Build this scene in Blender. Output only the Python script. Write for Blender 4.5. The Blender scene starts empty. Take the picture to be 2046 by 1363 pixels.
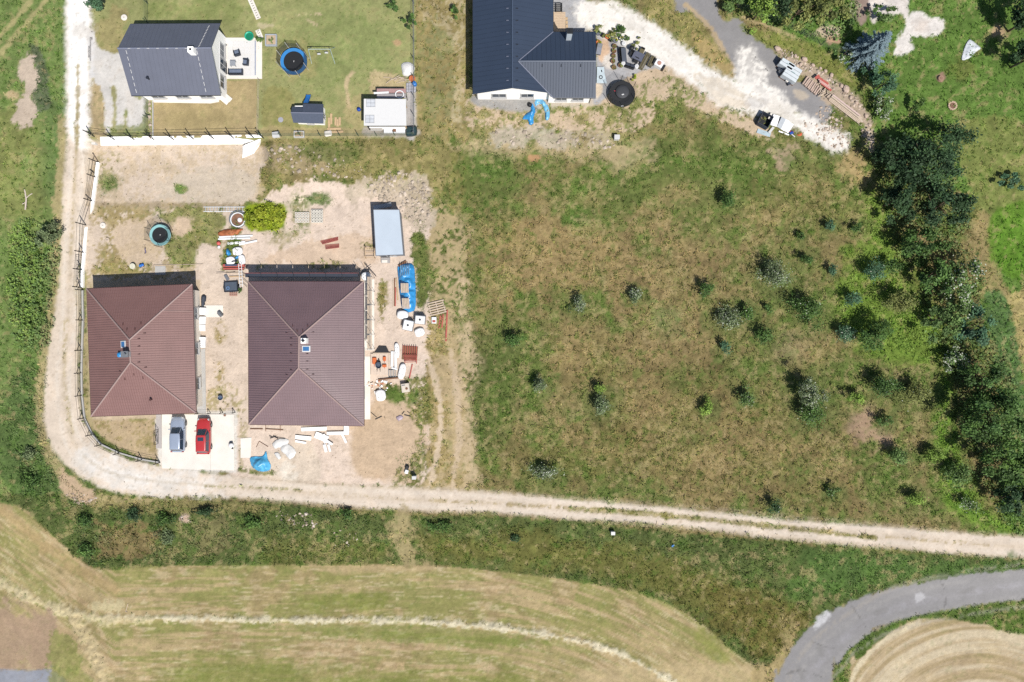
import bpy, math, random
import numpy as np
from mathutils import Vector, Matrix, geometry

R = math.radians
rng = np.random.default_rng(7)
random.seed(7)
scn = bpy.context.scene
col = scn.collection

# ------------------------------------------------------------------ camera, sky, sun, exposure
H = 90.0            # drone height above the lower plots (m)
S = 16.0            # photograph pixels per metre at z = 0
CX, CY = 1023.0, 681.5
cam_d = bpy.data.cameras.new('camera')
cam = bpy.data.objects.new('camera', cam_d)
col.objects.link(cam)
cam.location = (0, 0, H)
cam_d.sensor_width = 36.0
cam_d.lens = 36.0 * H / (2046 / S)
cam_d.clip_start = 1.0
cam_d.clip_end = 3000.0
scn.camera = cam

sun_dir = Vector((0.51, -0.86, 0)).normalized() * math.cos(R(56)) + Vector((0, 0, math.sin(R(56))))
world = bpy.data.worlds.new('World')
scn.world = world
world.use_nodes = True
wn = world.node_tree
sky = wn.nodes.new('ShaderNodeTexSky')
sky.sky_type = 'NISHITA'
sky.sun_disc = False
sky.sun_elevation = R(56)
sky.sun_rotation = math.atan2(sun_dir.x, sun_dir.y)
wn.links.new(sky.outputs[0], wn.nodes['Background'].inputs['Color'])
wn.nodes['Background'].inputs['Strength'].default_value = 0.075
sd_ = bpy.data.lights.new('sun', 'SUN')
sd_.energy = 4.6
sd_.angle = R(0.53)
sd_.color = (1.0, 0.955, 0.89)
sun = bpy.data.objects.new('sun', sd_)
col.objects.link(sun)
sun.rotation_euler = sun_dir.to_track_quat('Z', 'Y').to_euler()
sun.location = (30, -50, 60)
vs = scn.view_settings
vs.view_transform = 'Standard'
vs.look = 'None'
vs.gamma = 1.0
vs.exposure = 0.62
scn.cycles.use_denoising = False
scn.cycles.max_bounces = 6
scn.cycles.diffuse_bounces = 3
scn.cycles.transparent_max_bounces = 12

KEXP = 2.15         # sunlit value seen in the picture / albedo


def lin(c):
    c = c / 255.0
    return c / 12.92 if c <= 0.04045 else ((c + 0.055) / 1.055) ** 2.4


def alb(c):
    """Colour as it looks in full sun in the photograph (0-255) -> base colour."""
    return tuple(min(0.86, lin(v) / KEXP) for v in c)


# ------------------------------------------------------------------ noise and terrain
_tab = np.random.default_rng(11).random((256, 256)).astype(np.float32)


def vn1(x, y, seed):
    xi = np.floor(x).astype(np.int64); yi = np.floor(y).astype(np.int64)
    fx = x - xi; fy = y - yi
    fx = fx * fx * (3 - 2 * fx); fy = fy * fy * (3 - 2 * fy)
    xi = xi + seed * 37; yi = yi + seed * 91
    a = _tab[xi & 255, yi & 255]; b = _tab[(xi + 1) & 255, yi & 255]
    c = _tab[xi & 255, (yi + 1) & 255]; d = _tab[(xi + 1) & 255, (yi + 1) & 255]
    return (a * (1 - fx) + b * fx) * (1 - fy) + (c * (1 - fx) + d * fx) * fy


def vnoise(x, y, scale, seed=0, octv=3):
    """fractal value noise, about -1..1"""
    x = np.asarray(x, dtype=np.float64) / scale; y = np.asarray(y, dtype=np.float64) / scale
    t = 0; a = 1.0; s = 0
    for o in range(octv):
        t = t + a * (vn1(x, y, seed + o * 7) * 2 - 1); s += a
        x = x * 2.03 + 5.3; y = y * 2.03 + 9.1; a *= 0.55
    return t / s * 1.5


def sst(t):
    t = np.clip(t, 0, 1)
    return t * t * (3 - 2 * t)


def Tpx(u, v):
    """macro terrain height; u, v are plan pixels (x * 16 + 1023 ...)"""
    u = np.asarray(u, dtype=np.float64); v = np.asarray(v, dtype=np.float64)
    z = 2.0 * sst((410 - v) / 123)
    zl = 2.0 * sst((540 - v) / 280)                     # lane on the left falls more gently
    kl = sst((192 - u) / 14)
    z = z * (1 - kl) + zl * kl
    cut = ((u > 184) & (v > 287)).astype(float) * sst((560 - u) / 40)   # levelled plot below the white wall
    z = z * (1 - cut)
    zr = 2.0 * sst((520 - v) / 330)
    kr = sst((u - 900) / 160)
    z = z * (1 - kr) + zr * kr
    vb = 1012 + np.clip(u - 800, 0, 3000) * 0.075
    z = z - 1.1 * sst((v - vb - 12) / 105)
    return z


def T(x, y):
    return float(Tpx(CX + x * S, CY - y * S))


def A(px, py, z):
    """world point at absolute height z that the photograph shows at px, py"""
    k = (H - z) / H / S
    return Vector(((px - CX) * k, (CY - py) * k, z))


def W(px, py, h=0.0):
    """ground point whose top at height h shows at px, py"""
    z = 0.0
    for _ in range(6):
        p = A(px, py, z + h)
        z = T(p.x, p.y)
    return Vector((p.x, p.y, z))


# ------------------------------------------------------------------ materials
MATS = {}


def mat(name, rgb, rough=0.7, metal=0.0, var=0.12, scale=3.0, bump=0.0, bscale=20.0, spec=0.4, attr=False,
        transl=0.0, alpha=1.0, coat=0.0):
    if name in MATS:
        return MATS[name]
    m = bpy.data.materials.new(name)
    m.use_nodes = True
    nt = m.node_tree; N = nt.nodes; L = nt.links
    b = N['Principled BSDF']
    out = N['Material Output']
    b.inputs['Roughness'].default_value = rough
    b.inputs['Metallic'].default_value = metal
    b.inputs['Specular IOR Level'].default_value = spec
    b.inputs['Coat Weight'].default_value = coat
    tc = N.new('ShaderNodeTexCoord')
    no = N.new('ShaderNodeTexNoise'); no.inputs['Scale'].default_value = scale; no.inputs['Detail'].default_value = 6
    L.new(tc.outputs['Object'], no.inputs['Vector'])
    mr = N.new('ShaderNodeMapRange')
    mr.inputs['From Min'].default_value = 0.25; mr.inputs['From Max'].default_value = 0.75
    mr.inputs['To Min'].default_value = 1 - var; mr.inputs['To Max'].default_value = 1 + var
    L.new(no.outputs['Fac'], mr.inputs['Value'])
    mx = N.new('ShaderNodeMix'); mx.data_type = 'RGBA'; mx.blend_type = 'MULTIPLY'; mx.inputs[0].default_value = 1.0
    if attr:
        at = N.new('ShaderNodeAttribute'); at.attribute_name = 'Col'
        L.new(at.outputs['Color'], mx.inputs[6])
    else:
        mx.inputs[6].default_value = (*alb(rgb), 1)
    L.new(mr.outputs['Result'], mx.inputs[7])
    L.new(mx.outputs[2], b.inputs['Base Color'])
    if bump:
        n2 = N.new('ShaderNodeTexNoise'); n2.inputs['Scale'].default_value = bscale; n2.inputs['Detail'].default_value = 5
        L.new(tc.outputs['Object'], n2.inputs['Vector'])
        bp = N.new('ShaderNodeBump'); bp.inputs['Strength'].default_value = bump; bp.inputs['Distance'].default_value = 0.05
        L.new(n2.outputs['Fac'], bp.inputs['Height']); L.new(bp.outputs['Normal'], b.inputs['Normal'])
    if transl:
        tr = N.new('ShaderNodeBsdfTranslucent'); L.new(mx.outputs[2], tr.inputs['Color'])
        ms = N.new('ShaderNodeMixShader'); ms.inputs[0].default_value = transl
        L.new(b.outputs[0], ms.inputs[1]); L.new(tr.outputs[0], ms.inputs[2]); L.new(ms.outputs[0], out.inputs['Surface'])
    if alpha < 1:
        tp = N.new('ShaderNodeBsdfTransparent')
        ms = N.new('ShaderNodeMixShader'); ms.inputs[0].default_value = alpha
        L.new(tp.outputs[0], ms.inputs[1]); L.new(b.outputs[0], ms.inputs[2]); L.new(ms.outputs[0], out.inputs['Surface'])
    MATS[name] = m
    return m


def ground_mat(name='ground_cover', amts=(.10, .13, .15), bump=.5, crumbs=.6):
    m = bpy.data.materials.new(name); m.use_nodes = True
    nt = m.node_tree; N = nt.nodes; L = nt.links
    b = N['Principled BSDF']; b.inputs['Roughness'].default_value = 0.97; b.inputs['Specular IOR Level'].default_value = 0.1
    at = N.new('ShaderNodeAttribute'); at.attribute_name = 'Col'
    tc = N.new('ShaderNodeTexCoord')
    cur = at.outputs['Color']
    for sc_, amt in zip((.9, 3.2, 11.0), amts):
        no = N.new('ShaderNodeTexNoise'); no.inputs['Scale'].default_value = sc_; no.inputs['Detail'].default_value = 4
        L.new(tc.outputs['Object'], no.inputs['Vector'])
        mr = N.new('ShaderNodeMapRange'); mr.inputs['From Min'].default_value = 0.28; mr.inputs['From Max'].default_value = 0.72
        mr.inputs['To Min'].default_value = 1 - amt; mr.inputs['To Max'].default_value = 1 + amt
        L.new(no.outputs['Fac'], mr.inputs['Value'])
        mx = N.new('ShaderNodeMix'); mx.data_type = 'RGBA'; mx.blend_type = 'MULTIPLY'; mx.inputs[0].default_value = 1
        L.new(cur, mx.inputs[6]); L.new(mr.outputs['Result'], mx.inputs[7]); cur = mx.outputs[2]
    # small dark crumbs and pale stones
    vo = N.new('ShaderNodeTexVoronoi'); vo.inputs['Scale'].default_value = 1.7
    L.new(tc.outputs['Object'], vo.inputs['Vector'])
    cr = N.new('ShaderNodeMapRange'); cr.inputs['From Min'].default_value = 0.05; cr.inputs['From Max'].default_value = 0.16
    cr.inputs['To Min'].default_value = 0.62; cr.inputs['To Max'].default_value = 1.0
    L.new(vo.outputs['Distance'], cr.inputs['Value'])
    mx = N.new('ShaderNodeMix'); mx.data_type = 'RGBA'; mx.blend_type = 'MULTIPLY'; mx.inputs[0].default_value = crumbs
    L.new(cur, mx.inputs[6]); L.new(cr.outputs['Result'], mx.inputs[7]); cur = mx.outputs[2]
    L.new(cur, b.inputs['Base Color'])
    n2 = N.new('ShaderNodeTexNoise'); n2.inputs['Scale'].default_value = 5.0; n2.inputs['Detail'].default_value = 6
    L.new(tc.outputs['Object'], n2.inputs['Vector'])
    bp = N.new('ShaderNodeBump'); bp.inputs['Strength'].default_value = bump; bp.inputs['Distance'].default_value = 0.12
    L.new(n2.outputs['Fac'], bp.inputs['Height']); L.new(bp.outputs['Normal'], b.inputs['Normal'])
    return m


# ------------------------------------------------------------------ object helpers
ORG = {}


def tag(o, label=None, cat=None, group=None, kind=None):
    if label: o['label'] = label
    if cat: o['category'] = cat
    if group: o['group'] = group
    if kind: o['kind'] = kind
    return o


def thing(name, label, cat, loc, rz=0.0, group=None):
    o = bpy.data.objects.new(name, None)
    o.empty_display_size = 0.3
    col.objects.link(o)
    o.location = loc; o.rotation_euler = (0, 0, rz)
    ORG[o.name] = Vector(loc)
    return tag(o, label, cat, group)


def link(name, me, parent=None, loc=None):
    o = bpy.data.objects.new(name, me)
    col.objects.link(o)
    if parent is not None: o.parent = parent
    if loc is not None: o.location = loc
    return o


def np_mesh(name, V, F, cols=None, smooth=False):
    """V (n,3); F (m,k) index array with constant k"""
    V = np.ascontiguousarray(V, dtype=np.float32); F = np.ascontiguousarray(F, dtype=np.int32)
    me = bpy.data.meshes.new(name)
    n, (m_, k) = len(V), F.shape
    me.vertices.add(n); me.vertices.foreach_set('co', V.ravel())
    me.loops.add(m_ * k); me.loops.foreach_set('vertex_index', F.ravel())
    me.polygons.add(m_)
    me.polygons.foreach_set('loop_start', np.arange(0, m_ * k, k, dtype=np.int32))
    me.polygons.foreach_set('loop_total', np.full(m_, k, dtype=np.int32))
    if smooth: me.polygons.foreach_set('use_smooth', np.ones(m_, dtype=bool))
    me.update(calc_edges=True)
    if cols is not None:
        ca = me.color_attributes.new('Col', 'FLOAT_COLOR', 'POINT')
        c4 = np.ones((n, 4), dtype=np.float32); c4[:, :3] = cols
        ca.data.foreach_set('color', c4.ravel())
    return me


class MB:
    """collects shapes into one mesh"""
    def __init__(s):
        s.v = []; s.f = []

    def add(s, vs_, fs):
        o = len(s.v)
        s.v += [Vector(p) for p in vs_]
        s.f += [tuple(i + o for i in f) for f in fs]
        return s

    def box(s, c, d, rz=0.0, bev=0.0, rx=0.0, ry=0.0):
        hx, hy, hz = d[0] / 2, d[1] / 2, d[2] / 2
        M = Matrix.Translation(c) @ Matrix.Rotation(rz, 4, 'Z') @ Matrix.Rotation(ry, 4, 'Y') @ Matrix.Rotation(rx, 4, 'X')
        if bev <= 0:
            p = [M @ Vector((x * hx, y * hy, z * hz)) for z in (-1, 1) for x, y in ((-1, -1), (1, -1), (1, 1), (-1, 1))]
            return s.add(p, [(3, 2, 1, 0), (4, 5, 6, 7), (0, 1, 5, 4), (1, 2, 6, 5), (2, 3, 7, 6), (3, 0, 4, 7)])
        b = min(bev, hx * .9, hy * .9, hz * .9)
        rings = []
        for z, i in ((-hz, b), (-hz + b, 0), (hz - b, 0), (hz, b)):
            X, Y = hx - i, hy - i
            rings.append([M @ Vector(q) for q in ((-X, -Y + b, z), (-X + b, -Y, z), (X - b, -Y, z), (X, -Y + b, z),
                                                  (X, Y - b, z), (X - b, Y, z), (-X + b, Y, z), (-X, Y - b, z))])
        return s.loft(rings, True)

    def loft(s, rings, caps=True):
        n = len(rings[0]); o = 0
        vs_ = [p for r in rings for p in r]; fs = []
        for i in range(len(rings) - 1):
            for j in range(n):
                k = (j + 1) % n
                fs.append((i * n + j, i * n + k, (i + 1) * n + k, (i + 1) * n + j))
        if caps:
            fs.append(tuple(range(n - 1, -1, -1))); q = (len(rings) - 1) * n
            fs.append(tuple(range(q, q + n)))
        return s.add(vs_, fs)

    def tube(s, p0, p1, r, n=6, r2=None):
        p0 = Vector(p0); p1 = Vector(p1); d = p1 - p0
        if d.length < 1e-6: return s
        q = d.to_track_quat('Z', 'Y')
        r2 = r if r2 is None else r2
        rings = [[p + q @ Vector((math.cos(a) * rr, math.sin(a) * rr, 0)) for a in [2 * math.pi * i / n for i in range(n)]]
                 for p, rr in ((p0, r), (p1, r2))]
        return s.loft(rings, True)

    def path(s, pts, r, n=6):
        for a, b in zip(pts[:-1], pts[1:]): s.tube(a, b, r, n)
        return s

    def cyl(s, c, r, h, n=20, r2=None):
        c = Vector(c)
        return s.tube(c, c + Vector((0, 0, h)), r, n, r2)

    def lathe(s, c, prof, n=24):
        c = Vector(c)
        rings = [[c + Vector((math.cos(a) * r, math.sin(a) * r, z)) for a in [2 * math.pi * i / n for i in range(n)]] for r, z in prof]
        return s.loft(rings, True)

    def ring(s, c, r0, r1, z0, z1, n=28):
        """annulus with thickness"""
        c = Vector(c); vs_ = []; fs = []
        for i in range(n):
            a = 2 * math.pi * i / n; ca, sa = math.cos(a), math.sin(a)
            vs_ += [c + Vector((ca * r0, sa * r0, z0)), c + Vector((ca * r1, sa * r1, z0)), c + Vector((ca * r1, sa * r1, z1)), c + Vector((ca * r0, sa * r0, z1))]
        for i in range(n):
            j = (i + 1) % n
            for k in range(4):
                l = (k + 1) % 4
                fs.append((i * 4 + k, j * 4 + k, j * 4 + l, i * 4 + l))
        return s.add(vs_, fs)

    def prism(s, pts, z0, z1):
        """pts 2D counter-clockwise outline extruded"""
        n = len(pts)
        vs_ = [(p[0], p[1], z0) for p in pts] + [(p[0], p[1], z1) for p in pts]
        fs = [tuple(range(n - 1, -1, -1)), tuple(range(n, 2 * n))] + [(i, (i + 1) % n, n + (i + 1) % n, n + i) for i in range(n)]
        return s.add(vs_, fs)

    def slab(s, pts, t):
        """planar 3D polygon thickened downwards by t"""
        n = len(pts)
        vs_ = [Vector(p) for p in pts] + [Vector(p) - Vector((0, 0, t)) for p in pts]
        fs = [tuple(range(n)), tuple(range(2 * n - 1, n - 1, -1))] + [(i, n + i, n + (i + 1) % n, (i + 1) % n) for i in range(n)]
        return s.add(vs_, fs)

    def build(s, name, m, parent=None, world=False, smooth=False):
        o = Vector((0, 0, 0))
        if world and parent is not None:
            q = parent
            while q is not None:
                o = o + ORG.get(q.name, Vector((0, 0, 0))); q = q.parent
        me = bpy.data.meshes.new(name)
        me.from_pydata([tuple(p - o) for p in s.v], [], s.f)
        if smooth:
            me.polygons.foreach_set('use_smooth', [True] * len(me.polygons))
        me.materials.append(m)
        me.update()
        return link(name, me, parent)


def copy_tree(o, parent=None):
    c = o.copy(); col.objects.link(c)
    if parent is not None: c.parent = parent
    for ch in list(o.children):
        copy_tree(ch, c)
    return c

# ------------------------------------------------------------------ ground sheet: grid
def axis(lo, hi, step, far):
    a = list(np.arange(lo, hi + step, step))
    d = step
    while a[-1] < far: d *= 1.35; a.append(a[-1] + d)
    d = step
    while a[0] > CX - (far - CX): d *= 1.35; a.insert(0, a[0] - d)
    return np.array(a)


STEP = 2.9
gu = axis(-150, 2200, STEP, 14000)
gv = axis(-130, 1500, STEP, 14000)
GU, GV = np.meshgrid(gu, gv)             # plan pixels
GZ = Tpx(GU, GV)
persp = H / (H - GZ)
U = CX + (GU - CX) * persp               # where the photograph shows each point
V = CY + (GV - CY) * persp
NV, NU = GU.shape
C = np.zeros((NV, NU, 3)); G = np.zeros((NV, NU)); HT = np.zeros((NV, NU))
w1 = vnoise(U, V, 26, 3, 4); w2 = vnoise(U, V, 26, 23, 4)
fine = vnoise(U, V, 7, 41, 3); mid = vnoise(U, V, 46, 51, 3); big = vnoise(U, V, 170, 61, 3); speck = vnoise(U, V, 4.5, 77, 2)
MASK = {}


def cr(pts, closed, n=6):
    """Catmull-Rom resampling"""
    P = [np.array(p, float) for p in pts]; k = len(P); o = []
    rngs = range(k) if closed else range(k - 1)
    for i in rngs:
        if closed: a, b, c, d = P[i - 1], P[i], P[(i + 1) % k], P[(i + 2) % k]
        else: a, b, c, d = P[max(i - 1, 0)], P[i], P[i + 1], P[min(i + 2, k - 1)]
        for j in range(n):
            t = j / n
            o.append(0.5 * ((2 * b) + (c - a) * t + (2 * a - 5 * b + 4 * c - d) * t * t + (3 * b - a - 3 * c + d) * t ** 3))
    if not closed: o.append(P[-1])
    return np.array(o)


def seg_dist(X, Y, P, closed):
    d2 = np.full(X.shape, 1e18); ins = np.zeros(X.shape, bool)
    k = len(P)
    for i in range(k if closed else k - 1):
        a = P[i]; b = P[(i + 1) % k]
        ex, ey = b[0] - a[0], b[1] - a[1]
        wx, wy = X - a[0], Y - a[1]
        t = np.clip((wx * ex + wy * ey) / (ex * ex + ey * ey + 1e-9), 0, 1)
        dx, dy = wx - ex * t, wy - ey * t
        d2 = np.minimum(d2, dx * dx + dy * dy)
        if closed:
            c1 = (a[1] <= Y) != (b[1] <= Y)
            with np.errstate(divide='ignore', invalid='ignore'):
                xin = a[0] + (Y - a[1]) * ex / (ey if abs(ey) > 1e-9 else 1e-9)
            ins ^= c1 & (X < xin)
    d = np.sqrt(d2)
    return np.where(ins, -d, d) if closed else d


def apply(sl, sd, c, feather, rag, op, g, ht, patch, name, jit):
    if rag >= 10:                          # vegetation patches: broad, broken transitions
        sd = sd + rag * (1.2 * mid[sl] + 1.1 * w1[sl] + .8 * fine[sl]); feather = feather * 1.6
    else:
        sd = sd + rag * (0.75 * w1[sl] + 0.7 * fine[sl] + .45 * speck[sl])
    m = sst((feather - sd) / (2 * feather))
    if name: MASK[name] = np.maximum(MASK.get(name, np.zeros((NV, NU))), 0)
    if name: MASK[name][sl] = np.maximum(MASK[name][sl], m)
    m = m * op
    if patch is not None:                 # only in noisy patches: (threshold, softness, scale index)
        f = {0: fine * .7 + speck * .5, 1: w1 * .7 + fine * .4 + speck * .55, 2: mid, 3: big, 4: speck}[patch[2]][sl]
        m = m * sst((f - patch[0]) / patch[1] + 0.5)
    cc = np.array(c, float)
    cc = np.array([lin(v) for v in cc]) / KEXP
    C[sl] = C[sl] * (1 - m[..., None]) + (cc * (1 + jit * mid[sl][..., None])) * m[..., None]
    if g is not None: G[sl] = G[sl] * (1 - m) + g * m
    if ht is not None: HT[sl] = HT[sl] * (1 - m) + ht * m


def bbox(P, pad):
    x0, x1, y0, y1 = P[:, 0].min() - pad, P[:, 0].max() + pad, P[:, 1].min() - pad, P[:, 1].max() + pad
    i0 = max(0, np.searchsorted(gu, CX + (x0 - CX) * .95 - 8) if x0 < CX else np.searchsorted(gu, CX + (x0 - CX) * .95 - 8)); i1 = np.searchsorted(gu, x1 + 60)
    if x0 < CX: i0 = max(0, np.searchsorted(gu, x0 - 60))
    j0 = max(0, np.searchsorted(gv, y0 - 60)); j1 = np.searchsorted(gv, y1 + 60)
    return (slice(j0, j1), slice(i0, i1))


def poly(pts, c, feather=3, rag=5, op=1, g=None, ht=None, smooth=True, patch=None, name=None, jit=0.06):
    P = cr(pts, True) if smooth else np.array(pts, float)
    sl = bbox(P, feather + rag * 2 + 4)
    apply(sl, seg_dist(U[sl], V[sl], P, True), c, feather, rag, op, g, ht, patch, name, jit)


def stroke(pts, w, c, feather=2.5, rag=3, op=1, g=None, ht=None, patch=None, name=None, jit=0.06):
    P = cr(pts, False)
    sl = bbox(P, w + feather + rag * 2 + 4)
    apply(sl, seg_dist(U[sl], V[sl], P, False) - w / 2, c, feather, rag, op, g, ht, patch, name, jit)


def blob(x, y, rx, ry, c, ang=0, **k):
    pts = [(x + rx * math.cos(a) * math.cos(R(ang)) - ry * math.sin(a) * math.sin(R(ang)),
            y + rx * math.cos(a) * math.sin(R(ang)) + ry * math.sin(a) * math.cos(R(ang))) for a in [i * math.pi / 5 for i in range(10)]]
    k.setdefault('rag', min(rx, ry) * 0.45); k.setdefault('feather', min(rx, ry) * 0.35)
    poly(pts, c, **k)


def L3(c): return np.array([lin(v) for v in c]) / KEXP


SHRUBS = [(1158, 606, 15), (1028, 680, 20), (1079, 770, 15), (1200, 800, 22), (1087, 944, 20), (1272, 591, 12), (1457, 401, 15), (1413, 578, 13), (1548, 548, 24), (1612, 519, 12), (1597, 473, 8), (1658, 450, 10), (1713, 456, 10), (1662, 543, 9), (1455, 636, 26), (1492, 625, 15), (1528, 672, 17), (1447, 692, 10), (1534, 614, 9), (1618, 620, 28), (1618, 800, 36), (1494, 795, 14), (1410, 816, 13), (1712, 797, 12), (1763, 770, 24), (1830, 788, 24), (1768, 842, 12), (1800, 912, 17), (1868, 912, 16), (1547, 1012, 12), (1828, 999, 16), (1662, 982, 11)]

# ---- base meadow
tt = sst(0.52 + 0.75 * mid + 0.55 * w1 + 0.45 * big)[..., None]
C[:] = L3((154, 140, 98)) * (1 - tt) + L3((112, 127, 69)) * tt
G[:] = 1.0; HT[:] = 1.0
# left field
poly([(-400, -400), (132, -400), (134, 250), (124, 440), (104, 640), (80, 800), (90, 900), (160, 990), (60, 1040), (-400, 1000)], (126, 146, 86), g=.75, ht=.7, rag=8)
blob(20, 330, 60, 120, (160, 160, 100), op=.6)
blob(110, 300, 25, 100, (110, 135, 82), op=.5)
blob(40, 640, 40, 120, (112, 138, 74), op=.6)
poly([(20, 780), (90, 720), (100, 860), (130, 930), (180, 980), (60, 1010), (-20, 900)], (100, 124, 72), op=.8, g=1, ht=1.1)
stroke([(-60, 130), (0, 72), (62, 0), (110, -60)], 9, (188, 178, 128), g=.3, op=.85)
stroke([(-60, 165), (0, 108), (45, 55), (92, 0), (140, -60)], 9, (188, 178, 128), g=.3, op=.85)
poly([(60, 95), (85, 105), (98, 160), (100, 215), (70, 222), (62, 180), (72, 150)], (108, 118, 92), g=1, ht=1.3, op=.9)
poly([(55, 112), (68, 112), (72, 130), (78, 170), (65, 195), (75, 232), (50, 255), (26, 240), (40, 200), (48, 170), (35, 150), (42, 130)], (216, 198, 178), g=.06, rag=7)
blob(24, 190, 14, 8, (200, 180, 140), g=.4)
# right-hand garden and field beyond the tree belt
poly([(1440, -20), (1500, 10), (1560, 70), (1640, 100), (1700, 145), (1745, 195), (1760, 280), (1950, 420), (1960, 620), (2010, 760), (2040, 1080), (2500, 1100), (2500, -400), (1430, -400)], (108, 138, 68), g=.8, ht=.7, rag=6)
poly([(1900, 250), (2046, 250), (2046, 420), (1960, 470), (1940, 380)], (150, 150, 92), op=.6)
poly([(1948, 440), (1975, 430), (1990, 500), (1998, 560), (2030, 600), (2060, 720), (2045, 740), (2010, 640), (1985, 590), (1960, 590)], (172, 154, 110), g=.6, rag=8, feather=5, op=.85)
poly([(1990, 420), (2200, 400), (2200, 575), (2008, 550)], (108, 150, 54), g=.8, ht=.6, feather=5, rag=5, op=.85)
poly([(2012, 590), (2200, 580), (2200, 780), (2042, 720)], (186, 172, 118), g=.7, rag=7)
poly([(1965, 590), (2010, 600), (2040, 730), (2048, 900), (2000, 740)], (104, 132, 80), g=1, ht=1.1)
blob(1995, 65, 20, 15, (190, 165, 130), g=.3)
blob(1920, 140, 30, 20, (140, 140, 80), op=.5)
blob(1880, 155, 9, 9, (170, 140, 120), g=0)
# meadow variation
blob(1450, 340, 260, 70, (112, 128, 70), op=.75)
blob(1600, 420, 140, 60, (132, 130, 80), op=.6)
poly([(1215, 520), (1420, 520), (1480, 640), (1400, 760), (1260, 700), (1225, 620)], (156, 138, 98), op=.7, rag=18, feather=14)
poly([(1240, 760), (1500, 760), (1680, 860), (1700, 1010), (1500, 1000), (1250, 960)], (148, 132, 90), op=.65, rag=26, feather=20)
poly([(1210, 278), (1260, 272), (1300, 300), (1285, 335), (1225, 348)], (198, 180, 142), g=.4, rag=16, feather=10, op=.8)
poly([(1690, 320), (1715, 315), (1735, 350), (1715, 372), (1690, 360)], (194, 170, 124), g=.5, rag=16, feather=8, op=.85)
blob(1572, 310, 9, 20, (192, 170, 142), g=.4, ang=15, rag=12, op=.8)
blob(1545, 300, 9, 7, (192, 170, 142), g=.4, rag=12, op=.8)
poly([(1735, 385), (1775, 430), (1800, 500), (1840, 580), (1880, 660), (1895, 740), (1830, 730), (1750, 720), (1680, 660), (1650, 600), (1700, 520), (1730, 460)], (130, 156, 72), g=1, ht=1.1, rag=16, feather=12)
poly([(1890, 740), (1910, 850), (1930, 940), (1960, 1010), (2040, 1055), (1960, 1060), (1880, 1000), (1860, 900), (1870, 800)], (126, 158, 68), g=1, ht=1.1, rag=12, feather=10)
poly([(1700, 850), (1735, 800), (1760, 850), (1790, 880), (1760, 900), (1710, 870)], (178, 152, 126), g=.4, rag=14, feather=8)
blob(1330, 640, 40, 30, (128, 142, 88), op=.8, ang=30)
blob(1580, 690, 40, 30, (158, 146, 112), op=.6)
# the empty plot
poly([(930, 300), (1010, 310), (1020, 400), (960, 470), (928, 440)], (104, 122, 66), op=.8, rag=16, feather=12)
poly([(1150, 350), (1260, 340), (1260, 420), (1180, 470), (1120, 440)], (106, 122, 66), op=.7, rag=16, feather=12)
poly([(940, 480), (1080, 450), (1200, 440), (1210, 560), (1100, 590), (950, 570)], (168, 148, 104), op=.75, rag=24, feather=18, g=.8)
poly([(935, 660), (1020, 640), (1070, 700), (1050, 800), (1000, 900), (935, 930)], (108, 120, 68), op=.75, rag=24, feather=16)
poly([(1080, 670), (1220, 680), (1230, 760), (1130, 760)], (146, 134, 88), op=.6, rag=20, feather=14)
poly([(1000, 900), (1240, 840), (1240, 960), (950, 940)], (132, 124, 78), op=.6, rag=20, feather=14)
stroke([(940, 296), (1080, 300), (1215, 310)], 26, (196, 178, 140), g=.45, rag=14, op=.7, feather=8)
blob(1065, 316, 14, 9, (195, 155, 115), g=0)
blob(1150, 440, 26, 14, (96, 122, 62), op=.8)
# dry and bare patches through the meadow
for x_, y_, rx_, ry_, an in ((965, 440, 40, 60, 0), (1010, 520, 60, 34, 10), (1120, 500, 70, 50, -15), (1180, 400, 36, 20, 0), (960, 620, 26, 50, 10), (1150, 700, 60, 34, 0), (1100, 860, 70, 30, 0), (1190, 900, 40, 30, 0), (1320, 470, 70, 30, 20), (1300, 560, 50, 60, 0), (1380, 660, 46, 30, 0), (1300, 820, 60, 34, 15), (1420, 920, 80, 30, 0), (1560, 900, 70, 30, 10), (1660, 930, 60, 34, 0), (1520, 440, 60, 24, 0), (1640, 380, 50, 24, 20), (1290, 700, 36, 24, 0), (1640, 700, 50, 30, 0), (1350, 380, 46, 22, 0)):
    blob(x_, y_, rx_, ry_, (182, 160, 116), ang=an, op=.55, rag=max(14, ry_ * .6), feather=12, patch=(-.2, .6, 1))
for x_, y_, rx_, ry_ in ((985, 350, 46, 40), (1190, 430, 40, 26), (960, 540, 18, 60), (1000, 760, 46, 60), (960, 880, 26, 40), (1120, 600, 34, 22), (1330, 330, 80, 34), (1480, 330, 90, 40), (1400, 450, 44, 26), (1480, 740, 40, 24), (1370, 760, 34, 24), (1580, 580, 60, 40), (1700, 740, 60, 40), (1380, 870, 30, 24), (1600, 940, 30, 20), (1780, 960, 50, 30)):
    blob(x_, y_, rx_, ry_, (98, 122, 60), op=.6, rag=max(14, ry_ * .6), feather=12, patch=(-.35, .6, 1))
# greener growth round the scattered shrubs
for x_, y_, r_ in SHRUBS:
    blob(x_ + 2, y_ + 4, r_ * 1.9, r_ * 1.7, (116, 129, 75), op=.7, g=1, ht=1.3, rag=max(10, r_ * .6), feather=r_ * .5)
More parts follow.
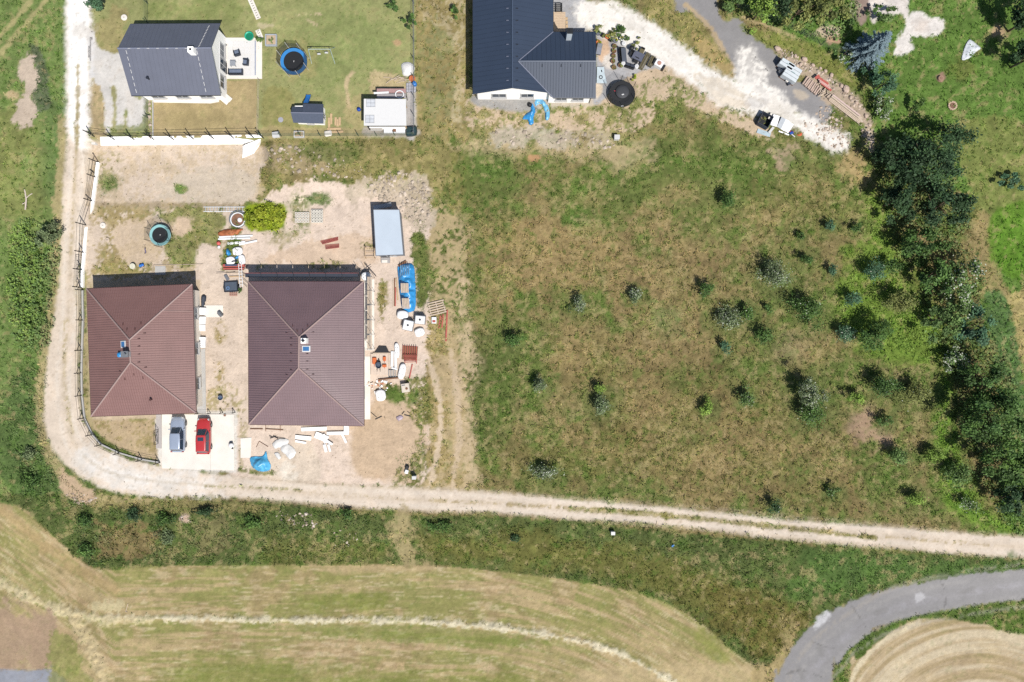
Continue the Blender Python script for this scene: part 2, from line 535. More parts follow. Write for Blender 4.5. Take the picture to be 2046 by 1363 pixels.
# rough strip between the houses and the plot
poly([(828, -400), (935, -400), (938, 200), (930, 290), (880, 300), (830, 276)], (166, 152, 104), g=.6, rag=4)
poly([(840, -20), (930, -20), (925, 250), (860, 240)], (212, 198, 166), g=.4, op=.6, rag=12, patch=(.05, .4, 1))
poly([(832, 60), (905, 80), (900, 250), (850, 260)], (140, 142, 90), op=.8, patch=(0, .5, 1))
poly([(850, 290), (930, 290), (928, 480), (930, 700), (890, 720), (850, 620), (845, 520), (860, 400)], (114, 125, 70), g=1, ht=.9, rag=10)
poly([(855, 300), (925, 300), (925, 420), (870, 420)], (150, 140, 88), op=.6, patch=(0, .5, 1))
poly([(832, 660), (880, 600), (905, 720), (930, 800), (940, 980), (830, 985), (850, 900), (850, 780)], (196, 176, 136), g=.5, ht=.7, rag=10, feather=6)
poly([(838, 660), (895, 640), (930, 760), (935, 960), (840, 960)], (162, 146, 96), g=.8, op=.8, patch=(0.05, .35, 1))
poly([(858, 420), (922, 430), (930, 560), (926, 700), (934, 900), (900, 960), (880, 700), (856, 560)], (206, 184, 144), g=.3, ht=.6, op=.85, rag=14, feather=8, patch=(-.3, .4, 1))
stroke([(926, 560), (932, 700), (936, 800), (942, 950)], 26, (216, 194, 158), g=.25, ht=.6, op=.85, rag=12, feather=8, patch=(-.4, .4, 1))
stroke([(845, 300), (880, 290), (960, 282), (1080, 288), (1200, 292)], 26, (204, 184, 146), g=.4, op=.7, rag=12, feather=6, patch=(-.1, .4, 1))
stroke([(840, 660), (862, 740), (880, 810), (878, 880), (862, 960)], 12, (226, 205, 176), g=.08, rag=4)
stroke([(900, 700), (915, 800), (915, 900), (905, 970)], 12, (222, 200, 170), g=.1, rag=5, op=.8)
# embankment above the building plot
poly([(515, 280), (880, 282), (870, 400), (800, 440), (740, 375), (600, 350), (520, 400)], (150, 142, 94), g=.8, ht=1, rag=6)
poly([(520, 290), (620, 290), (700, 310), (640, 350), (540, 340)], (178, 160, 128), op=.7, g=.5, patch=(-.1, .4, 1))
poly([(600, 285), (720, 290), (700, 330), (620, 320)], (112, 122, 70), op=.7)
# building plots (bare soil)
poly([(470, 540), (480, 430), (520, 400), (600, 362), (740, 378), (830, 400), (862, 440), (850, 520), (858, 640), (848, 780), (850, 880), (835, 965), (640, 972), (470, 962), (468, 820), (400, 810), (395, 540)], (240, 220, 202), g=.02, rag=8)
poly([(180, 290), (512, 290), (520, 350), (512, 400), (480, 415), (400, 560), (180, 565)], (228, 210, 190), g=.03, rag=3)
poly([(182, 292), (512, 292), (518, 350), (505, 400), (182, 408)], (212, 192, 162), op=.7, patch=(0, .5, 1), g=.15)
poly([(330, 350), (505, 345), (512, 395), (330, 405)], (218, 204, 184), op=.8, rag=12)
poly([(182, 404), (400, 406), (490, 410), (490, 418), (182, 416)], (165, 148, 116), op=.7, g=.5)
blob(212, 340, 26, 40, (168, 160, 112), op=.7, g=.6, patch=(-.2, .4, 1))
blob(216, 368, 17, 17, (140, 150, 98), g=.9)
blob(362, 378, 12, 8, (130, 150, 88), g=.9)
poly([(185, 415), (300, 418), (300, 445), (215, 460), (190, 520), (185, 550), (290, 545), (250, 500), (240, 470)], (172, 156, 108), g=.6, op=.85, patch=(-.15, .4, 1))
poly([(186, 420), (420, 420), (430, 556), (186, 556)], (176, 158, 112), g=.5, op=.7, patch=(.15, .3, 1))
poly([(305, 425), (370, 415), (430, 425), (440, 480), (400, 535), (350, 530), (330, 490), (360, 460), (330, 440)], (146, 148, 88), g=.8, op=.9, rag=10)
blob(365, 450, 18, 18, (224, 200, 172), g=0)
blob(250, 535, 60, 18, (160, 152, 98), g=.7, op=.8, patch=(-.1, .4, 1))
poly([(235, 450), (310, 440), (315, 520), (240, 515)], (222, 200, 172), g=.02, op=.8, rag=8)
poly([(390, 520), (440, 500), (450, 560), (495, 560), (495, 830), (390, 830)], (236, 217, 198), g=.02)
poly([(415, 780), (470, 770), (480, 840), (420, 830)], (182, 168, 118), g=.5, op=.8, patch=(-.1, .4, 1))
blob(440, 665, 14, 25, (180, 162, 116), g=.5, patch=(0, .4, 1))
blob(438, 745, 12, 25, (188, 168, 124), g=.5, patch=(0, .4, 1))
poly([(480, 800), (498, 800), (490, 930), (476, 930)], (186, 172, 130), g=.6, op=.7, patch=(0, .4, 1))
poly([(165, 570), (186, 575), (190, 840), (172, 850), (162, 760)], (188, 174, 132), g=.4, op=.8, patch=(-.2, .4, 1))
poly([(180, 828), (312, 828), (316, 915), (260, 905), (200, 870)], (202, 180, 146), g=.25, rag=3)
poly([(190, 832), (310, 830), (312, 905), (210, 870)], (166, 150, 104), g=.5, op=.8, patch=(.1, .3, 1))
blob(275, 836, 22, 6, (150, 150, 90), g=.8)
poly([(700, 850), (760, 770), (840, 800), (848, 900), (820, 965), (720, 960), (690, 910)], (220, 194, 164), g=0, rag=10, feather=10)
poly([(500, 930), (560, 900), (620, 880), (640, 950), (560, 975)], (236, 220, 198), op=.7, g=0, rag=8)
blob(575, 950, 20, 30, (246, 236, 220), op=.8, g=0)
poly([(600, 480), (740, 470), (740, 530), (520, 530)], (224, 196, 166), op=.6, g=0, rag=10)
blob(600, 405, 20, 12, (242, 226, 200), g=0)
poly([(690, 385), (740, 360), (800, 345), (850, 370), (862, 430), (825, 445), (790, 410), (740, 405)], (212, 196, 174), g=.2, op=.8, rag=14)
blob(570, 470, 40, 25, (150, 146, 96), g=.8, op=.8, patch=(-.2, .4, 1))
blob(600, 430, 24, 40, (132, 142, 84), g=.9, op=.8, patch=(-.3, .4, 1))
blob(640, 398, 24, 12, (112, 134, 74), g=1, op=.9)
blob(655, 530, 40, 10, (150, 150, 96), g=.8, patch=(0, .4, 1))
blob(525, 535, 16, 8, (150, 150, 96), g=.8, patch=(0, .4, 1))
blob(765, 590, 12, 50, (160, 150, 96), g=.7, patch=(-.1, .4, 1))
blob(735, 490, 16, 10, (150, 146, 96), g=.7, patch=(-.1, .4, 1))
poly([(820, 480), (850, 470), (860, 560), (838, 620), (830, 560)], (120, 130, 74), g=1, rag=8)
poly([(800, 770), (850, 760), (870, 830), (845, 900), (835, 960), (815, 965), (840, 880), (820, 820)], (138, 138, 78), g=.9, op=.9, rag=10, patch=(-.35, .4, 1))
blob(800, 790, 28, 14, (118, 140, 72), g=1, rag=10)
poly([(795, 935), (850, 900), (850, 968), (790, 975)], (128, 132, 74), g=.9, op=.85, patch=(-.1, .4, 1))
stroke([(480, 938), (520, 945), (545, 946)], 10, (128, 132, 74), g=.9, op=.9, patch=(-.35, .4, 1))
poly([(308, 822), (474, 822), (474, 944), (318, 938)], (246, 240, 230), g=0, rag=2, smooth=False)
poly([(172, 560), (400, 560), (400, 835), (180, 840)], (216, 196, 168), g=0, rag=2, smooth=False, op=.999)
poly([(165, 570), (186, 575), (190, 840), (172, 850), (162, 760)], (188, 174, 132), g=.4, op=.8, patch=(-.2, .4, 1))
poly([(492, 410), (565, 408), (572, 440), (556, 460), (496, 458)], (150, 168, 50), g=.9, ht=.8, rag=3)
# upper left lot: lawn
poly([(183, -400), (832, -400), (830, 276), (520, 278), (200, 280), (183, 262)], (166, 168, 114), g=.42, ht=.35, rag=1, smooth=False, feather=2)
blob(690, 90, 110, 80, (150, 161, 102), op=.7, rag=20)
blob(400, 20, 100, 24, (140, 152, 90), op=.6)
poly([(186, 60), (240, 30), (245, 100), (205, 110)], (180, 166, 118), op=.7, g=.5, rag=12)
poly([(530, 180), (580, 185), (600, 260), (530, 268)], (158, 152, 96), op=.7)
poly([(178, 150), (212, 165), (216, 262), (178, 264)], (196, 176, 136), g=.5, ht=.5)
poly([(305, 165), (513, 160), (514, 274), (305, 275)], (192, 173, 130), g=.32, ht=.3, feather=1.5, rag=1, smooth=False)
blob(400, 240, 70, 20, (180, 164, 118), op=.6)
poly([(184, 66), (196, 96), (230, 106), (258, 104), (268, 192), (292, 194), (290, 255), (250, 262), (240, 258), (212, 262), (208, 200), (190, 160), (180, 140)], (230, 226, 220), g=.03, rag=4, name='gravel_drive')
stroke([(226, 176), (230, 215), (226, 264)], 9, (164, 160, 104), g=.6, op=.9)
stroke([(252, 222), (250, 264)], 8, (158, 160, 100), g=.6, op=.9)
poly([(222, 262), (240, 248), (280, 250), (292, 200), (296, 272), (225, 274)], (152, 158, 104), g=.6, op=.85)
stroke([(594, 30), (610, 28), (640, 28)], 4, (224, 204, 168), op=.8, patch=(-.2, .3, 4))
stroke([(614, 40), (632, 50)], 5, (224, 204, 168), op=.8, patch=(-.2, .3, 4))
blob(794, 86, 8, 6, (200, 170, 130), g=.2)
stroke([(704, 147), (692, 165), (694, 190), (697, 212)], 8, (222, 198, 160), g=.15, op=.85)
poly([(742, 145), (780, 150), (812, 165), (815, 190), (750, 196)], (214, 192, 152), g=.2, op=.8, rag=7)
poly([(700, 205), (725, 190), (726, 260), (690, 235)], (196, 178, 132), g=.3, op=.6, rag=6)
poly([(530, 255), (700, 258), (735, 262), (735, 274), (530, 274)], (190, 172, 128), g=.3, op=.7, rag=5)
blob(585, 122, 36, 33, (196, 180, 128), op=.7, g=.3)
stroke([(520, 52), (545, 52)], 8, (220, 205, 170), op=.7, g=.2)
poly([(812, 172), (830, 172), (830, 270), (812, 270)], (205, 200, 196), g=0, rag=2)
poly([(735, 250), (830, 256), (830, 272), (735, 272)], (198, 190, 176), g=.05, rag=3)
# house with the dark roof: yard
poly([(930, 150), (945, 196), (1190, 196), (1260, 130), (1330, 120), (1400, 170), (1460, 215), (1540, 260), (1520, 275), (1400, 220), (1320, 200), (1290, 250), (1240, 262), (1100, 255), (980, 262), (935, 245)], (216, 194, 166), g=.12, rag=8)
poly([(940, 200), (1180, 210), (1300, 190), (1330, 240), (1240, 285), (1000, 280), (935, 262)], (150, 146, 94), g=.8, ht=.8, op=.9, rag=8, patch=(.0, .4, 1))
poly([(1240, 190), (1340, 150), (1420, 195), (1500, 240), (1360, 250), (1260, 240)], (140, 146, 88), g=.8, op=.85, patch=(.15, .35, 1))
poly([(948, 192), (1075, 196), (1078, 212), (1060, 225), (960, 212)], (176, 174, 170), g=0, rag=3)
poly([(1080, 197), (1190, 196), (1192, 210), (1082, 216)], (208, 196, 178), g=0, rag=3)
poly([(1090, 214), (1240, 212), (1240, 222), (1090, 226)], (128, 140, 78), g=.9, op=.8, patch=(-.2, .4, 1))
poly([(985, 262), (1060, 258), (1120, 266), (1120, 292), (1060, 286), (990, 280)], (216, 206, 190), g=.2, op=.6, rag=12)
poly([(1120, 262), (1215, 262), (1218, 296), (1120, 292)], (204, 190, 160), g=.3, op=.8, rag=6, patch=(-.2, .4, 1))
poly([(1100, -400), (1175, -400), (1170, 30), (1190, 60), (1240, 70), (1290, 100), (1330, 130), (1290, 140), (1240, 165), (1205, 200), (1185, 196), (1188, 64), (1105, 64)], (188, 188, 190), g=0, rag=2, name='paved_yard')
poly([(1197, 88), (1214, 78), (1218, 120), (1198, 122)], (232, 200, 170), g=0, rag=2)
poly([(1206, 118), (1222, 108), (1226, 140), (1208, 132)], (240, 232, 222), g=0, rag=2)
poly([(1190, 170), (1202, 168), (1200, 190), (1190, 196)], (240, 222, 198), g=0)
# lanes top right
poly([(1290, -60), (1345, -60), (1400, 45), (1440, 100), (1476, 160), (1400, 130), (1330, 70), (1290, 30)], (158, 150, 98), g=.8, ht=.8, rag=4)
poly([(1380, 60), (1450, 110), (1476, 160), (1410, 130)], (196, 172, 122), g=.5, op=.8, patch=(-.2, .5, 1))
poly([(1338, -400), (1345, -10), (1375, 22), (1410, 50), (1436, 90), (1460, 130), (1478, 168), (1520, 190), (1580, 220), (1640, 250), (1664, 215), (1625, 175), (1590, 160), (1562, 125), (1535, 92), (1505, 72), (1475, 35), (1432, 4), (1420, -400)], (160, 158, 158), g=0, rag=4, name='access_lane')
stroke([(1368, 10), (1410, 45), (1440, 90), (1468, 140)], 8, (205, 180, 140), g=.1, op=.8)
poly([(1150, 22), (1165, 0), (1225, 8), (1290, 36), (1345, 75), (1400, 122), (1465, 158), (1470, 110), (1500, 95), (1510, 120), (1530, 140), (1530, 165), (1560, 190), (1600, 222), (1650, 250), (1692, 285), (1680, 300), (1640, 285), (1590, 256), (1550, 232), (1500, 228), (1440, 208), (1390, 172), (1330, 128), (1280, 102), (1230, 80), (1195, 62), (1160, 48)], (262, 257, 248), g=0, rag=8, feather=10, name='white_gravel_drive')
poly([(1390, 150), (1470, 172), (1500, 215), (1440, 205)], (236, 220, 196), g=0, op=.7, rag=6)
blob(1510, 205, 26, 12, (190, 186, 184), g=0, op=.5)
poly([(1462, 100), (1500, 85), (1540, 130), (1560, 180), (1520, 185), (1480, 150)], (182, 178, 174), g=0, op=.6, rag=12, feather=12, patch=(-.1, .7, 1))
blob(1600, 190, 16, 9, (215, 200, 178), g=0, op=.7, ang=25)
poly([(1590, 235), (1690, 265), (1695, 290), (1670, 302), (1620, 280)], (240, 234, 226), g=.1, op=.9, patch=(-.1, .35, 4))
poly([(1545, 92), (1600, 110), (1650, 145), (1700, 180), (1735, 225), (1748, 290), (1735, 300), (1715, 245), (1650, 205), (1610, 160), (1570, 125)], (196, 178, 158), g=.3, rag=7, patch=(-.5, .4, 1))
poly([(1480, 50), (1520, 62), (1590, 78), (1640, 92), (1690, 140), (1730, 180), (1700, 175), (1640, 140), (1580, 110), (1530, 90)], (142, 148, 82), g=.9, ht=.7, rag=5, op=.9)
stroke([(1478, 32), (1540, 55), (1600, 80)], 6, (214, 190, 150), g=.2, op=.7)
blob(1655, 65, 22, 14, (214, 196, 170), g=.1)
blob(1665, 82, 16, 8, (200, 168, 140), g=.1)
poly([(1700, -400), (1760, -400), (1752, 10), (1735, 30), (1712, 20)], (168, 148, 136), g=0, rag=3)
poly([(1740, -400), (1810, -400), (1816, 12), (1800, 26), (1765, 28), (1738, 12)], (240, 232, 224), g=0, rag=3, name='pale_gravel_patch')
poly([(1786, 108), (1800, 70), (1815, 35), (1830, 24), (1862, 34), (1886, 40), (1882, 64), (1848, 76), (1822, 74), (1826, 96), (1810, 108)], (243, 237, 230), g=.02, rag=5, name='pale_gravel_patch')
blob(1838, 50, 16, 16, (226, 214, 204), g=0, op=.6)
# lane along the houses and the dirt track
LANE = [(134, -400), (184, -400), (182, 40), (180, 110), (178, 170), (177, 250), (176, 330), (170, 420), (163, 520), (161, 560), (160, 640), (158, 720), (160, 800), (174, 850), (205, 892), (260, 918), (322, 930), (400, 942), (470, 952), (640, 966), (800, 972), (900, 978), (1000, 985), (1200, 1003), (1400, 1022), (1600, 1042), (1800, 1055), (1950, 1068), (2046, 1072), (2500, 1095), (2500, 1140), (2046, 1116), (1900, 1105), (1700, 1090), (1500, 1070), (1300, 1047), (1150, 1038), (1000, 1025), (850, 1022), (700, 1012), (560, 1000), (420, 992), (330, 992), (250, 988), (190, 968), (140, 938), (106, 897), (90, 840), (90, 760), (100, 690), (110, 620), (118, 560), (122, 480), (126, 400), (130, 320), (134, 250), (134, 150)]
stroke([(125, 240), (118, 420), (108, 600), (88, 720), (80, 820), (95, 900), (140, 960), (200, 1000), (300, 1002)], 22, (190, 174, 130), g=.5, rag=8, op=.85)
poly([(120, 930), (150, 960), (190, 990), (192, 1010), (165, 1016), (130, 985)], (208, 182, 152), g=.15, rag=6)
poly(LANE, (238, 222, 203), g=.02, rag=3, feather=5, name='dirt_track')
poly([(135, -400), (183, -400), (180, 120), (177, 230), (172, 300), (138, 260), (135, 150)], (270, 267, 262), g=0, rag=4, feather=10)
poly([(150, 900), (200, 905), (270, 930), (340, 938), (420, 950), (420, 988), (330, 985), (250, 980), (180, 950)], (256, 251, 244), g=0, rag=14, feather=12, op=.9)
stroke([(182, 70), (182, 150)], 10, (236, 234, 232), g=0, rag=4, op=.8)
stroke([(156, 130), (155, 210), (153, 300)], 6, (176, 160, 110), g=.5, op=.9, rag=3)
stroke([(152, 300), (146, 420), (141, 510)], 6, (192, 172, 128), g=.4, op=.8, rag=3, patch=(-.2, .4, 0))
stroke([(133, 640), (129, 730), (134, 800), (146, 865)], 7, (196, 180, 138), g=.4, op=.8, rag=4, patch=(-.2, .4, 0))
stroke([(150, 550), (158, 640), (156, 740), (166, 840)], 7, (205, 190, 158), g=.2, op=.6, rag=3)
stroke([(410, 972), (500, 974), (600, 979)], 7, (150, 148, 92), g=.8, op=.85, patch=(.05, .3, 0))
stroke([(620, 982), (830, 1000)], 6, (190, 172, 130), g=.4, op=.6, patch=(.25, .3, 0))
stroke([(860, 1000), (930, 1004), (1000, 1007), (1140, 1015)], 8, (178, 160, 108), g=.6, op=.85, patch=(-.05, .35, 0))
stroke([(1140, 1016), (1280, 1026), (1400, 1037), (1520, 1049), (1640, 1062), (1745, 1075)], 10, (142, 138, 76), g=.9, ht=.7, op=.95, rag=3)
stroke([(1745, 1072), (1840, 1078), (1900, 1084), (1980, 1090)], 6, (170, 150, 92), g=.6, op=.8, patch=(0, .35, 0))
# wheel ruts and dust along the track
for off, cc in ((-13, (246, 234, 218)), (13, (246, 234, 218)), (-22, (206, 188, 162)), (22, (206, 188, 162)), (0, (214, 196, 170))):
    stroke([(480, 975 + off), (640, 988 + off), (800, 997 + off), (900, 1001 + off), (1000, 1006 + off), (1200, 1021 + off), (1400, 1036 + off), (1600, 1056 + off), (1800, 1073 + off), (1950, 1087 + off), (2200, 1103 + off)], 7, cc, g=None, op=.6, rag=3, feather=4, patch=(-.25, .6, 1))
for off, cc in ((-12, (244, 234, 220)), (12, (244, 234, 220)), (0, (210, 194, 168))):
    stroke([(155 + off, 300), (148 + off, 420), (141 + off, 520), (137 + off, 640), (127 + off, 740), (130 + off, 820), (150 + off, 890 - off), (200 + off, 935 - off), (280, 958 - off), (420, 970 - off)], 7, cc, op=.6, rag=3, feather=4, patch=(-.3, .6, 1))
for off, cc in ((-9, (262, 258, 250)), (9, (262, 258, 250)), (0, (226, 216, 200))):
    stroke([(1180, 38 - off), (1240, 45 - off), (1310, 85 - off), (1380, 135 - off), (1450, 178 - off), (1520, 200 - off), (1590, 240 - off), (1650, 275 - off)], 6, cc, op=.55, rag=3, feather=4, patch=(-.2, .6, 1))
for x_, y_, r_ in ((160, 915, 20), (230, 955, 22), (330, 965, 30), (1260, 50, 18), (1430, 180, 22), (1560, 215, 20), (165, 60, 14), (160, 180, 14)):
    blob(x_, y_, r_, r_ * .6, (222, 214, 202), op=.45, rag=12, feather=8, ang=20)
# bank below the track
BANK = [(110, 985), (190, 1012), (330, 1004), (480, 1002), (700, 1022), (830, 1030), (1000, 1033), (1200, 1048), (1600, 1088), (2046, 1124), (2500, 1155), (2500, 1112), (2046, 1140), (1850, 1165), (1720, 1195), (1620, 1255), (1560, 1320), (1510, 1335), (1450, 1285), (1400, 1245), (1300, 1190), (1150, 1160), (1000, 1142), (840, 1128), (500, 1128), (300, 1130), (200, 1136), (150, 1110), (80, 1045), (0, 1003), (-400, 900), (-400, 960), (60, 990)]
poly(BANK, (103, 116, 68), g=1, ht=1.15, rag=4, feather=2.5)
poly([(820, 1070), (1200, 1090), (1560, 1180), (1620, 1250), (1540, 1300), (1400, 1230), (1200, 1150), (900, 1120)], (126, 124, 70), op=.8, g=1, rag=16, feather=14)
poly([(1650, 1100), (1900, 1120), (2200, 1130), (1850, 1160), (1700, 1190), (1560, 1200)], (98, 128, 68), op=.8, rag=14, feather=10)
poly([(1420, 1170), (1600, 1220), (1600, 1260), (1540, 1320), (1480, 1290)], (126, 118, 68), op=.75, rag=14, feather=10)
poly([(200, 1000), (480, 1004), (560, 1020), (420, 1026), (220, 1018)], (156, 146, 100), op=.8, g=.8, rag=6)
poly([(205, 1060), (300, 1066), (320, 1095), (230, 1105)], (158, 134, 98), op=.65, g=.7, rag=16)
poly([(390, 1040), (440, 1040), (440, 1090), (400, 1090)], (156, 142, 104), op=.5, g=.7, rag=16)
poly([(540, 1080), (760, 1080), (760, 1126), (540, 1126)], (122, 124, 70), op=.7, rag=10, feather=8)
poly([(768, 1028), (812, 1028), (830, 1080), (850, 1140), (800, 1150), (780, 1090)], (184, 168, 126), g=.5, op=.8, rag=14, feather=6)
blob(370, 1036, 10, 8, (205, 180, 160), g=.1)
# mown hay field below
FIELD = [(-400, 985), (0, 1005), (80, 1050), (150, 1112), (200, 1138), (300, 1132), (500, 1130), (840, 1130), (1000, 1144), (1150, 1162), (1300, 1192), (1400, 1247), (1450, 1290), (1510, 1338), (1535, 1400), (1525, 1900), (-400, 1900)]
fieldrow = np.where(U > 880, (U - 880) ** 2 / 1500.0, 0) + np.where(U < 230, (230 - U) * -0.75, 0)
tV = V - fieldrow
rows = vnoise(U * .06, tV, 7, 5, 4)
rows2 = vnoise(U * .11, tV, 19, 15, 3)
poly(FIELD, (180, 166, 118), g=.35, ht=.3, rag=2, feather=1.5, jit=.1, name='mown_field')
fm = MASK['mown_field']
k1 = (fm * sst((rows + .7 * rows2 + .35 * big - .05) / .7 + .4))[..., None]
C[:] = C * (1 - .62 * k1) + L3((140, 146, 80)) * .62 * k1
k2 = (fm * sst((-rows - .8 * rows2 + .3 * mid - .25) / .6 + .4))[..., None]
C[:] = C * (1 - .6 * k2) + L3((202, 178, 140)) * .6 * k2
k3 = (fm * sst((rows - .35) / .3) * sst(fine * .8 + .5))[..., None]
C[:] = C * (1 - .5 * k3) + L3((214, 200, 156)) * .5 * k3
hay = vnoise(U * .22, tV, 4.5, 141, 3); hay2 = vnoise(U * .6, tV * .8, 28, 151, 3)
kh = (fm * sst((hay + .5 * hay2 - .35) / .35) * .55)[..., None]
C[:] = C * (1 - kh) + L3((222, 206, 168)) * kh
kh = (fm * sst((-hay + .6 * hay2 - .45) / .35) * .45)[..., None]
C[:] = C * (1 - kh) + L3((128, 122, 76)) * kh
kh = (fm * sst((hay2 + .4 * big - .25) / .5) * .4)[..., None]
C[:] = C * (1 - kh) + L3((196, 166, 132)) * kh
poly([(840, 1250), (1000, 1265), (1100, 1290), (900, 1290), (600, 1262), (500, 1248)], (128, 142, 68), op=.6, rag=8, feather=8)
poly([(600, 1200), (760, 1180), (760, 1215), (620, 1222)], (138, 146, 74), op=.6, rag=8, feather=8)
poly([(360, 1330), (520, 1325), (720, 1340), (1000, 1350), (1000, 1420), (360, 1420)], (136, 144, 74), op=.65, rag=12, feather=12)
poly([(1400, 1255), (1460, 1310), (1440, 1330), (1390, 1280)], (150, 154, 84), op=.7, rag=6, feather=6)
poly([(1180, 1340), (1540, 1330), (1530, 1420), (1180, 1420)], (206, 186, 144), op=.7, rag=8, feather=8)
stroke([(200, 1232), (300, 1234), (500, 1238), (800, 1240), (1000, 1254), (1140, 1277), (1230, 1302), (1300, 1337), (1350, 1370), (1400, 1430)], 10, (234, 224, 194), g=.4, ht=.5, op=.95, rag=6, feather=4, name='windrow')
stroke([(-60, 1130), (0, 1162), (60, 1194), (130, 1222), (210, 1236), (300, 1238)], 17, (222, 208, 168), g=.4, ht=.5, op=.9, rag=8, feather=5, name='windrow')
stroke([(150, 1240), (175, 1280), (200, 1330), (215, 1400)], 22, (220, 202, 160), g=.4, ht=.5, op=.85, rag=8, feather=6, name='windrow')
stroke([(190, 1215), (240, 1210)], 20, (218, 206, 164), op=.7, rag=8, g=.4)
stroke([(-60, 1000), (0, 1020), (70, 1075), (150, 1135), (230, 1180)], 20, (190, 166, 122), op=.8, rag=6, feather=8)
poly([(-400, 1225), (40, 1212), (105, 1235), (112, 1300), (100, 1338), (-400, 1345)], (184, 158, 134), g=.15, rag=14, feather=8, op=.9)
poly([(-400, 1345), (60, 1340), (101, 1333), (103, 1420), (-400, 1600)], (162, 166, 176), g=0, rag=2, name='grey_hardstanding')
poly([(102, 1270), (150, 1290), (170, 1363), (165, 1420), (104, 1420)], (150, 152, 90), g=.6, op=.8, rag=8)
# field inside the bend
poly([(1500, 1345), (1545, 1320), (1600, 1240), (1540, 1400)], (186, 166, 120), g=.5, op=.8, rag=8)
poly([(1650, 1900), (1664, 1363), (1700, 1296), (1750, 1258), (1850, 1225), (2046, 1202), (2500, 1180), (2500, 1900)], (100, 122, 60), g=.9, ht=.8, rag=3)
IN = [(1690, 1900), (1697, 1363), (1718, 1318), (1770, 1270), (1830, 1240), (1900, 1238), (1980, 1252), (2046, 1268), (2500, 1330), (2500, 1900)]
poly(IN, (200, 178, 142), g=.3, ht=.3, rag=3, name='stubble_patch')
rad = np.hypot(U - 1960, (V - 1500) * 1.1); angs = np.arctan2(V - 1500, U - 1960)
ar = vnoise(angs * 9, rad, 9, 33, 3)
km = (MASK['stubble_patch'] * sst(ar + .45))[..., None]
C[:] = C * (1 - .55 * km) + L3((236, 224, 196)) * .55 * km
km = (MASK['stubble_patch'] * sst(-ar * 1.2 - .1 + .3 * mid))[..., None]
C[:] = C * (1 - .5 * km) + L3((150, 140, 92)) * .5 * km
stroke([(1702, 1400), (1702, 1360), (1725, 1318), (1775, 1274), (1835, 1245)], 8, (232, 218, 186), g=.3, op=.9)
# asphalt road
ROAD = [(2500, 1075), (2046, 1137), (1940, 1148), (1830, 1165), (1740, 1187), (1662, 1222), (1612, 1258), (1578, 1302), (1557, 1345), (1545, 1390), (1530, 1900), (1650, 1900), (1662, 1363), (1676, 1330), (1702, 1294), (1742, 1261), (1802, 1236), (1880, 1219), (1960, 1208), (2046, 1199), (2500, 1165)]
poly(ROAD, (161, 159, 159), g=0, rag=3.5, feather=3, name='asphalt_road', jit=.02)
stroke([(2400, 1120), (2046, 1168), (1900, 1190), (1790, 1215), (1710, 1258), (1650, 1310), (1612, 1370), (1600, 1450)], 10, (176, 174, 178), g=0, op=.6, feather=6)
for off, cc in ((-24, (178, 175, 172)), (24, (178, 175, 172)), (0, (154, 151, 149)), (-42, (186, 178, 166)), (44, (186, 178, 166))):
    stroke([(2400, 1120 + off), (2046, 1168 + off), (1900, 1190 + off), (1790, 1215 + off), (1710, 1258 + off), (1650 + off * .8, 1310 + off * .5), (1612 + off, 1370), (1600 + off, 1450)], 9, cc, g=0, op=.5, feather=5, rag=3, patch=(-.2, .7, 1))
for x_, y_, w_, h_ in ((1760, 1222, 16, 6), (1930, 1180, 20, 5), (1640, 1300, 7, 14), (1600, 1345, 6, 12)):
    blob(x_, y_, w_, h_, (146, 144, 142), ang=-20, op=.5, g=0)
for pts_ in ([(1560, 1350), (1600, 1340), (1640, 1352)], [(1700, 1210), (1722, 1240), (1735, 1262)], [(1880, 1160), (1890, 1190), (1886, 1215)], [(1600, 1270), (1640, 1290), (1690, 1300)]):
    stroke(pts_, 1.6, (120, 118, 116), g=0, op=.6, feather=1.2, rag=3)
blob(1640, 1240, 9, 22, (226, 226, 228), ang=45, g=0, op=.85)
blob(1838, 1193, 11, 8, (205, 204, 206), g=0, op=.8)

# ---- clumps and flecks of the vegetation itself: straw, fresh green, bare crumbs
gk = np.clip(G, 0, 1)[..., None]
clump = vnoise(U, V, 15, 101, 3); straw = vnoise(U, V, 9, 111, 3); soilv = vnoise(U, V, 20, 121, 4)
lum = C.mean(-1, keepdims=True)
C[:] = np.clip(C * (1 + .03 * gk) - lum * .03 * gk, .004, 1)
veg = np.clip(gk * 1.2, 0, 1)
tuftn = vnoise(U, V, 5.5, 131, 2)
C[:] = C * (1 + veg * np.clip(.22 * clump + .16 * tuftn + .10 * w1 + .08 * mid, -.45, .5)[..., None])
kst = (sst((straw + .45 * mid + .3 * w1 - .34) / .35)[..., None] * veg) * .46
C[:] = C * (1 - kst) + L3((206, 186, 138)) * .85 * kst
kgr = (sst((-straw + .5 * clump - .45) / .3)[..., None] * veg) * .5
C[:] = C * (1 - kgr) + L3((88, 120, 50)) * kgr
bare = 1 - np.clip(G * 4, 0, 1)
natural = bare * (MASK['asphalt_road'] < .3) * (MASK['access_lane'] < .3)
C[:] = C * (1 + (natural * np.clip(.10 * soilv + .05 * fine, -.2, .2))[..., None])
kd = (natural * sst((soilv + .5 * mid - .5) / .4) * .35)[..., None]
C[:] = C * (1 - kd) + C * np.array([.86, .80, .74]) * kd
kp = (natural * sst((speck + .3 * w1 - .75) / .15) * .3)[..., None]
C[:] = C * (1 - kp) + L3((150, 132, 104)) * kp

# far country outside the picture: even meadow
farw = np.clip(np.maximum.reduce([-150 - GU, GU - 2200, -130 - GV, GV - 1500]) / 260, 0, 1)[..., None]
C[:] = C * (1 - farw) + L3((132, 136, 84)) * farw

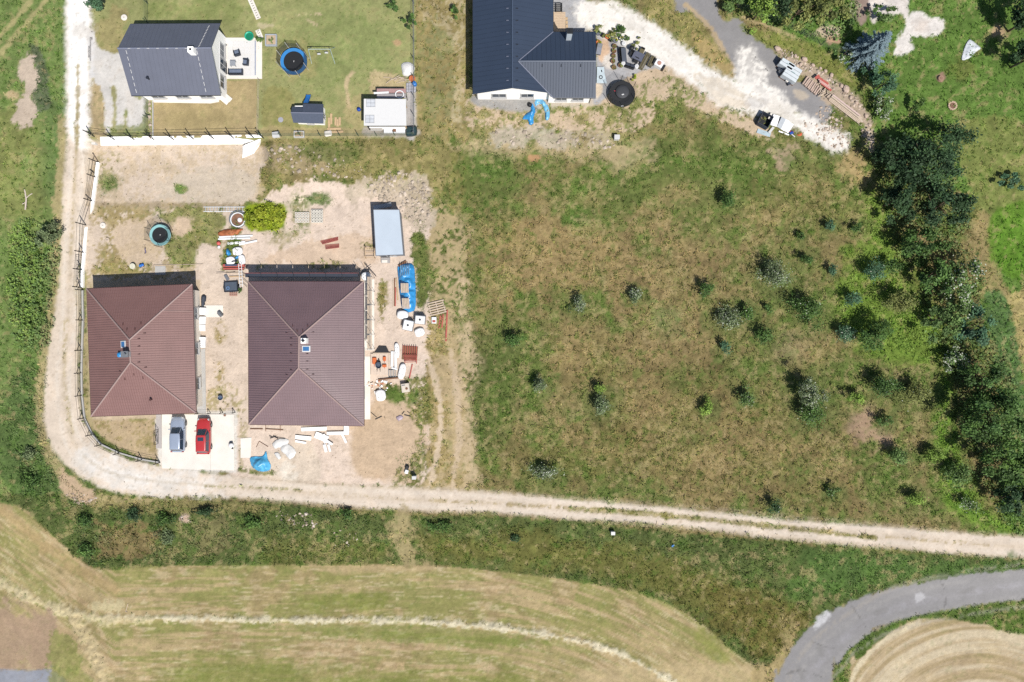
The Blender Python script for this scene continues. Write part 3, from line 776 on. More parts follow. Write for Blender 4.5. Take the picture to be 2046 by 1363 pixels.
# ---- build the sheet
gxm = (GU - CX) / S; gym = (CY - GV) / S
inview = ((U > -140) & (U < 2190) & (V > -120) & (V < 1490))
lump = vnoise(U, V, 30, 88, 3) * .10 + fine * .05
GZb = GZ + np.where(inview, lump * np.clip(G, .06, 1) , 0)
GZb = GZb + .26 * MASK['windrow'] * np.clip(.7 + .6 * fine, .1, 1.3)          # raked hay lies in low ridges


def sub_sheet(name, mask, dz, m):
    """quads of the grid where mask holds (or all)"""
    idx = np.arange(NV * NU).reshape(NV, NU)
    q = np.stack([idx[1:, :-1], idx[1:, 1:], idx[:-1, 1:], idx[:-1, :-1]], -1)
    if mask is not None:
        mq = (mask[1:, :-1] + mask[1:, 1:] + mask[:-1, 1:] + mask[:-1, :-1]) / 4 > .5
        mq &= (np.diff(gu)[None, :] < 12) & (np.diff(gv)[:, None] < 12)
        q = q[mq]
    q = q.reshape(-1, 4)
    used, inv = np.unique(q, return_inverse=True)
    P = np.stack([gxm.ravel()[used], gym.ravel()[used], GZb.ravel()[used] + dz], -1)
    me = np_mesh(name, P, inv.reshape(-1, 4), C.reshape(-1, 3)[used], smooth=True)
    me.materials.append(m)
    return link(name, me)


GM = ground_mat('ground_cover', (.08, .09, .10), .35, .4)
GMR = ground_mat('packed_track', (.05, .06, .06), .12, .35)
GMA = ground_mat('worn_asphalt', (.05, .05, .06), .10, .15)
tag(sub_sheet('ground', None, 0, GM), kind='structure')
centre_grass = {}
for nm in ('dirt_track', 'asphalt_road', 'access_lane', 'white_gravel_drive', 'gravel_drive', 'grey_hardstanding', 'mown_field', 'stubble_patch'):
    mk = MASK[nm].copy()
    if nm == 'dirt_track': mk[G > .45] = 0
    if nm == 'access_lane': mk[MASK['white_gravel_drive'] > .5] = 0
    if nm == 'mown_field': mk[(MASK['asphalt_road'] > .4) | (MASK['grey_hardstanding'] > .5)] = 0
    tag(sub_sheet(nm, mk, .012 if nm not in ('mown_field', 'stubble_patch') else .006, {'asphalt_road': GMA, 'access_lane': GMA, 'grey_hardstanding': GMA, 'mown_field': GM, 'stubble_patch': GM}.get(nm, GMR)), kind='structure')


# ------------------------------------------------------------------ grass blades
def gcol(px_i, py_i): return C[py_i, px_i]


def grid_index(x, y):
    iu = np.clip(np.searchsorted(gu, CX + x * S), 0, NU - 1); iv = np.clip(np.searchsorted(gv, CY - y * S), 0, NV - 1)
    return iu, iv


def blades(name, label, n, hmin, hmax, wd, lean, sel, tint, bright):
    u = rng.uniform(-60, 2106, n); v = rng.uniform(-60, 1424, n)
    x = (u - CX) / S; y = (CY - v) / S
    iu, iv = grid_index(x, y)
    keep = rng.random(n) < sel(iu, iv)
    x, y, iu, iv = x[keep], y[keep], iu[keep], iv[keep]; n = len(x)
    z = GZb[iv, iu]
    hh = rng.uniform(hmin, hmax, n) * (0.5 + 0.5 * HT[iv, iu]) * (1 + .5 * np.clip(mid[iv, iu], -1, 1))
    a = rng.uniform(0, 2 * np.pi, n) * .7 + 2.0 + vnoise(x, y, 3.0, 9, 2) * 2
    ln = rng.uniform(.4, 1, n) * lean
    w = wd * rng.uniform(.6, 1.4, n)
    dx, dy = np.cos(a), np.sin(a)
    base = np.stack([x, y, z - .02], -1)
    side = np.stack([-dy, dx, np.zeros(n)], -1) * w[:, None]
    tip = base + np.stack([dx * hh * ln, dy * hh * ln, hh * np.sqrt(np.clip(1 - ln * ln, .05, 1))], -1)
    Vt = np.stack([base - side, base + side, tip], 1).reshape(-1, 3)
    F = np.arange(3 * n).reshape(-1, 3)
    cc = C[iv, iu] * (bright * (1 + .35 * (rng.random(n) - .5) + .25 * np.clip(fine[iv, iu], -1, 1)))[:, None]
    t = rng.random(n)[:, None]
    cc = np.where(t < tint[0], cc * np.array([1.32, 1.22, 1.05]), np.where(t > 1 - tint[1], cc * np.array([.72, .95, .62]), cc))
    me = np_mesh(name, Vt, F, np.repeat(cc, 3, axis=0))
    me.materials.append(mat('grass_blade', (0, 0, 0), .8, attr=True, var=.05, spec=.15, transl=.3))
    o = link(name, me)
    return tag(o, label, kind='stuff')


blades('meadow_grass', 'tall dry and green grass covering the meadow and banks', 520000, .12, .42, .028, .92,
       lambda iu, iv: np.where(G[iv, iu] > .6, np.clip(G[iv, iu], 0, 1) * (.55 + .45 * sst(.5 + w1[iv, iu])), 0), (.25, .2), 1.62)
blades('short_grass', 'short lawn grass and sparse weeds on bare soil', 240000, .05, .16, .03, .9,
       lambda iu, iv: np.where(G[iv, iu] <= .6, np.clip(G[iv, iu] * 1.3, 0, 1), 0), (.22, .18), 1.5)


def tufts(name, label, n, per, lmin, lmax, wd, sel, bright):
    """rosettes of longer blades: the coarse texture of the meadow"""
    u = rng.uniform(-60, 2106, n); v = rng.uniform(-60, 1424, n)
    iu, iv = grid_index((u - CX) / S, (CY - v) / S)
    k = rng.random(n) < sel(iu, iv)
    x, y, iu, iv = ((u - CX) / S)[k], ((CY - v) / S)[k], iu[k], iv[k]; n = len(x)
    kind = rng.random(n)
    hue = np.where((kind < .42)[:, None], np.array([1.34, 1.32, 1.26]), np.where((kind < .76)[:, None], np.array([.92, 1.16, .78]), np.array([.62, .78, .55])))  # straw, green, and a dark tone that puts extra meadow shadow into the colour
    bc = C[iv, iu] * hue * (bright * rng.uniform(.8, 1.25, n))[:, None]
    sz = rng.uniform(.6, 1.3, n)
    I = np.repeat(np.arange(n), per); m = len(I)
    a = rng.uniform(0, 2 * np.pi, m); hh = rng.uniform(lmin, lmax, m) * sz[I] * (.5 + .5 * HT[iv, iu][I]); ln = rng.uniform(.55, .97, m)
    dx, dy = np.cos(a), np.sin(a)
    base = np.stack([x[I] + rng.normal(size=m) * .05, y[I] + rng.normal(size=m) * .05, GZb[iv, iu][I] - .02], -1)
    side = np.stack([-dy, dx, np.zeros(m)], -1) * (wd * rng.uniform(.6, 1.4, m))[:, None]
    mid_ = base + np.stack([dx * hh * ln * .45, dy * hh * ln * .45, hh * np.sqrt(1 - ln * ln) * .8 + .05], -1)
    tip = base + np.stack([dx * hh * ln, dy * hh * ln, hh * np.sqrt(1 - ln * ln) * .9], -1)
    Vt = np.stack([base - side * .5, mid_ - side, tip, mid_ + side], 1).reshape(-1, 3)
    me = np_mesh(name, Vt, np.arange(4 * m).reshape(-1, 4), np.repeat(np.clip(bc[I] * rng.uniform(.85, 1.15, m)[:, None], 0, .6), 4, axis=0))
    me.materials.append(MATS['grass_blade'])
    tag(link(name, me), label, kind='stuff')


tufts('grass_tufts', 'coarse tufts of straw and green grass standing out of the meadow', 46000, 6, .22, .5, .035,
      lambda iu, iv: np.where(G[iv, iu] > .55, .35 + .65 * sst(.5 + clump[iv, iu]), 0), 1.35)
tufts('weed_tufts', 'small weed tufts speckling bare soil and rough ground', 16000, 5, .10, .22, .03,
      lambda iu, iv: np.where((G[iv, iu] > .1) & (G[iv, iu] <= .55) & (HT[iv, iu] > .34), .8, 0), 1.0)

# ------------------------------------------------------------------ shared materials
M_white = mat('white_render', (316, 314, 309), .8, var=.05, scale=1.5, bump=.1)
M_cream = mat('cream_render', (290, 280, 264), .85, var=.06, scale=1.2)
M_roofA = mat('slate_blue_sheet', (110, 115, 132), .5, var=.07, scale=.8, spec=.5)
M_roofB = mat('dark_blue_sheet', (62, 76, 98), .52, var=.05, scale=.7, spec=.3)
M_roofC = mat('red_brown_tile_sheet', (154, 117, 112), .5, var=.12, scale=.5, spec=.45)
M_roofD = mat('brown_tile_sheet', (141, 114, 116), .38, var=.11, scale=.5, spec=1.0)
M_capC = mat('brown_ridge_cap', (186, 160, 154), .4, var=.05)
M_capB = mat('blue_ridge_cap', (84, 98, 120), .35, var=.05)
M_capA = mat('slate_ridge_cap', (140, 146, 166), .4, var=.05)
M_gutB = mat('dark_gutter', (52, 56, 66), .45)
M_gutC = mat('brown_gutter', (92, 60, 58), .45)
M_glass = mat('window_glass', (60, 78, 96), .08, spec=.8, var=.1)
M_frame = mat('window_frame', (236, 236, 236), .5, var=.03)
M_blackmetal = mat('black_metal', (40, 42, 46), .5, var=.1)
M_greymetal = mat('galvanised_steel', (170, 174, 178), .4, metal=.5, var=.1)
M_conc = mat('concrete', (206, 204, 200), .9, var=.10, scale=1.6, bump=.15)
M_concw = mat('pale_concrete', (262, 255, 244), .9, var=.10, scale=.6, bump=.1)
M_wood = mat('pine_board', (222, 190, 148), .8, var=.16, scale=5)
M_woodp = mat('weathered_pine', (226, 206, 184), .8, var=.14, scale=5)
M_woodd = mat('brown_wood', (140, 100, 72), .8, var=.2, scale=5)
M_redp = mat('red_primer', (206, 104, 92), .6, var=.16, scale=4)
M_tarp = mat('blue_tarpaulin', (62, 164, 234), .35, var=.18, scale=1.2, spec=.5)
M_poly = mat('white_polystyrene', (290, 290, 290), .8, var=.03)
M_plast = mat('white_plastic', (272, 274, 276), .45, var=.04)
M_black = mat('black_rubber', (34, 36, 40), .6, var=.12)
M_navy = mat('dark_navy_cloth', (58, 66, 82), .7, var=.12)
M_orange = mat('orange_clay', (226, 128, 76), .7, var=.12)
M_blue = mat('blue_plastic', (58, 140, 226), .35, var=.06)
M_teal = mat('teal_plastic', (44, 196, 160), .4, var=.06)
M_grey = mat('grey_plastic', (128, 132, 140), .5, var=.08)
M_bricko = mat('orange_brick', (232, 146, 108), .85, var=.15)


# ------------------------------------------------------------------ houses
def rib_lines(face, along, spacing, wid, hgt, mb, inset=.12):
    """raised seams on a planar roof face running in direction `along`"""
    P = [Vector(p) for p in face]
    n = (P[1] - P[0]).cross(P[2] - P[0]).normalized()
    if n.z < 0: n = -n
    d = (along - n * along.dot(n)).normalized()
    e = n.cross(d).normalized()
    o = P[0]
    q = [((p - o).dot(e), (p - o).dot(d)) for p in P]
    s0 = min(a for a, b in q); s1 = max(a for a, b in q)
    s = math.ceil((s0 + inset) / spacing) * spacing
    while s < s1 - inset:
        ts = []
        for i in range(len(q)):
            (a0, b0), (a1, b1) = q[i], q[(i + 1) % len(q)]
            if (a0 - s) * (a1 - s) < 0:
                ts.append(b0 + (b1 - b0) * (s - a0) / (a1 - a0))
        if len(ts) >= 2:
            t0, t1 = min(ts) + .05, max(ts) - .05
            if t1 - t0 > .25:
                a = o + e * s + d * t0; b = o + e * s + d * t1
                w = e * wid / 2; u = n * hgt; dn = n * -.03
                mb.add([a - w + dn, a + w + dn, a + w * .5 + u, a - w * .5 + u, b - w + dn, b + w + dn, b + w * .5 + u, b - w * .5 + u],
                       [(0, 1, 2, 3), (7, 6, 5, 4), (1, 5, 6, 2), (2, 6, 7, 3), (3, 7, 4, 0), (0, 4, 5, 1)])
        s += spacing


def down(face):
    P = [Vector(p) for p in face]
    n = (P[1] - P[0]).cross(P[2] - P[0]).normalized()
    if n.z < 0: n = -n
    return Vector((n.x, n.y, 0)).normalized()


def on_plane(face, x, y):
    P = [Vector(p) for p in face]
    n = (P[1] - P[0]).cross(P[2] - P[0])
    return P[0].z - (n.x * (x - P[0].x) + n.y * (y - P[0].y)) / n.z


def ccw(pts):
    a = sum(pts[i][0] * pts[(i + 1) % len(pts)][1] - pts[(i + 1) % len(pts)][0] * pts[i][1] for i in range(len(pts)))
    return pts if a > 0 else pts[::-1]


def roof_parts(root, faces, mroof, mcap, mgut, spacing, steps, caps, eaves, ribw=.09, ribh=.042):
    """faces: list of CCW 3D polygons; each a slope of its own with seams on it"""
    for f in faces:
        f = ccw([Vector(p) for p in f])
        sl = MB().slab(f, .10).build('roof_slope', mroof, root, world=True)
        mb = MB()
        rib_lines(f, down(f), spacing, ribw, ribh, mb)
        if steps:
            dd = down(f); rib_lines(f, Vector((-dd.y, dd.x, 0)), steps, .03, .014, mb, .2)
        if mb.v:
            o = MB.build(mb, 'sheet_seams', mroof, None)
            o.parent = sl; o.location = -(ORG[root.name])
            o['kind'] = 'stuff'
    for a, b in caps:
        a = Vector(a) + Vector((0, 0, .03)); b = Vector(b) + Vector((0, 0, .03))
        MB().tube(a, b, .10, 8).build('ridge_cap', mcap, root, world=True)
    for a, b in eaves:
        a = Vector(a) - Vector((0, 0, .08)); b = Vector(b) - Vector((0, 0, .08))
        MB().tube(a, b, .075, 8).build('gutter', mgut, root, world=True)


def wall_ring(root, pts, z0, z1, m, t=.3):
    n = len(pts)
    for i in range(n):
        a = Vector(pts[i]); b = Vector(pts[(i + 1) % n])
        d = (b - a).normalized(); nn = Vector((d.y, -d.x, 0))
        q = [a, b, b - nn * t - d * t, a - nn * t + d * t]
        MB().prism([(p.x, p.y) for p in ccw(q)], z0, z1).build('wall', m, root, world=True)


def inset_quad(pts, k):
    c = sum((Vector((p.x, p.y, 0)) for p in pts), Vector()) / len(pts)
    o = []
    n = len(pts)
    for i in range(n):
        p = pts[i]; a = (pts[i - 1] - p); b = (pts[(i + 1) % n] - p)
        a.z = b.z = 0
        a.normalize(); b.normalize()
        o.append(Vector((p.x, p.y, 0)) + (a + b) * k)
    return o


def window_on(root, a, b, t, w, h, zc, name='window'):
    """window in wall from a to b (outside on the right-hand side), t along"""
    a = Vector((a.x, a.y, 0)); b = Vector((b.x, b.y, 0))
    d = (b - a).normalized(); nn = Vector((d.y, -d.x, 0))
    c = a + (b - a) * t + Vector((0, 0, zc)); rz = math.atan2(d.y, d.x)
    f = MB()
    for sx, sz, dx, dz in ((w, .1, 0, h / 2), (w, .1, 0, -h / 2), (.1, h - .1, -w / 2 + .05, 0), (.1, h - .1, w / 2 - .05, 0), (.06, h - .1, 0, 0)):
        f.box(c + d * dx + Vector((0, 0, dz)) + nn * .03, (sx, .09, sz), rz)
    o = f.build(name, M_frame, root, world=True)
    g = MB().box(c + nn * .012, (w - .1, .03, h - .1), rz).build('pane', M_glass, None)
    g.parent = o; g.location = -ORG[root.name]
    if name == 'window':
        s = MB().box(c + Vector((0, 0, -h / 2 - .07)) + nn * .1, (w + .1, .22, .04), rz).build('sill', M_conc, None)
        s.parent = o; s.location = -ORG[root.name]
    return o


def hip_house(name, label, corners, ridge, g0, ze, zr, mroof, mcap, mgut, guards, loc_px):
    TL, TR, BR, BL = [A(x, y, ze) for x, y in corners]
    Rt, Rb = [A(x, y, zr) for x, y in ridge]
    base = A(loc_px[0], loc_px[1], g0)
    root = thing(name, label, 'house', base)
    roof_parts(root, [(TL, BL, Rb, Rt), (BL, BR, Rb), (BR, TR, Rt, Rb), (TR, TL, Rt)], mroof, mcap, mgut, .28, .42,
               [(TL, Rt), (TR, Rt), (BL, Rb), (BR, Rb), (Rt, Rb)], [(TL, TR), (TR, BR), (BR, BL), (BL, TL)])
    w = inset_quad([TL, BL, BR, TR], .55)
    wall_ring(root, w, g0 - .1, ze - .12, M_cream)
    sof = MB().prism([(p.x, p.y) for p in ccw(inset_quad([TL, BL, BR, TR], .02))], ze - .16, ze - .105)
    sof.build('soffit', M_cream, root, world=True)
    for a, b, ts in ((w[2], w[3], (.2, .5, .8)), (w[1], w[2], (.25, .7)), (w[3], w[0], (.3, .7)), (w[0], w[1], (.3, .65))):
        for t in ts: window_on(root, a, b, t, 1.5, 1.2, g0 + 1.55)
    window_on(root, w[1], w[2], .48, 1.1, 2.05, g0 + 1.08, 'door')
    faces = {'l': (TL, BL, Rb), 'b': (BL, BR, Rb), 'r': (BR, TR, Rt), 't': (TR, TL, Rt)}
    for fk, px, py in guards:
        p = A(px, py, zr - .3); f = faces[fk]
        z = on_plane(f, p.x, p.y)
        p = A(px, py, z); z = on_plane(f, p.x, p.y)
        dd = down(f)
        MB().box(Vector((p.x, p.y, z + .05)), (.28, .05, .12), math.atan2(dd.y, dd.x)).build('snow_guard', mgut, root, world=True)
    return root, dict(TL=TL, TR=TR, BR=BR, BL=BL, Rt=Rt, Rb=Rb, faces=faces, walls=w)


# red-brown house on the left
hc, C_ = hip_house('bungalow', 'bungalow with reddish brown hip roof beside the two parked cars', [(173, 577), (384, 568), (391.5, 825), (182, 832)],
                   [(259, 679), (261, 724)], 0, 3.3, 5.9, M_roofC, M_capC, M_gutC,
                   [('r', 278, 677), ('r', 278, 692), ('r', 278, 708), ('r', 278, 724), ('r', 292, 734), ('r', 290, 666), ('t', 246, 648), ('t', 282, 646), ('t', 254, 658), ('t', 270, 658),
                    ('l', 243, 660), ('l', 240, 742), ('b', 250, 757), ('b', 268, 748), ('b', 286, 755)], (285, 700))
f = C_['faces']['l']
p = A(246, 688, 5.6); z = on_plane(f, p.x, p.y)
sk = MB().box((p.x, p.y, z + .06), (.75, .85, .14), R(2), .03, ry=R(-22)).build('skylight', M_frame, hc, world=True)
g = MB().box((p.x - .01, p.y, z + .135), (.5, .6, .03), R(2), ry=R(-22)).build('pane', mat('sky_blue_glass', (70, 130, 190), .06, spec=.9), None); g.parent = sk; g.location = -ORG[hc.name]
p = A(249, 708, 6.3)
ch = MB().box((p.x + .15, p.y, 5.9), (.75, .62, 1.3), R(2), .02).build('chimney', mat('pale_chimney', (214, 212, 214), .8), hc, world=True)
b = MB().box((p.x + .15, p.y, 6.6), (.85, .72, .1), R(2)).cyl((p.x + .3, p.y, 6.65), .12, .25, 10).build('chimney_cap', M_greymetal, None); b.parent = ch; b.location = -ORG[hc.name]
p = A(240, 709, 5.6)
MB().box((p.x - .05, p.y, on_plane(f, p.x, p.y) + .25), (.55, .55, .4), R(10), .12).build('blue_cover', M_tarp, hc, world=True)
f = C_['faces']['b']; p = A(305, 798, 3.9); z = on_plane(f, p.x, p.y)
MB().cyl((p.x, p.y, z - .1), .09, .5, 10).cyl((p.x, p.y, z + .4), .14, .07, 10).build('vent_pipe', M_gutC, hc, world=True)
# rain pipe crossing the east wall and cable on the roof
f = C_['faces']['r']; pa = A(322, 621, 4.5); pb = A(384, 622, 3.4)
pa.z = on_plane(f, pa.x, pa.y) + .05; pb.z = on_plane(f, pb.x, pb.y) + .05
MB().tube(pa, pb, .035, 6).build('cable', M_capC, hc, world=True)
# chipped corner flashing on the north hip
# brown house in the middle
hd, D_ = hip_house('bungalow', 'unfinished bungalow with dark brown hip roof and scaffold poles', [(496, 562.5), (726, 563), (727, 851), (497, 848)],
                   [(597.5, 674), (596.8, 735.5)], 0, 3.3, 6.2, M_roofD, M_capC, M_gutC,
                   [('r', 626, 664), ('r', 614, 707), ('r', 614, 722), ('r', 614, 738), ('r', 626, 748), ('l', 582, 676), ('l', 582, 690), ('l', 582, 706), ('l', 582, 722), ('l', 582, 739), ('l', 573, 749),
                    ('t', 585, 651), ('t', 615, 651), ('t', 594, 661), ('t', 605, 661), ('l', 573, 665)], (612, 705))
f = D_['faces']['r']
p = A(606.5, 681, 6.6); MBc = MB().box((p.x + .02, p.y, 6.2), (.62, .62, 1.1), 0, .02)
ch = MBc.build('chimney', M_white, hd, world=True)
b = MB().cyl((p.x + .02, p.y, 6.7), .14, .3, 12).tube((p.x - .2, p.y, 6.9), (p.x + .24, p.y, 6.9), .035).tube((p.x + .02, p.y - .2, 6.92), (p.x + .02, p.y + .2, 6.92), .035).build('chimney_cap', M_blackmetal, None); b.parent = ch; b.location = -ORG[hd.name]
p = A(613, 697, 5.7); z = on_plane(f, p.x, p.y)
sk = MB().box((p.x, p.y, z + .06), (.95, .75, .14), 0, .03, ry=R(20)).build('skylight', M_frame, hd, world=True)
g = MB().box((p.x - .01, p.y, z + .14), (.7, .5, .03), 0, ry=R(20)).build('pane', MATS['sky_blue_glass'], None); g.parent = sk; g.location = -ORG[hd.name]

# slate-blue gable house, top left
gA = 2.0; zeA, zrA = gA + 3.0, gA + 5.1
a1, a2, a3, a4 = A(260, 48, zeA), A(440, 47, zeA), A(441, 190, zeA), A(262, 191, zeA)
r1, r2 = A(235, 97, zrA), A(422, 96, zrA)
ha = thing('gable_house', 'gable house with slate blue roof beside the white terrace', 'house', A(350, 120, gA))
roof_parts(ha, [(a1, r1, r2, a2), (a4, a3, r2, r1)], M_roofA, M_capA, M_gutB, .5, 0, [(r1, r2)], [(a1, a2), (a3, a4)], .03, .02)
wA = inset_quad([a1, a4, a3, a2], .45)
wall_ring(ha, wA, gA - .1, zeA - .05, M_white)
for s, (pa, pb) in ((-1, (wA[0], wA[1])), (1, (wA[3], wA[2]))):
    mx_ = (pa + pb) / 2; rr = (r1 if s < 0 else r2)
    t = .3 * -s
    q = [Vector((pa.x, pa.y, zeA - .05)), Vector((pb.x, pb.y, zeA - .05)), Vector((mx_.x, rr.y, zrA - .3))]
    o_ = [v + Vector((t, 0, 0)) for v in q]
    MB().add(q + o_, [(0, 1, 2), (5, 4, 3), (0, 3, 4, 1), (1, 4, 5, 2), (2, 5, 3, 0)]).build('gable', M_white, ha, world=True)
for a, b, ts in ((wA[2], wA[3], (.22, .72)), (wA[1], wA[2], (.2, .5, .8))):
    for t in ts: window_on(ha, a, b, t, 1.6, 1.3, gA + 1.5)
window_on(ha, wA[2], wA[3], .5, 1.6, 2.1, gA + 1.1, 'door')
p = A(379.5, 98, zrA + .7)
ch = MB().box((p.x, p.y, zrA - .1), (.66, .66, 1.5), 0, .02).build('chimney', M_white, ha, world=True)
b = MB().cyl((p.x, p.y, zrA + .6), .14, .07, 12).build('flue', M_blackmetal, None); b.parent = ch; b.location = -ORG[ha.name]
fA = (a4, a3, r1)
p = A(292, 154, 6.4); z = on_plane(fA, p.x, p.y)
vb = MB().cyl((p.x, p.y, z - .1), .10, .55, 10).cyl((p.x, p.y, z + .42), .16, .08, 10).build('vent_pipe', M_gutB, ha, world=True)
# snow stops drawn as short bright clips across both slopes
for (xa, ya), (xb, yb), fc in (((250, 97), (276, 190), fA), ((392, 98), (414, 188), fA), ((417, 49), (398, 96), (a1, a2, r1))):
    for i in range(7):
        t = (i + .5) / 7
        p = A(xa + (xb - xa) * t, ya + (yb - ya) * t, 6.3); z = on_plane(fc, p.x, p.y)
        p = A(xa + (xb - xa) * t, ya + (yb - ya) * t, z); z = on_plane(fc, p.x, p.y)
        MB().box((p.x, p.y, z + .04), (.05, .42, .05), R(6 if fc is fA else -20), rx=R(-25 if fc is not fA else 25)).build('snow_guard', M_frame, ha, world=True)
for i in range(8):
    p = A(258 + i * 19, 97, zrA + .1)
    MB().box((p.x, p.y, zrA + .12), (.3, .05, .05)).build('ridge_clip', M_frame, ha, world=True)

# dark blue L-shaped house, top centre
gB = 1.95; zeB, zrB = gB + 3.0, gB + 4.75
b1, b2 = A(945, -180, zeB), A(945, 188, zeB)
b3, b4 = A(1105, -180, zeB), A(1105, 196, zeB)
rb1, rb2 = A(1023.5, -180, zrB), A(1023.5, 181, zrB)
wy0, wy1 = A(1105, 64, zeB), A(1105, 195.5, zeB)
we0, we1 = A(1190.5, 64, zeB), A(1190.5, 195.5, zeB)
zrW = gB + 4.5
rw0, rw1 = A(1040, 122.5, zrW), A(1191, 122.5, zrW)
rw0 = Vector((rb2.x + (zrB - zrW) / (zrB - zeB) * (b3.x - rb2.x), rw1.y, zrW))
hb = thing('l_shaped_house', 'L-shaped house with dark blue metal roof and a cross wing', 'house', A(1060, 100, gB))
b2s = Vector((b2.x, b2.y, b2.z)); se = Vector((b4.x, wy1.y, zeB))
rb2 = Vector((rb2.x, b2.y + .1, zrB))
roof_parts(hb, [(b1, b2, rb2, rb1), (rb1, rb2, Vector((se.x, b2.y + .1, zeB)), rw0, wy0, b3)], M_roofB, M_capB, M_gutB, .55, 0, [(rb1, rb2)], [(b1, b2), (b3, wy0)], .03, .03)
roof_parts(hb, [(wy1, we1, rw1, rw0)], M_roofB, M_capB, M_gutB, .33, 0, [(rw0, rw1)], [(wy1, we1)], .09, .05)
roof_parts(hb, [(rw0, rw1, we0, wy0)], M_roofB, M_capB, M_gutB, .55, 0, [], [(we0, wy0)], .03, .03)
for a_, b_ in ((wy0, rw0), (rw0, wy1)):
    MB().tube(a_ + Vector((0, 0, .05)), b_ + Vector((0, 0, .05)), .06, 6).build('valley_flashing', M_capA, hb, world=True)
x0, x1, yb_, yt_ = b2.x + .5, b3.x - .45, b2.y + .35, b1.y
wB = [Vector((x0, yt_, 0)), Vector((x0, yb_, 0)), Vector((x1, yb_, 0)), Vector((x1, yt_, 0))]
wall_ring(hb, wB, gB - .1, zeB - .08, M_white)
q = [Vector((x0, yb_, zeB - .08)), Vector((x1, yb_, zeB - .08)), Vector((rb2.x, yb_, zrB - .14))]
o_ = [v + Vector((0, .3, 0)) for v in q]
MB().add(q + o_, [(0, 1, 2), (5, 4, 3), (0, 3, 4, 1), (1, 4, 5, 2), (2, 5, 3, 0)]).build('gable', M_white, hb, world=True)
wW = [Vector((x1 + .01, wy0.y - .4, 0)), Vector((x1 + .01, wy1.y + .4, 0)), Vector((we1.x - .45, we1.y + .4, 0)), Vector((we0.x - .45, we0.y - .4, 0))]
wall_ring(hb, wW, gB - .1, zeB - .08, M_white)
q = [Vector((we0.x - .45, wy1.y + .4, zeB - .08)), Vector((we0.x - .45, wy0.y - .4, zeB - .08)), Vector((we0.x - .45, rw1.y, zrW - .14))]
o_ = [v + Vector((-.3, 0, 0)) for v in q]
MB().add(q + o_, [(0, 1, 2), (5, 4, 3), (0, 3, 4, 1), (1, 4, 5, 2), (2, 5, 3, 0)]).build('gable', M_white, hb, world=True)
window_on(hb, wB[1], wB[2], .3, 1.8, 1.3, gB + 1.5); window_on(hb, wB[1], wB[2], .7, 1.6, 1.3, gB + 1.5)
window_on(hb, wW[1], wW[2], .3, 1.4, 1.2, gB + 1.5); window_on(hb, wW[1], wW[2], .7, 1.4, 1.2, gB + 1.5)
window_on(hb, wW[2], wW[3], .5, 1.8, 2.1, gB + 1.1, 'door')
p = A(1138.5, 62, zrW + .9)
ch = MB().box((p.x, p.y, gB + 3.6), (.62, .55, 3.6), 0, .02).build('chimney', mat('pale_blue_chimney', (222, 232, 240), .7), hb, world=True)
b = MB().box((p.x, p.y, gB + 5.44), (.72, .65, .08)).cyl((p.x, p.y, gB + 5.4), .1, .16, 10).build('chimney_cap', M_blackmetal, None); b.parent = ch; b.location = -ORG[hb.name]
fl = (b1, b2, rb2); fr = (rb1, rb2, b3); fw = (wy1, we1, rw1)
for px, fc in ((1014, fl), (1033, fr)):
    for i in range(7):
        py = 16.5 + i * 24
        p = A(px, py, 6.6); z = on_plane(fc, p.x, p.y)
        MB().box((p.x, p.y, z + .06), (.28, .05, .13)).build('snow_guard', M_capA if fc is fl else M_gutB, hb, world=True)
for px in (1083.5, 1121.5, 1160.5):
    p = A(px, 131, 6.3); z = on_plane(fw, p.x, p.y)
    MB().box((p.x, p.y, z + .06), (.05, .34, .13)).build('snow_guard', M_gutB, hb, world=True)
# downpipes leaning out at the corners
p0 = A(944, 188, zeB); p1 = W(966, 209)
MB().tube(p0 - Vector((0, 0, .1)), Vector((p0.x + .5, p0.y + .3, gB + 2.4)), .05).tube(Vector((p0.x + .5, p0.y + .3, gB + 2.4)), Vector((p0.x + .5, p0.y + .3, gB)), .05).build('downpipe', M_frame, hb, world=True)
p0 = A(1190, 195.5, zeB)
MB().tube(p0 - Vector((0, 0, .1)), Vector((p0.x - .45, p0.y + .35, gB + 2.4)), .05).tube(Vector((p0.x - .45, p0.y + .35, gB + 2.4)), Vector((p0.x - .45, p0.y + .35, gB)), .05).build('downpipe', M_gutB, hb, world=True)


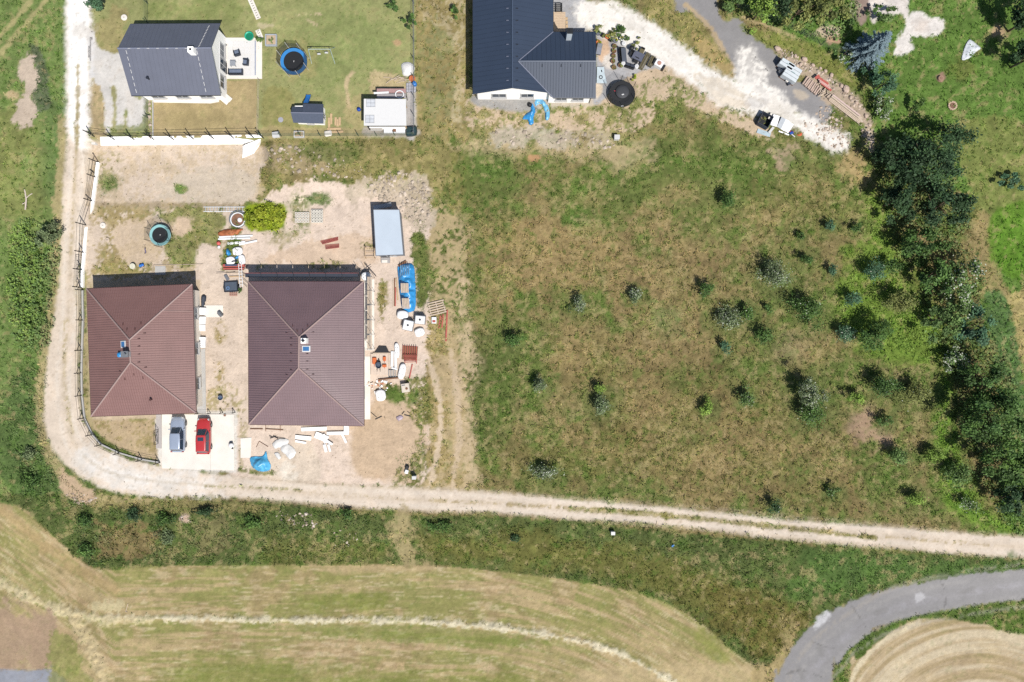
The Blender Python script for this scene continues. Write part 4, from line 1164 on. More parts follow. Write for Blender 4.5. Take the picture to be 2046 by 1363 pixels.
# ------------------------------------------------------------------ white retaining wall, fences
def fence(name, label, pts, step, h, mpost, strut=(0, 0), wires=3, base=None, wallm=None, pr=.05, wr=.012, group=None, base_h=None):
    """pts pixels on the ground; posts are parts, wires one part, optional low wall"""
    P = [W(x, y) for x, y in pts]
    root = thing(name, label, 'fence', P[0], group=group)
    # sample along
    S_ = []
    for a, b in zip(P[:-1], P[1:]):
        n = max(1, int(round((b - a).length / step)))
        for i in range(n): S_.append(a.lerp(b, i / n))
    S_.append(P[-1])
    S_ = [Vector((p.x, p.y, T(p.x, p.y))) for p in S_]
    pm = None
    bh = base_h or 0
    for p in S_:
        if pm is None:
            o = MB().cyl((0, 0, -.1), pr, h + .1 + bh, 8).lathe((0, 0, h + bh), [(pr * 1.15, 0), (pr * .8, .03)], 8).build('post', mpost, root)
            pm = o.data
            sm = MB().tube((0, 0, .0), (strut[0], strut[1], (h + bh) * .72), pr * .75, 6) if strut != (0, 0) else None
            if sm is not None:
                sm = MB().tube((strut[0], strut[1], 0), (0, 0, (h + bh) * .72), pr * .75, 6).build('strut', mpost, root)
                sm.location = p - P[0]; sm = sm.data
            o.location = p - P[0]
        else:
            link('post', pm, root, p - P[0])
            if strut != (0, 0): link('strut', sm, root, p - P[0])
    if wires:
        mb = MB()
        for a, b in zip(S_[:-1], S_[1:]):
            for k in range(wires):
                zz = Vector((0, 0, bh + h * (k + .6) / wires))
                mb.tube(a + zz, b + zz, wr, 4)
        o = mb.build('wires', mpost, root, world=True); o['kind'] = 'stuff'
    if base:
        for a, b in zip(S_[:-1], S_[1:]):
            d = b - a; rz = math.atan2(d.y, d.x); zz = min(a.z, b.z)
            MB().box(((a.x + b.x) / 2, (a.y + b.y) / 2, zz + base_h / 2 - .3), (Vector((d.x, d.y, 0)).length - .012, base, base_h + .6), rz, .015).build('plinth_panel', wallm, root, world=True)
    return root


wl = thing('retaining_wall', 'long white retaining wall holding up the upper lawn', 'wall', W(360, 290))
NSEG = 10
tops = [A(200 + (523 - 200) * i / NSEG, 276.5 - 4.5 * i / NSEG, 2.02) for i in range(NSEG + 1)]
bots = [A(201 + (519 - 201) * i / NSEG, 291.5 - 3.0 * i / NSEG, -.05) for i in range(NSEG + 1)]
for i in range(NSEG):
    t0, t1, q0, q1 = tops[i], tops[i + 1], bots[i], bots[i + 1]
    g_ = Vector((.006, 0, 0))
    th = Vector((0, .18, 0))
    vs_ = [q0 + g_, q1 - g_, t1 - g_ - th, t0 + g_ - th, t0 + g_ + th, t1 - g_ + th, Vector((t1.x, t1.y + .2, -.1)) - g_, Vector((t0.x, t0.y + .2, -.1)) + g_]
    MB().add(vs_, [(0, 1, 2, 3), (3, 2, 5, 4), (4, 5, 6, 7), (7, 6, 1, 0), (0, 3, 4, 7), (1, 6, 5, 2)]).build('wall_panel', M_white, wl, world=True)
e0 = A(516, 288, 0); e1 = A(505, 306, 0)
vs_ = [A(484, 292, 0), A(484, 318, -.05), A(507, 308, -.05), A(520, 289, 0), A(488, 290, .9), A(489, 300, .5), A(504, 300, .6), A(523, 276, 1.7)]
MB().add(vs_, [(0, 1, 2, 3), (7, 6, 5, 4), (1, 0, 4, 5), (2, 1, 5, 6), (3, 2, 6, 7), (0, 3, 7, 4)]).build('wing_wall', M_white, wl, world=True)
fence('wire_fence', 'black post fence along the top of the white retaining wall', [(182, 268), (222, 274), (340, 273.5), (500, 270), (520, 271)], 2.5, 1.7, M_blackmetal, strut=(.45, -.35), wires=3, wr=.022, pr=.06)
fence('wire_fence', 'fence with white plinth and black braced posts along the dirt lane', [(181, 318), (180, 350), (178, 400), (172, 450), (170, 505), (167, 540), (166, 575)], 2.3, 1.8, M_blackmetal, strut=(-.75, .25), wires=3, wr=.018, pr=.06, base=.34, wallm=M_white, base_h=.35)
fence('wire_fence', 'curved low fence round the front garden of the red-brown bungalow', [(166, 580), (167, 640), (165, 700), (164, 745), (165, 790), (170, 835), (186, 868), (204, 888), (240, 905), (285, 918), (320, 924)], 2.6, 1.4, M_blackmetal, strut=(-.6, .3), wires=3, wr=.018, pr=.055, base=.22, wallm=M_conc, base_h=.22)
fence('mesh_fence', 'thin mesh fence on the left of the dry lawn', [(296, 46), (296, -30)], 2.4, 1.3, mat('green_wire', (96, 116, 92), .6), wires=4)
fence('mesh_fence', 'thin mesh fence between gravel drive and dry lawn', [(296, 200), (296, 272)], 2.4, 1.3, MATS['green_wire'], strut=(.3, .4), wires=4)
fence('lawn_fence', 'thin pale fence along the right of the dry lawn', [(519, 162), (516, 272)], 2.3, .8, M_woodp, wires=2, pr=.025, wr=.02)
fence('mesh_fence', 'tall mesh fence on the right edge of the playground lawn', [(827, -30), (828, 120), (828, 270)], 2.5, 1.4, M_greymetal, wires=5)
fence('mesh_fence', 'green mesh fence behind the white-roofed pavilion', [(523, 272), (680, 272), (826, 271)], 2.5, 1.3, MATS['green_wire'], wires=5)
fence('mesh_fence', 'dark green mesh fence below the garden trees', [(1470, 15), (1560, 48), (1640, 90), (1690, 110)], 2.5, 1.5, MATS['green_wire'], wires=6)
fence('yard_fence', 'low fence between the driveway and the earth strip by the bungalow', [(396, 826), (470, 824)], 1.4, 1.0, M_blackmetal, strut=(-.4, .5), wires=2)

# ------------------------------------------------------------------ trees, shrubs, undergrowth
M_leaf = mat('leaf', (0, 0, 0), .65, attr=True, var=.06, spec=.25, transl=.22)
M_bark = mat('bark', (128, 108, 88), .95, var=.25, scale=6, bump=.4)


def leaf_quads(P, Nrm, size, elong, r_):
    """rhombic leaves at P facing Nrm"""
    n = len(P)
    t = r_.normal(size=(n, 3)); a = np.cross(Nrm, t); a /= np.linalg.norm(a, axis=1, keepdims=True) + 1e-9
    b = np.cross(Nrm, a)
    s = (size * r_.uniform(.6, 1.4, n))[:, None]
    V_ = np.stack([P + a * s * elong, P + b * s * .5, P - a * s * elong, P - b * s * .5], 1)
    return V_


def crown_mesh(name, rx, ry, rz, cz, n, leaf, cols, seed, flower=0.0, fcol=(232, 238, 218), nclump=None, loose=.24, hollow=.5, elong=.8, contrast=.35, gain=1.45):
    r_ = np.random.default_rng(seed)
    K = nclump or max(6, int(n / (60 if rx < 1.9 else 130)))
    d = r_.normal(size=(K, 3)); d[:, 2] = np.abs(d[:, 2]) * 1.1 - .25
    d /= np.linalg.norm(d, axis=1, keepdims=True)
    ph = r_.uniform(0, 6.28, 3)
    az = np.arctan2(d[:, 1], d[:, 0])
    lk = 1.9 if rx < 1.9 else 1.15
    lob = 1 + lk * .16 * np.sin(2 * az + ph[0]) + lk * .12 * np.sin(3 * az + ph[1]) + lk * .10 * np.sin(5 * az + ph[2])
    rad = r_.uniform(hollow, 1.0, K) ** .7 * lob
    cc = d * rad[:, None] * np.array([rx, ry, rz])
    cb = r_.uniform(1 - contrast, 1 + contrast, K)
    cm = r_.random(K)
    cs = r_.uniform(.7, 1.35, K)
    ki = r_.integers(0, K, n)
    off = r_.normal(size=(n, 3)) * (loose * np.array([rx, ry, rz * .8])) * cs[ki][:, None] * .62
    P = cc[ki] + off
    P[:, 2] = np.maximum(P[:, 2], -cz * .92) + cz
    out = P - np.array([0, 0, cz * .6]); out /= np.linalg.norm(out, axis=1, keepdims=True) + 1e-9
    Nn = out * .5 + r_.normal(size=(n, 3)) * .55 + np.array([0, 0, .35])
    Nn /= np.linalg.norm(Nn, axis=1, keepdims=True)
    ca = L3(cols[0]); cb_ = L3(cols[1])
    mix = np.clip(cm[ki] * .6 + r_.random(n) * .5, 0, 1)[:, None]
    cl = gain * (ca * (1 - mix) + cb_ * mix) * (cb[ki] * r_.uniform(.75, 1.25, n))[:, None]
    sz = np.full(n, leaf)
    if flower:
        up = (P[:, 2] > cz * .9)
        fl = (r_.random(n) < flower * .55) & up & (cm[ki] > .25)
        cl[fl] = L3(fcol) * r_.uniform(.8, 1.1, fl.sum())[:, None]
        Nn[fl] = Nn[fl] * .4 + np.array([0, 0, .8]); P[fl, 2] += .06
        sz[fl] = leaf * .75
    Q = leaf_quads(P, Nn, sz, elong, r_)
    me = np_mesh(name, Q.reshape(-1, 3), np.arange(4 * n).reshape(-1, 4), np.repeat(np.clip(cl, .004, .85), 4, axis=0))
    me.materials.append(M_leaf)
    return me


def trunk_mb(rx, ry, h, seed, r0=None):
    r_ = random.Random(seed)
    r0 = r0 or max(.03, h * .022)
    mb = MB()
    top = Vector((r_.uniform(-.1, .1) * rx, r_.uniform(-.1, .1) * ry, h * .7))
    fork = Vector((top.x * .5, top.y * .5, h * .35))
    mb.tube((0, 0, -.15), fork, r0, 8, r0 * .75); mb.tube(fork, top, r0 * .75, 7, r0 * .3)
    for i in range(5 if h > 2 else 3):
        a = i * 2.4 + r_.random()
        st = Vector((0, 0, -.05)).lerp(fork, r_.uniform(.6, 1)) if i % 2 else fork.lerp(top, r_.uniform(.1, .5))
        en = Vector((math.cos(a) * rx * r_.uniform(.5, .8), math.sin(a) * ry * r_.uniform(.5, .8), h * r_.uniform(.5, .85)))
        m_ = st.lerp(en, .55) + Vector((0, 0, .05 * h))
        mb.tube(st, m_, r0 * .5, 6, r0 * .3); mb.tube(m_, en, r0 * .3, 5, r0 * .1)
    return mb


PAL = {'dark': ((52, 78, 52), (78, 108, 66)), 'mid': ((84, 114, 62), (122, 150, 84)), 'bright': ((118, 152, 62), (152, 180, 84)),
       'olive': ((112, 124, 68), (148, 152, 88)), 'grey': ((92, 112, 74), (136, 150, 108)), 'lime': ((128, 150, 40), (182, 190, 66)),
       'deep': ((60, 92, 48), (104, 136, 66)), 'blue': ((112, 134, 142), (150, 172, 182)), 'teal': ((72, 108, 82), (98, 134, 98))}
seedc = [100]


def tree(name, label, cat, px, py, rpx, h, pal, dens=1.0, flower=0.0, rpy=None, leaf=None, group=None, hollow=.5, contrast=.35, loose=.24, fcol=(232, 238, 218)):
    """px, py: middle of the crown as seen in the photograph; rpx: crown radius in pixels"""
    seedc[0] += 1
    rpy = rpy or rpx
    b = W(px, py, h * .6)
    k = (H - b.z - h * .6) / H / S
    rx, ry = rpx * k, rpy * k
    root = thing(name, label, cat, (b.x, b.y, b.z - .03), group=group)
    leaf = leaf or (.15 if rx < 1.9 else .185)
    if rx >= 1.9: loose = .17
    area = math.pi * rx * ry
    n = int(min(22000, max(160, area / (leaf * leaf) * 4.2 * dens)))
    rz = h * .45
    me = crown_mesh('crown', rx * .92, ry * .92, rz, h * .55, n, leaf, PAL[pal], seedc[0], flower, hollow=hollow, contrast=contrast, loose=loose, fcol=fcol, gain=1.25 if pal == 'dark' else 1.4)
    link('crown', me, root)
    trunk_mb(rx, ry, h, seedc[0]).build('trunk', M_bark, root, smooth=True)
    return root


# --- belt of large trees on the right
TG = 'large trees in the belt on the right'
tree('broadleaf_tree', 'largest dark broadleaf tree, at the top of the tree belt', 'tree', 1862, 312, 76, 7.0, 'dark', 1.0, group=TG, rpy=64)
tree('broadleaf_tree', 'dark tree with its long shadow beside the end of the planks', 'tree', 1796, 318, 42, 5, 'dark', .9, group=TG, rpy=50)
tree('broadleaf_tree', 'dark tree leaning out left below the straw heap', 'tree', 1790, 402, 42, 5, 'dark', 1.0, group=TG, rpy=50)
tree('broadleaf_tree', 'dark rounded tree just below the largest one, by the field path', 'tree', 1880, 412, 56, 6.2, 'dark', 1.0, group=TG, rpy=54)
tree('broadleaf_tree', 'green tree between the dark trees and the blossoming one', 'tree', 1845, 488, 46, 5.2, 'deep', .9, group=TG, rpy=42)
tree('broadleaf_tree', 'mixed green tree left of the white blossom', 'tree', 1868, 552, 36, 4.6, 'deep', .9, group=TG, rpy=46)
tree('blossom_tree', 'tall tree with white blossom in the belt', 'tree', 1922, 560, 34, 5, 'mid', .8, flower=.3, rpy=62)
tree('broadleaf_tree', 'greenish tree below the white blossom tree', 'tree', 1882, 640, 42, 5.5, 'mid', .8, group=TG, rpy=44)
tree('broadleaf_tree', 'grey-green bushy tree at the field edge right of the belt', 'tree', 1945, 660, 36, 5, 'teal', .9, group=TG, rpy=50)
tree('broadleaf_tree', 'dark tree above the largest lower tree of the belt', 'tree', 1962, 752, 44, 5.2, 'deep', .9, group=TG, rpy=40)
tree('broadleaf_tree', 'widest green tree in the lower belt with deep gaps', 'tree', 1985, 836, 66, 6.6, 'deep', 1.0, group=TG, rpy=62)
tree('broadleaf_tree', 'green tree low in the belt at the right frame edge', 'tree', 2012, 920, 60, 6.4, 'deep', 1.0, group=TG, rpy=48)
tree('broadleaf_tree', 'lowest dark tree of the belt, near the dirt track', 'tree', 2024, 1000, 44, 5, 'dark', 1.0, group=TG, rpy=40)
tree('broadleaf_tree', 'very dark tree at the top right corner', 'tree', 2060, 34, 40, 6.5, 'dark', 1.4, group='dark trees at the upper right edge', rpy=50)
tree('broadleaf_tree', 'very dark tree below the corner one, beside the white sheet lawn', 'tree', 2060, 112, 36, 6, 'dark', 1.4, group='dark trees at the upper right edge', rpy=38)
tree('flowering_shrub', 'white flowering shrub left of the lower tree belt', 'shrub', 1908, 718, 27, 2.4, 'mid', 1.0, flower=.5)
# --- garden at the top right
tree('garden_tree', 'bright yellow-green round tree by the garden fence', 'tree', 1522, 16, 25, 5, 'bright', 1.1, rpy=26)
tree('garden_tree', 'olive green tree left of the two at the top edge', 'tree', 1594, 22, 36, 5.5, 'olive', 1.1, rpy=36)
tree('garden_tree', 'olive green tree, right of the two at the top edge', 'tree', 1655, 22, 36, 5.5, 'olive', 1.1, rpy=36)
tree('garden_tree', 'dark green tree wedged behind the yellow-green one', 'tree', 1556, 4, 26, 6, 'dark', 1.0)
tree('garden_tree', 'leafy green bush at the lane edge by the top frame', 'tree', 1462, 6, 24, 2.6, 'mid', 1.0, rpy=16)
tree('garden_shrub', 'round green shrub beside the pinkish paving', 'shrub', 1749, 20, 13, 1.5, 'deep', 1.1)
tree('garden_shrub', 'broad green shrub right of the blue spruce top', 'shrub', 1772, 36, 22, 1.4, 'mid', 1.0, rpy=14)
tree('garden_shrub', 'small dark shrub between olive trees and paving', 'shrub', 1700, 40, 14, 1.6, 'deep', 1.0)
tree('flowering_shrub', 'small shrub full of white flowers left of the blue spruce', 'shrub', 1687, 107, 15, 1.8, 'mid', 1.1, flower=.6)
tree('flowering_shrub', 'white flowering shrub between planks and the largest tree', 'shrub', 1764, 212, 22, 2.2, 'mid', 1.1, flower=.38)
tree('garden_tree', 'dark green tree below the blue spruce', 'tree', 1768, 168, 26, 4, 'teal', 1.0, rpy=24)
tree('garden_shrub', 'soft green shrub touching the foot of the blue spruce', 'shrub', 1738, 138, 18, 2.2, 'teal', 1.0)
tree('garden_shrub', 'small dark round shrub alone on the lawn above the belt', 'shrub', 1831, 210, 14, 2.2, 'deep', 1.0)
tree('garden_shrub', 'tall pale green shrub at the edge of the right-hand field', 'shrub', 2022, 362, 34, 1.6, 'teal', .9, rpy=22)
# --- upper left
tree('garden_shrub', 'bushy evergreen at the top of the white lane', 'shrub', 189, 13, 18, 2.2, 'teal', 1.1, rpy=17)
tree('young_conifer', 'small spiky conifer in the playground lawn corner', 'tree', 787, 14, 14, 2.0, 'deep', 1.0, rpy=10)
tree('garden_shrub', 'leafy shrub on the mesh fence of the playground lawn', 'shrub', 821, 46, 12, 2.0, 'deep', 1.0, rpy=15)
tree('garden_shrub', 'small plant at the corner of the white terrace', 'shrub', 519, 78, 9, .9, 'mid', 1.0)
tree('lime_bush', 'vivid lime green bush beside the junk row', 'shrub', 520, 434, 31, .8, 'lime', 1.7, rpy=25)
tree('lime_bush', 'lower right wing of lime green foliage beside the junk row', 'shrub', 549, 432, 23, .7, 'lime', 1.7, rpy=22)
tree('pale_shrub', 'pale grey-green shrub above the bramble thicket', 'shrub', 96, 468, 24, 2.4, 'grey', 1.1, rpy=26)
tree('garden_shrub', 'dark bush on the rough strip near the dark blue roof', 'shrub', 909, 19, 9, 1.2, 'deep', 1.0, rpy=12)
# --- shrubs scattered in the meadow
MG = 'shrubs scattered in the meadow'
for nm, lb, px, py, r, h, pal, fl, ry in [
    ('meadow_shrub', 'silvery white shrub in the right half of the empty plot', 1158, 606, 15, 1.5, 'grey', .45, 17),
    ('meadow_shrub', 'dark sprawling shrub in the left half of the empty plot', 1028, 680, 17, 1.4, 'deep', 0, 14),
    ('meadow_shrub', 'pale leafy shrub low in the middle of the empty plot', 1079, 770, 15, 1.7, 'grey', .2, 15),
    ('meadow_shrub', 'little yellow-green shrub above its bigger pale neighbour in the plot', 1200, 776, 11, 1.2, 'bright', 0, 10),
    ('meadow_shrub', 'bigger pale shrub beneath the little yellow-green one', 1200, 812, 18, 2.0, 'grey', .2, 20),
    ('meadow_shrub', 'white flowering shrub at the bottom edge of the plot by the track', 1087, 944, 21, 1.4, 'grey', .45, 16),
    ('meadow_shrub', 'small white shrub just right of the empty plot', 1272, 591, 11, 1.5, 'grey', .55, 18),
    ('meadow_shrub', 'dark narrow shrub alone in the upper meadow', 1457, 401, 13, 2.2, 'deep', 0, 20),
    ('meadow_shrub', 'small dark shrub with a bright tip in the middle meadow', 1413, 578, 13, 1.7, 'deep', .05, 14),
    ('meadow_shrub', 'white and green shrub with a dark top in the upper right meadow', 1548, 548, 23, 2.2, 'grey', .28, 28),
    ('meadow_shrub', 'compact dark shrub right of the white-green one', 1612, 519, 13, 1.6, 'deep', 0, 12),
    ('meadow_shrub', 'tiny dark shrub between the compact one and the lone narrow one', 1597, 473, 9, 1.1, 'deep', 0, 8),
    ('meadow_shrub', 'left of two small grey shrubs near the upper tree belt', 1658, 450, 10, 1.3, 'teal', 0, 13),
    ('meadow_shrub', 'right of two small dark shrubs near the upper tree belt', 1713, 456, 10, 1.4, 'deep', 0, 11),
    ('meadow_shrub', 'small dull shrub below the two near the upper belt', 1662, 543, 9, 1.1, 'teal', 0, 12),
    ('meadow_shrub', 'wide low silvery shrub in the centre of the meadow', 1455, 636, 26, 1.5, 'grey', .28, 20),
    ('meadow_shrub', 'dark end of the wide silvery shrub group on its right', 1492, 625, 15, 1.5, 'deep', .1, 13),
    ('meadow_shrub', 'dark round shrub right of the wide silvery one', 1528, 672, 18, 1.6, 'deep', 0, 14),
    ('meadow_shrub', 'small dark shrub below the wide silvery one', 1447, 692, 11, 1.2, 'teal', 0, 11),
    ('meadow_shrub', 'tiny two-tone shrub above the dark round one', 1534, 614, 9, 1.1, 'deep', .06, 10),
    ('meadow_shrub', 'large dark round shrub with pale flecks by the green patch', 1618, 620, 28, 2.4, 'deep', .08, 26),
    ('meadow_shrub', 'dark shrub in the bright green patch, upper left', 1705, 600, 16, 1.8, 'teal', .05, 14),
    ('meadow_shrub', 'dark shrub in the bright green patch, topmost', 1745, 543, 20, 2.0, 'teal', .08, 18),
    ('meadow_shrub', 'dark small shrub beside the topmost one in the green patch', 1782, 528, 15, 2.0, 'deep', 0, 15),
    ('meadow_shrub', 'olive bushy shrub against the tree belt in the green patch', 1798, 604, 25, 2.8, 'olive', 0, 24),
    ('meadow_shrub', 'silvery flecked shrub at the lower left of the green patch', 1690, 668, 20, 1.6, 'teal', .18, 16),
    ('meadow_shrub', 'largest dark shrub at the bottom of the bright green patch', 1748, 672, 32, 3.0, 'deep', 0, 34),
    ('meadow_shrub', 'big silvery white shrub, largest in the open meadow', 1618, 785, 30, 2.8, 'grey', .3, 30),
    ('meadow_shrub', 'green lower half of the big silvery shrub', 1622, 822, 25, 2.2, 'deep', .06, 24),
    ('meadow_shrub', 'pale bright shrub left of the big silvery one', 1494, 795, 14, 1.5, 'mid', .15, 16),
    ('meadow_shrub', 'yellow-green small shrub in the lower middle meadow', 1410, 816, 13, 1.3, 'bright', 0, 13),
    ('meadow_shrub', 'small bright shrub right of the big silvery one', 1712, 797, 13, 1.5, 'bright', 0, 12),
    ('meadow_shrub', 'dark flecked shrub above the bare pink patch', 1763, 770, 24, 2.4, 'deep', .08, 22),
    ('meadow_shrub', 'dark hollow shrub between the bare patch and the belt', 1830, 788, 24, 2.2, 'olive', .03, 20),
    ('meadow_shrub', 'small dark green shrub on the bare pink patch', 1768, 842, 13, 1.6, 'deep', 0, 11),
    ('meadow_shrub', 'spiky bright shrub below the bare pink patch', 1800, 912, 17, 2.0, 'mid', 0, 17),
    ('meadow_shrub', 'pale yellow-green shrub left of the lower tree belt', 1868, 912, 16, 1.7, 'bright', 0, 16),
    ('meadow_shrub', 'dark round shrub close to the dirt track', 1547, 1012, 13, 1.6, 'dark', .04, 13),
    ('meadow_shrub', 'bright low shrub with a dark shadow near the track end', 1828, 999, 20, 1.4, 'bright', 0, 12),
    ('meadow_shrub', 'small leafy shrub near the track, lower right meadow', 1662, 982, 12, 1.1, 'mid', .05, 10),
    ('meadow_shrub', 'dull green shrub at the foot of the lower belt trees', 1915, 945, 22, 1.9, 'mid', 0, 26),
    ('meadow_shrub', 'white flecked shrub at the bottom of the belt by the track', 1932, 1008, 16, 1.3, 'mid', .35, 14),
]:
    tree(nm, lb, 'shrub', px, py, r * 1.05, h * 1.35, pal, 1.0, flower=fl * .6, rpy=ry, group=MG, leaf=.12, hollow=.2, loose=.42)


for lb, px, py, r, h, pal, ry in [
    ('dark bush on the bank just below the lane bend', 168, 1040, 16, 1.0, 'deep', 12), ('lowest dark bush of the bank, at the corner of the hay field', 172, 1098, 18, 1.2, 'deep', 14),
    ('bushy dark clump in the upper bank left of the pale stones', 262, 1030, 20, 1.1, 'dark', 12), ('dark bush in the bank right of the brown patch', 332, 1040, 20, 1.2, 'deep', 12),
    ('pale flowering weed clump in the middle of the lower left bank', 330, 1072, 16, .8, 'grey', 14), ('long dark bush under the lane edge', 410, 1022, 26, 1.1, 'dark', 8),
    ('dark green bush left of the dumped white stones', 500, 1045, 20, 1.0, 'deep', 14), ('small dark bush right of the dumped white stones', 690, 1028, 13, 1.1, 'deep', 10),
    ('dark bush at the left start of the long grassy bank', 880, 1050, 22, .9, 'deep', 12), ('small dark hollow bush below the track near the plot', 1028, 1076, 10, .9, 'dark', 8),
    ('dark weed clump at the left foot of the lane bend', 60, 960, 22, 1.1, 'deep', 16), ('grey dead bush left of the lane bend', 58, 905, 15, .9, 'grey', 14)]:
    tree('bank_bush', lb, 'shrub', px, py, r, h, pal, 1.0, rpy=ry, group='bushes on the bank below the lane', leaf=.13, hollow=.2, loose=.42)


# --- blue spruce: whorls of branches
def spruce(px, py, rpx, h):
    b = W(px, py, h * .5); k = (H - b.z - h * .5) / H / S; r0 = rpx * k
    root = thing('blue_spruce', 'silvery blue spruce at the edge of the garden', 'tree', b)
    MB().tube((0, 0, -.1), (0, 0, h * .95), .16, 8, .03).build('trunk', M_bark, root)
    r_ = np.random.default_rng(5)
    P = []; D = []
    for i in range(15):
        t = i / 14; z = h * (.08 + .9 * t); rr = r0 * (1 - t) ** .8 + .12
        nb = 14 - int(8 * t)
        for j in range(nb):
            a = j * 2 * math.pi / nb + i * .7 + r_.uniform(-.2, .2); L_ = rr * r_.uniform(.75, 1.12)
            m_ = int(14 + 26 * L_)
            s = r_.uniform(.15, 1, m_)
            px_ = np.stack([np.cos(a) * s * L_, np.sin(a) * s * L_, z - .18 * s * L_ + .0 * s], -1)
            sp = r_.normal(size=(m_, 3)) * np.array([.10, .10, .05]) * (1.2 - s * .5)[:, None]
            P.append(px_ + sp); aa = a + r_.choice([-.7, 0, .7], m_)
            D.append(np.stack([np.cos(aa), np.sin(aa), np.full(m_, -.1)], -1))
    P = np.concatenate(P); D = np.concatenate(D); n = len(P)
    side = np.cross(D, np.array([0, 0, 1.0])); side /= np.linalg.norm(side, axis=1, keepdims=True)
    s = r_.uniform(.10, .2, n)[:, None]
    Q = np.stack([P - D * s, P + side * .035, P + D * s, P - side * .035], 1)
    ca, cb_ = L3(PAL['blue'][0]), L3(PAL['blue'][1]); m_ = r_.random(n)[:, None]
    cl = 1.3 * (ca * (1 - m_) + cb_ * m_) * r_.uniform(.8, 1.25, n)[:, None]
    me = np_mesh('crown', Q.reshape(-1, 3), np.arange(4 * n).reshape(-1, 4), np.repeat(cl, 4, axis=0)); me.materials.append(M_leaf)
    link('crown', me, root)


spruce(1750, 90, 42, 6.5)


# --- undergrowth that nobody could count
def undergrowth(name, label, polys, dens, hmax, leaf, pals, clump=26, thr=-.2, seed=1, blend=.35, ugain=1.5):
    r_ = np.random.default_rng(seed)
    Ps, Cs = [], []
    for pts, pal in zip(polys, pals):
        P = cr(pts, True)
        x0, x1, y0, y1 = P[:, 0].min(), P[:, 0].max(), P[:, 1].min(), P[:, 1].max()
        n = int((x1 - x0) * (y1 - y0) / 256 * dens)
        u = r_.uniform(x0, x1, n); v = r_.uniform(y0, y1, n)
        sd = seg_dist(u, v, P, True) + 8 * vnoise(u, v, 22, 4, 3)
        cn = vnoise(u, v, clump, 70 + seed, 3)
        k = (sd < 0) & (cn > thr + r_.uniform(-.15, .15, n))
        u, v, cn = u[k], v[k], cn[k]
        n = len(u); z0 = np.array([0.0])
        z0 = Tpx(u, v); pp = (H - z0) / H / S
        hh = hmax * np.clip(.35 + .8 * (cn - thr), .1, 1.3) * (.25 + .75 * sst(-sd[k] / 26))
        zz = z0 + hh * r_.random(n) ** .5
        pp = (H - zz) / H / S
        Ps.append(np.stack([(u - CX) * pp, (CY - v) * pp, zz], -1))
        ca, cb_ = L3(PAL[pal][0]), L3(PAL[pal][1])
        m_ = np.clip(.5 + .5 * vnoise(u, v, 14, 31, 2) + r_.uniform(-.25, .25, n), 0, 1)[:, None]
        base_c = (ca * (1 - m_) + cb_ * m_)
        iu, iv = grid_index((u - CX) / S, (CY - v) / S)
        base_c = base_c * (1 - blend) + C[iv, iu] * blend
        Cs.append(ugain * base_c * r_.uniform(.75, 1.25, n)[:, None])
    P = np.concatenate(Ps); cl = np.concatenate(Cs); n = len(P)
    Nn = r_.normal(size=(n, 3)) * .5 + np.array([.1, -.15, .75]); Nn /= np.linalg.norm(Nn, axis=1, keepdims=True)
    Q = leaf_quads(P, Nn, np.full(n, leaf), .8, r_)
    me = np_mesh(name, Q.reshape(-1, 3), np.arange(4 * n).reshape(-1, 4), np.repeat(cl, 4, axis=0)); me.materials.append(M_leaf)
    tag(link(name, me), label, kind='stuff')


undergrowth('bramble_thicket', 'dense bright green bramble thicket beside the lane',
            [[(40, 440), (100, 450), (122, 480), (114, 560), (108, 620), (96, 690), (40, 700), (18, 620), (20, 520)], [(15, 480), (60, 440), (90, 500), (80, 640), (50, 690), (20, 640)]], 34, 1.3, .17, ['mid', 'bright'], 20, -.45, 3, .3)
undergrowth('roadside_weeds', 'tangled weeds and small bushes on the bank below the lane',
            [[(60, 700), (95, 720), (90, 850), (120, 940), (190, 1010), (150, 1040), (60, 1010), (20, 900), (20, 760)],
             [(190, 1010), (480, 1010), (740, 1030), (760, 1100), (600, 1120), (300, 1124), (200, 1130), (150, 1080)],
             [(140, 1060), (190, 1040), (240, 1120), (180, 1130)]], 34, .5, .115, ['mid', 'deep', 'deep'], 24, -.1, 4, .7, 1.35)
undergrowth('green_scrub', 'bright green low scrub along the foot of the tree belt',
            [[(1740, 390), (1780, 440), (1810, 520), (1850, 600), (1900, 700), (1880, 740), (1800, 700), (1700, 660), (1670, 600), (1720, 500)],
             [(1880, 740), (1910, 800), (1930, 900), (1960, 1000), (2040, 1050), (1960, 1056), (1890, 980), (1860, 860)]], 26, .4, .12, ['bright', 'mid'], 20, -.25, 5, .5)
undergrowth('belt_undergrowth', 'dark green undergrowth between the trees of the belt',
            [[(1760, 300), (1900, 260), (1930, 420), (1960, 600), (2000, 700), (2040, 800), (2060, 1050), (2000, 1040), (1930, 880), (1890, 720), (1820, 560), (1770, 420)]], 22, 1.3, .2, ['deep'], 30, -.5, 6)
undergrowth('garden_hedge', 'mixed green hedge under the garden trees at the top edge',
            [[(1440, -30), (1500, 30), (1560, 52), (1640, 84), (1700, 60), (1700, -40)]], 22, 1.5, .18, ['mid'], 26, -.5, 7)
undergrowth('bank_weeds', 'coarse green weeds on the slope between track and hay field',
            [[(830, 1040), (1200, 1056), (1600, 1096), (2060, 1128), (1850, 1155), (1700, 1190), (1500, 1170), (1200, 1110), (860, 1090)]], 26, .3, .11, ['deep'], 28, .05, 8, .75, 1.35)
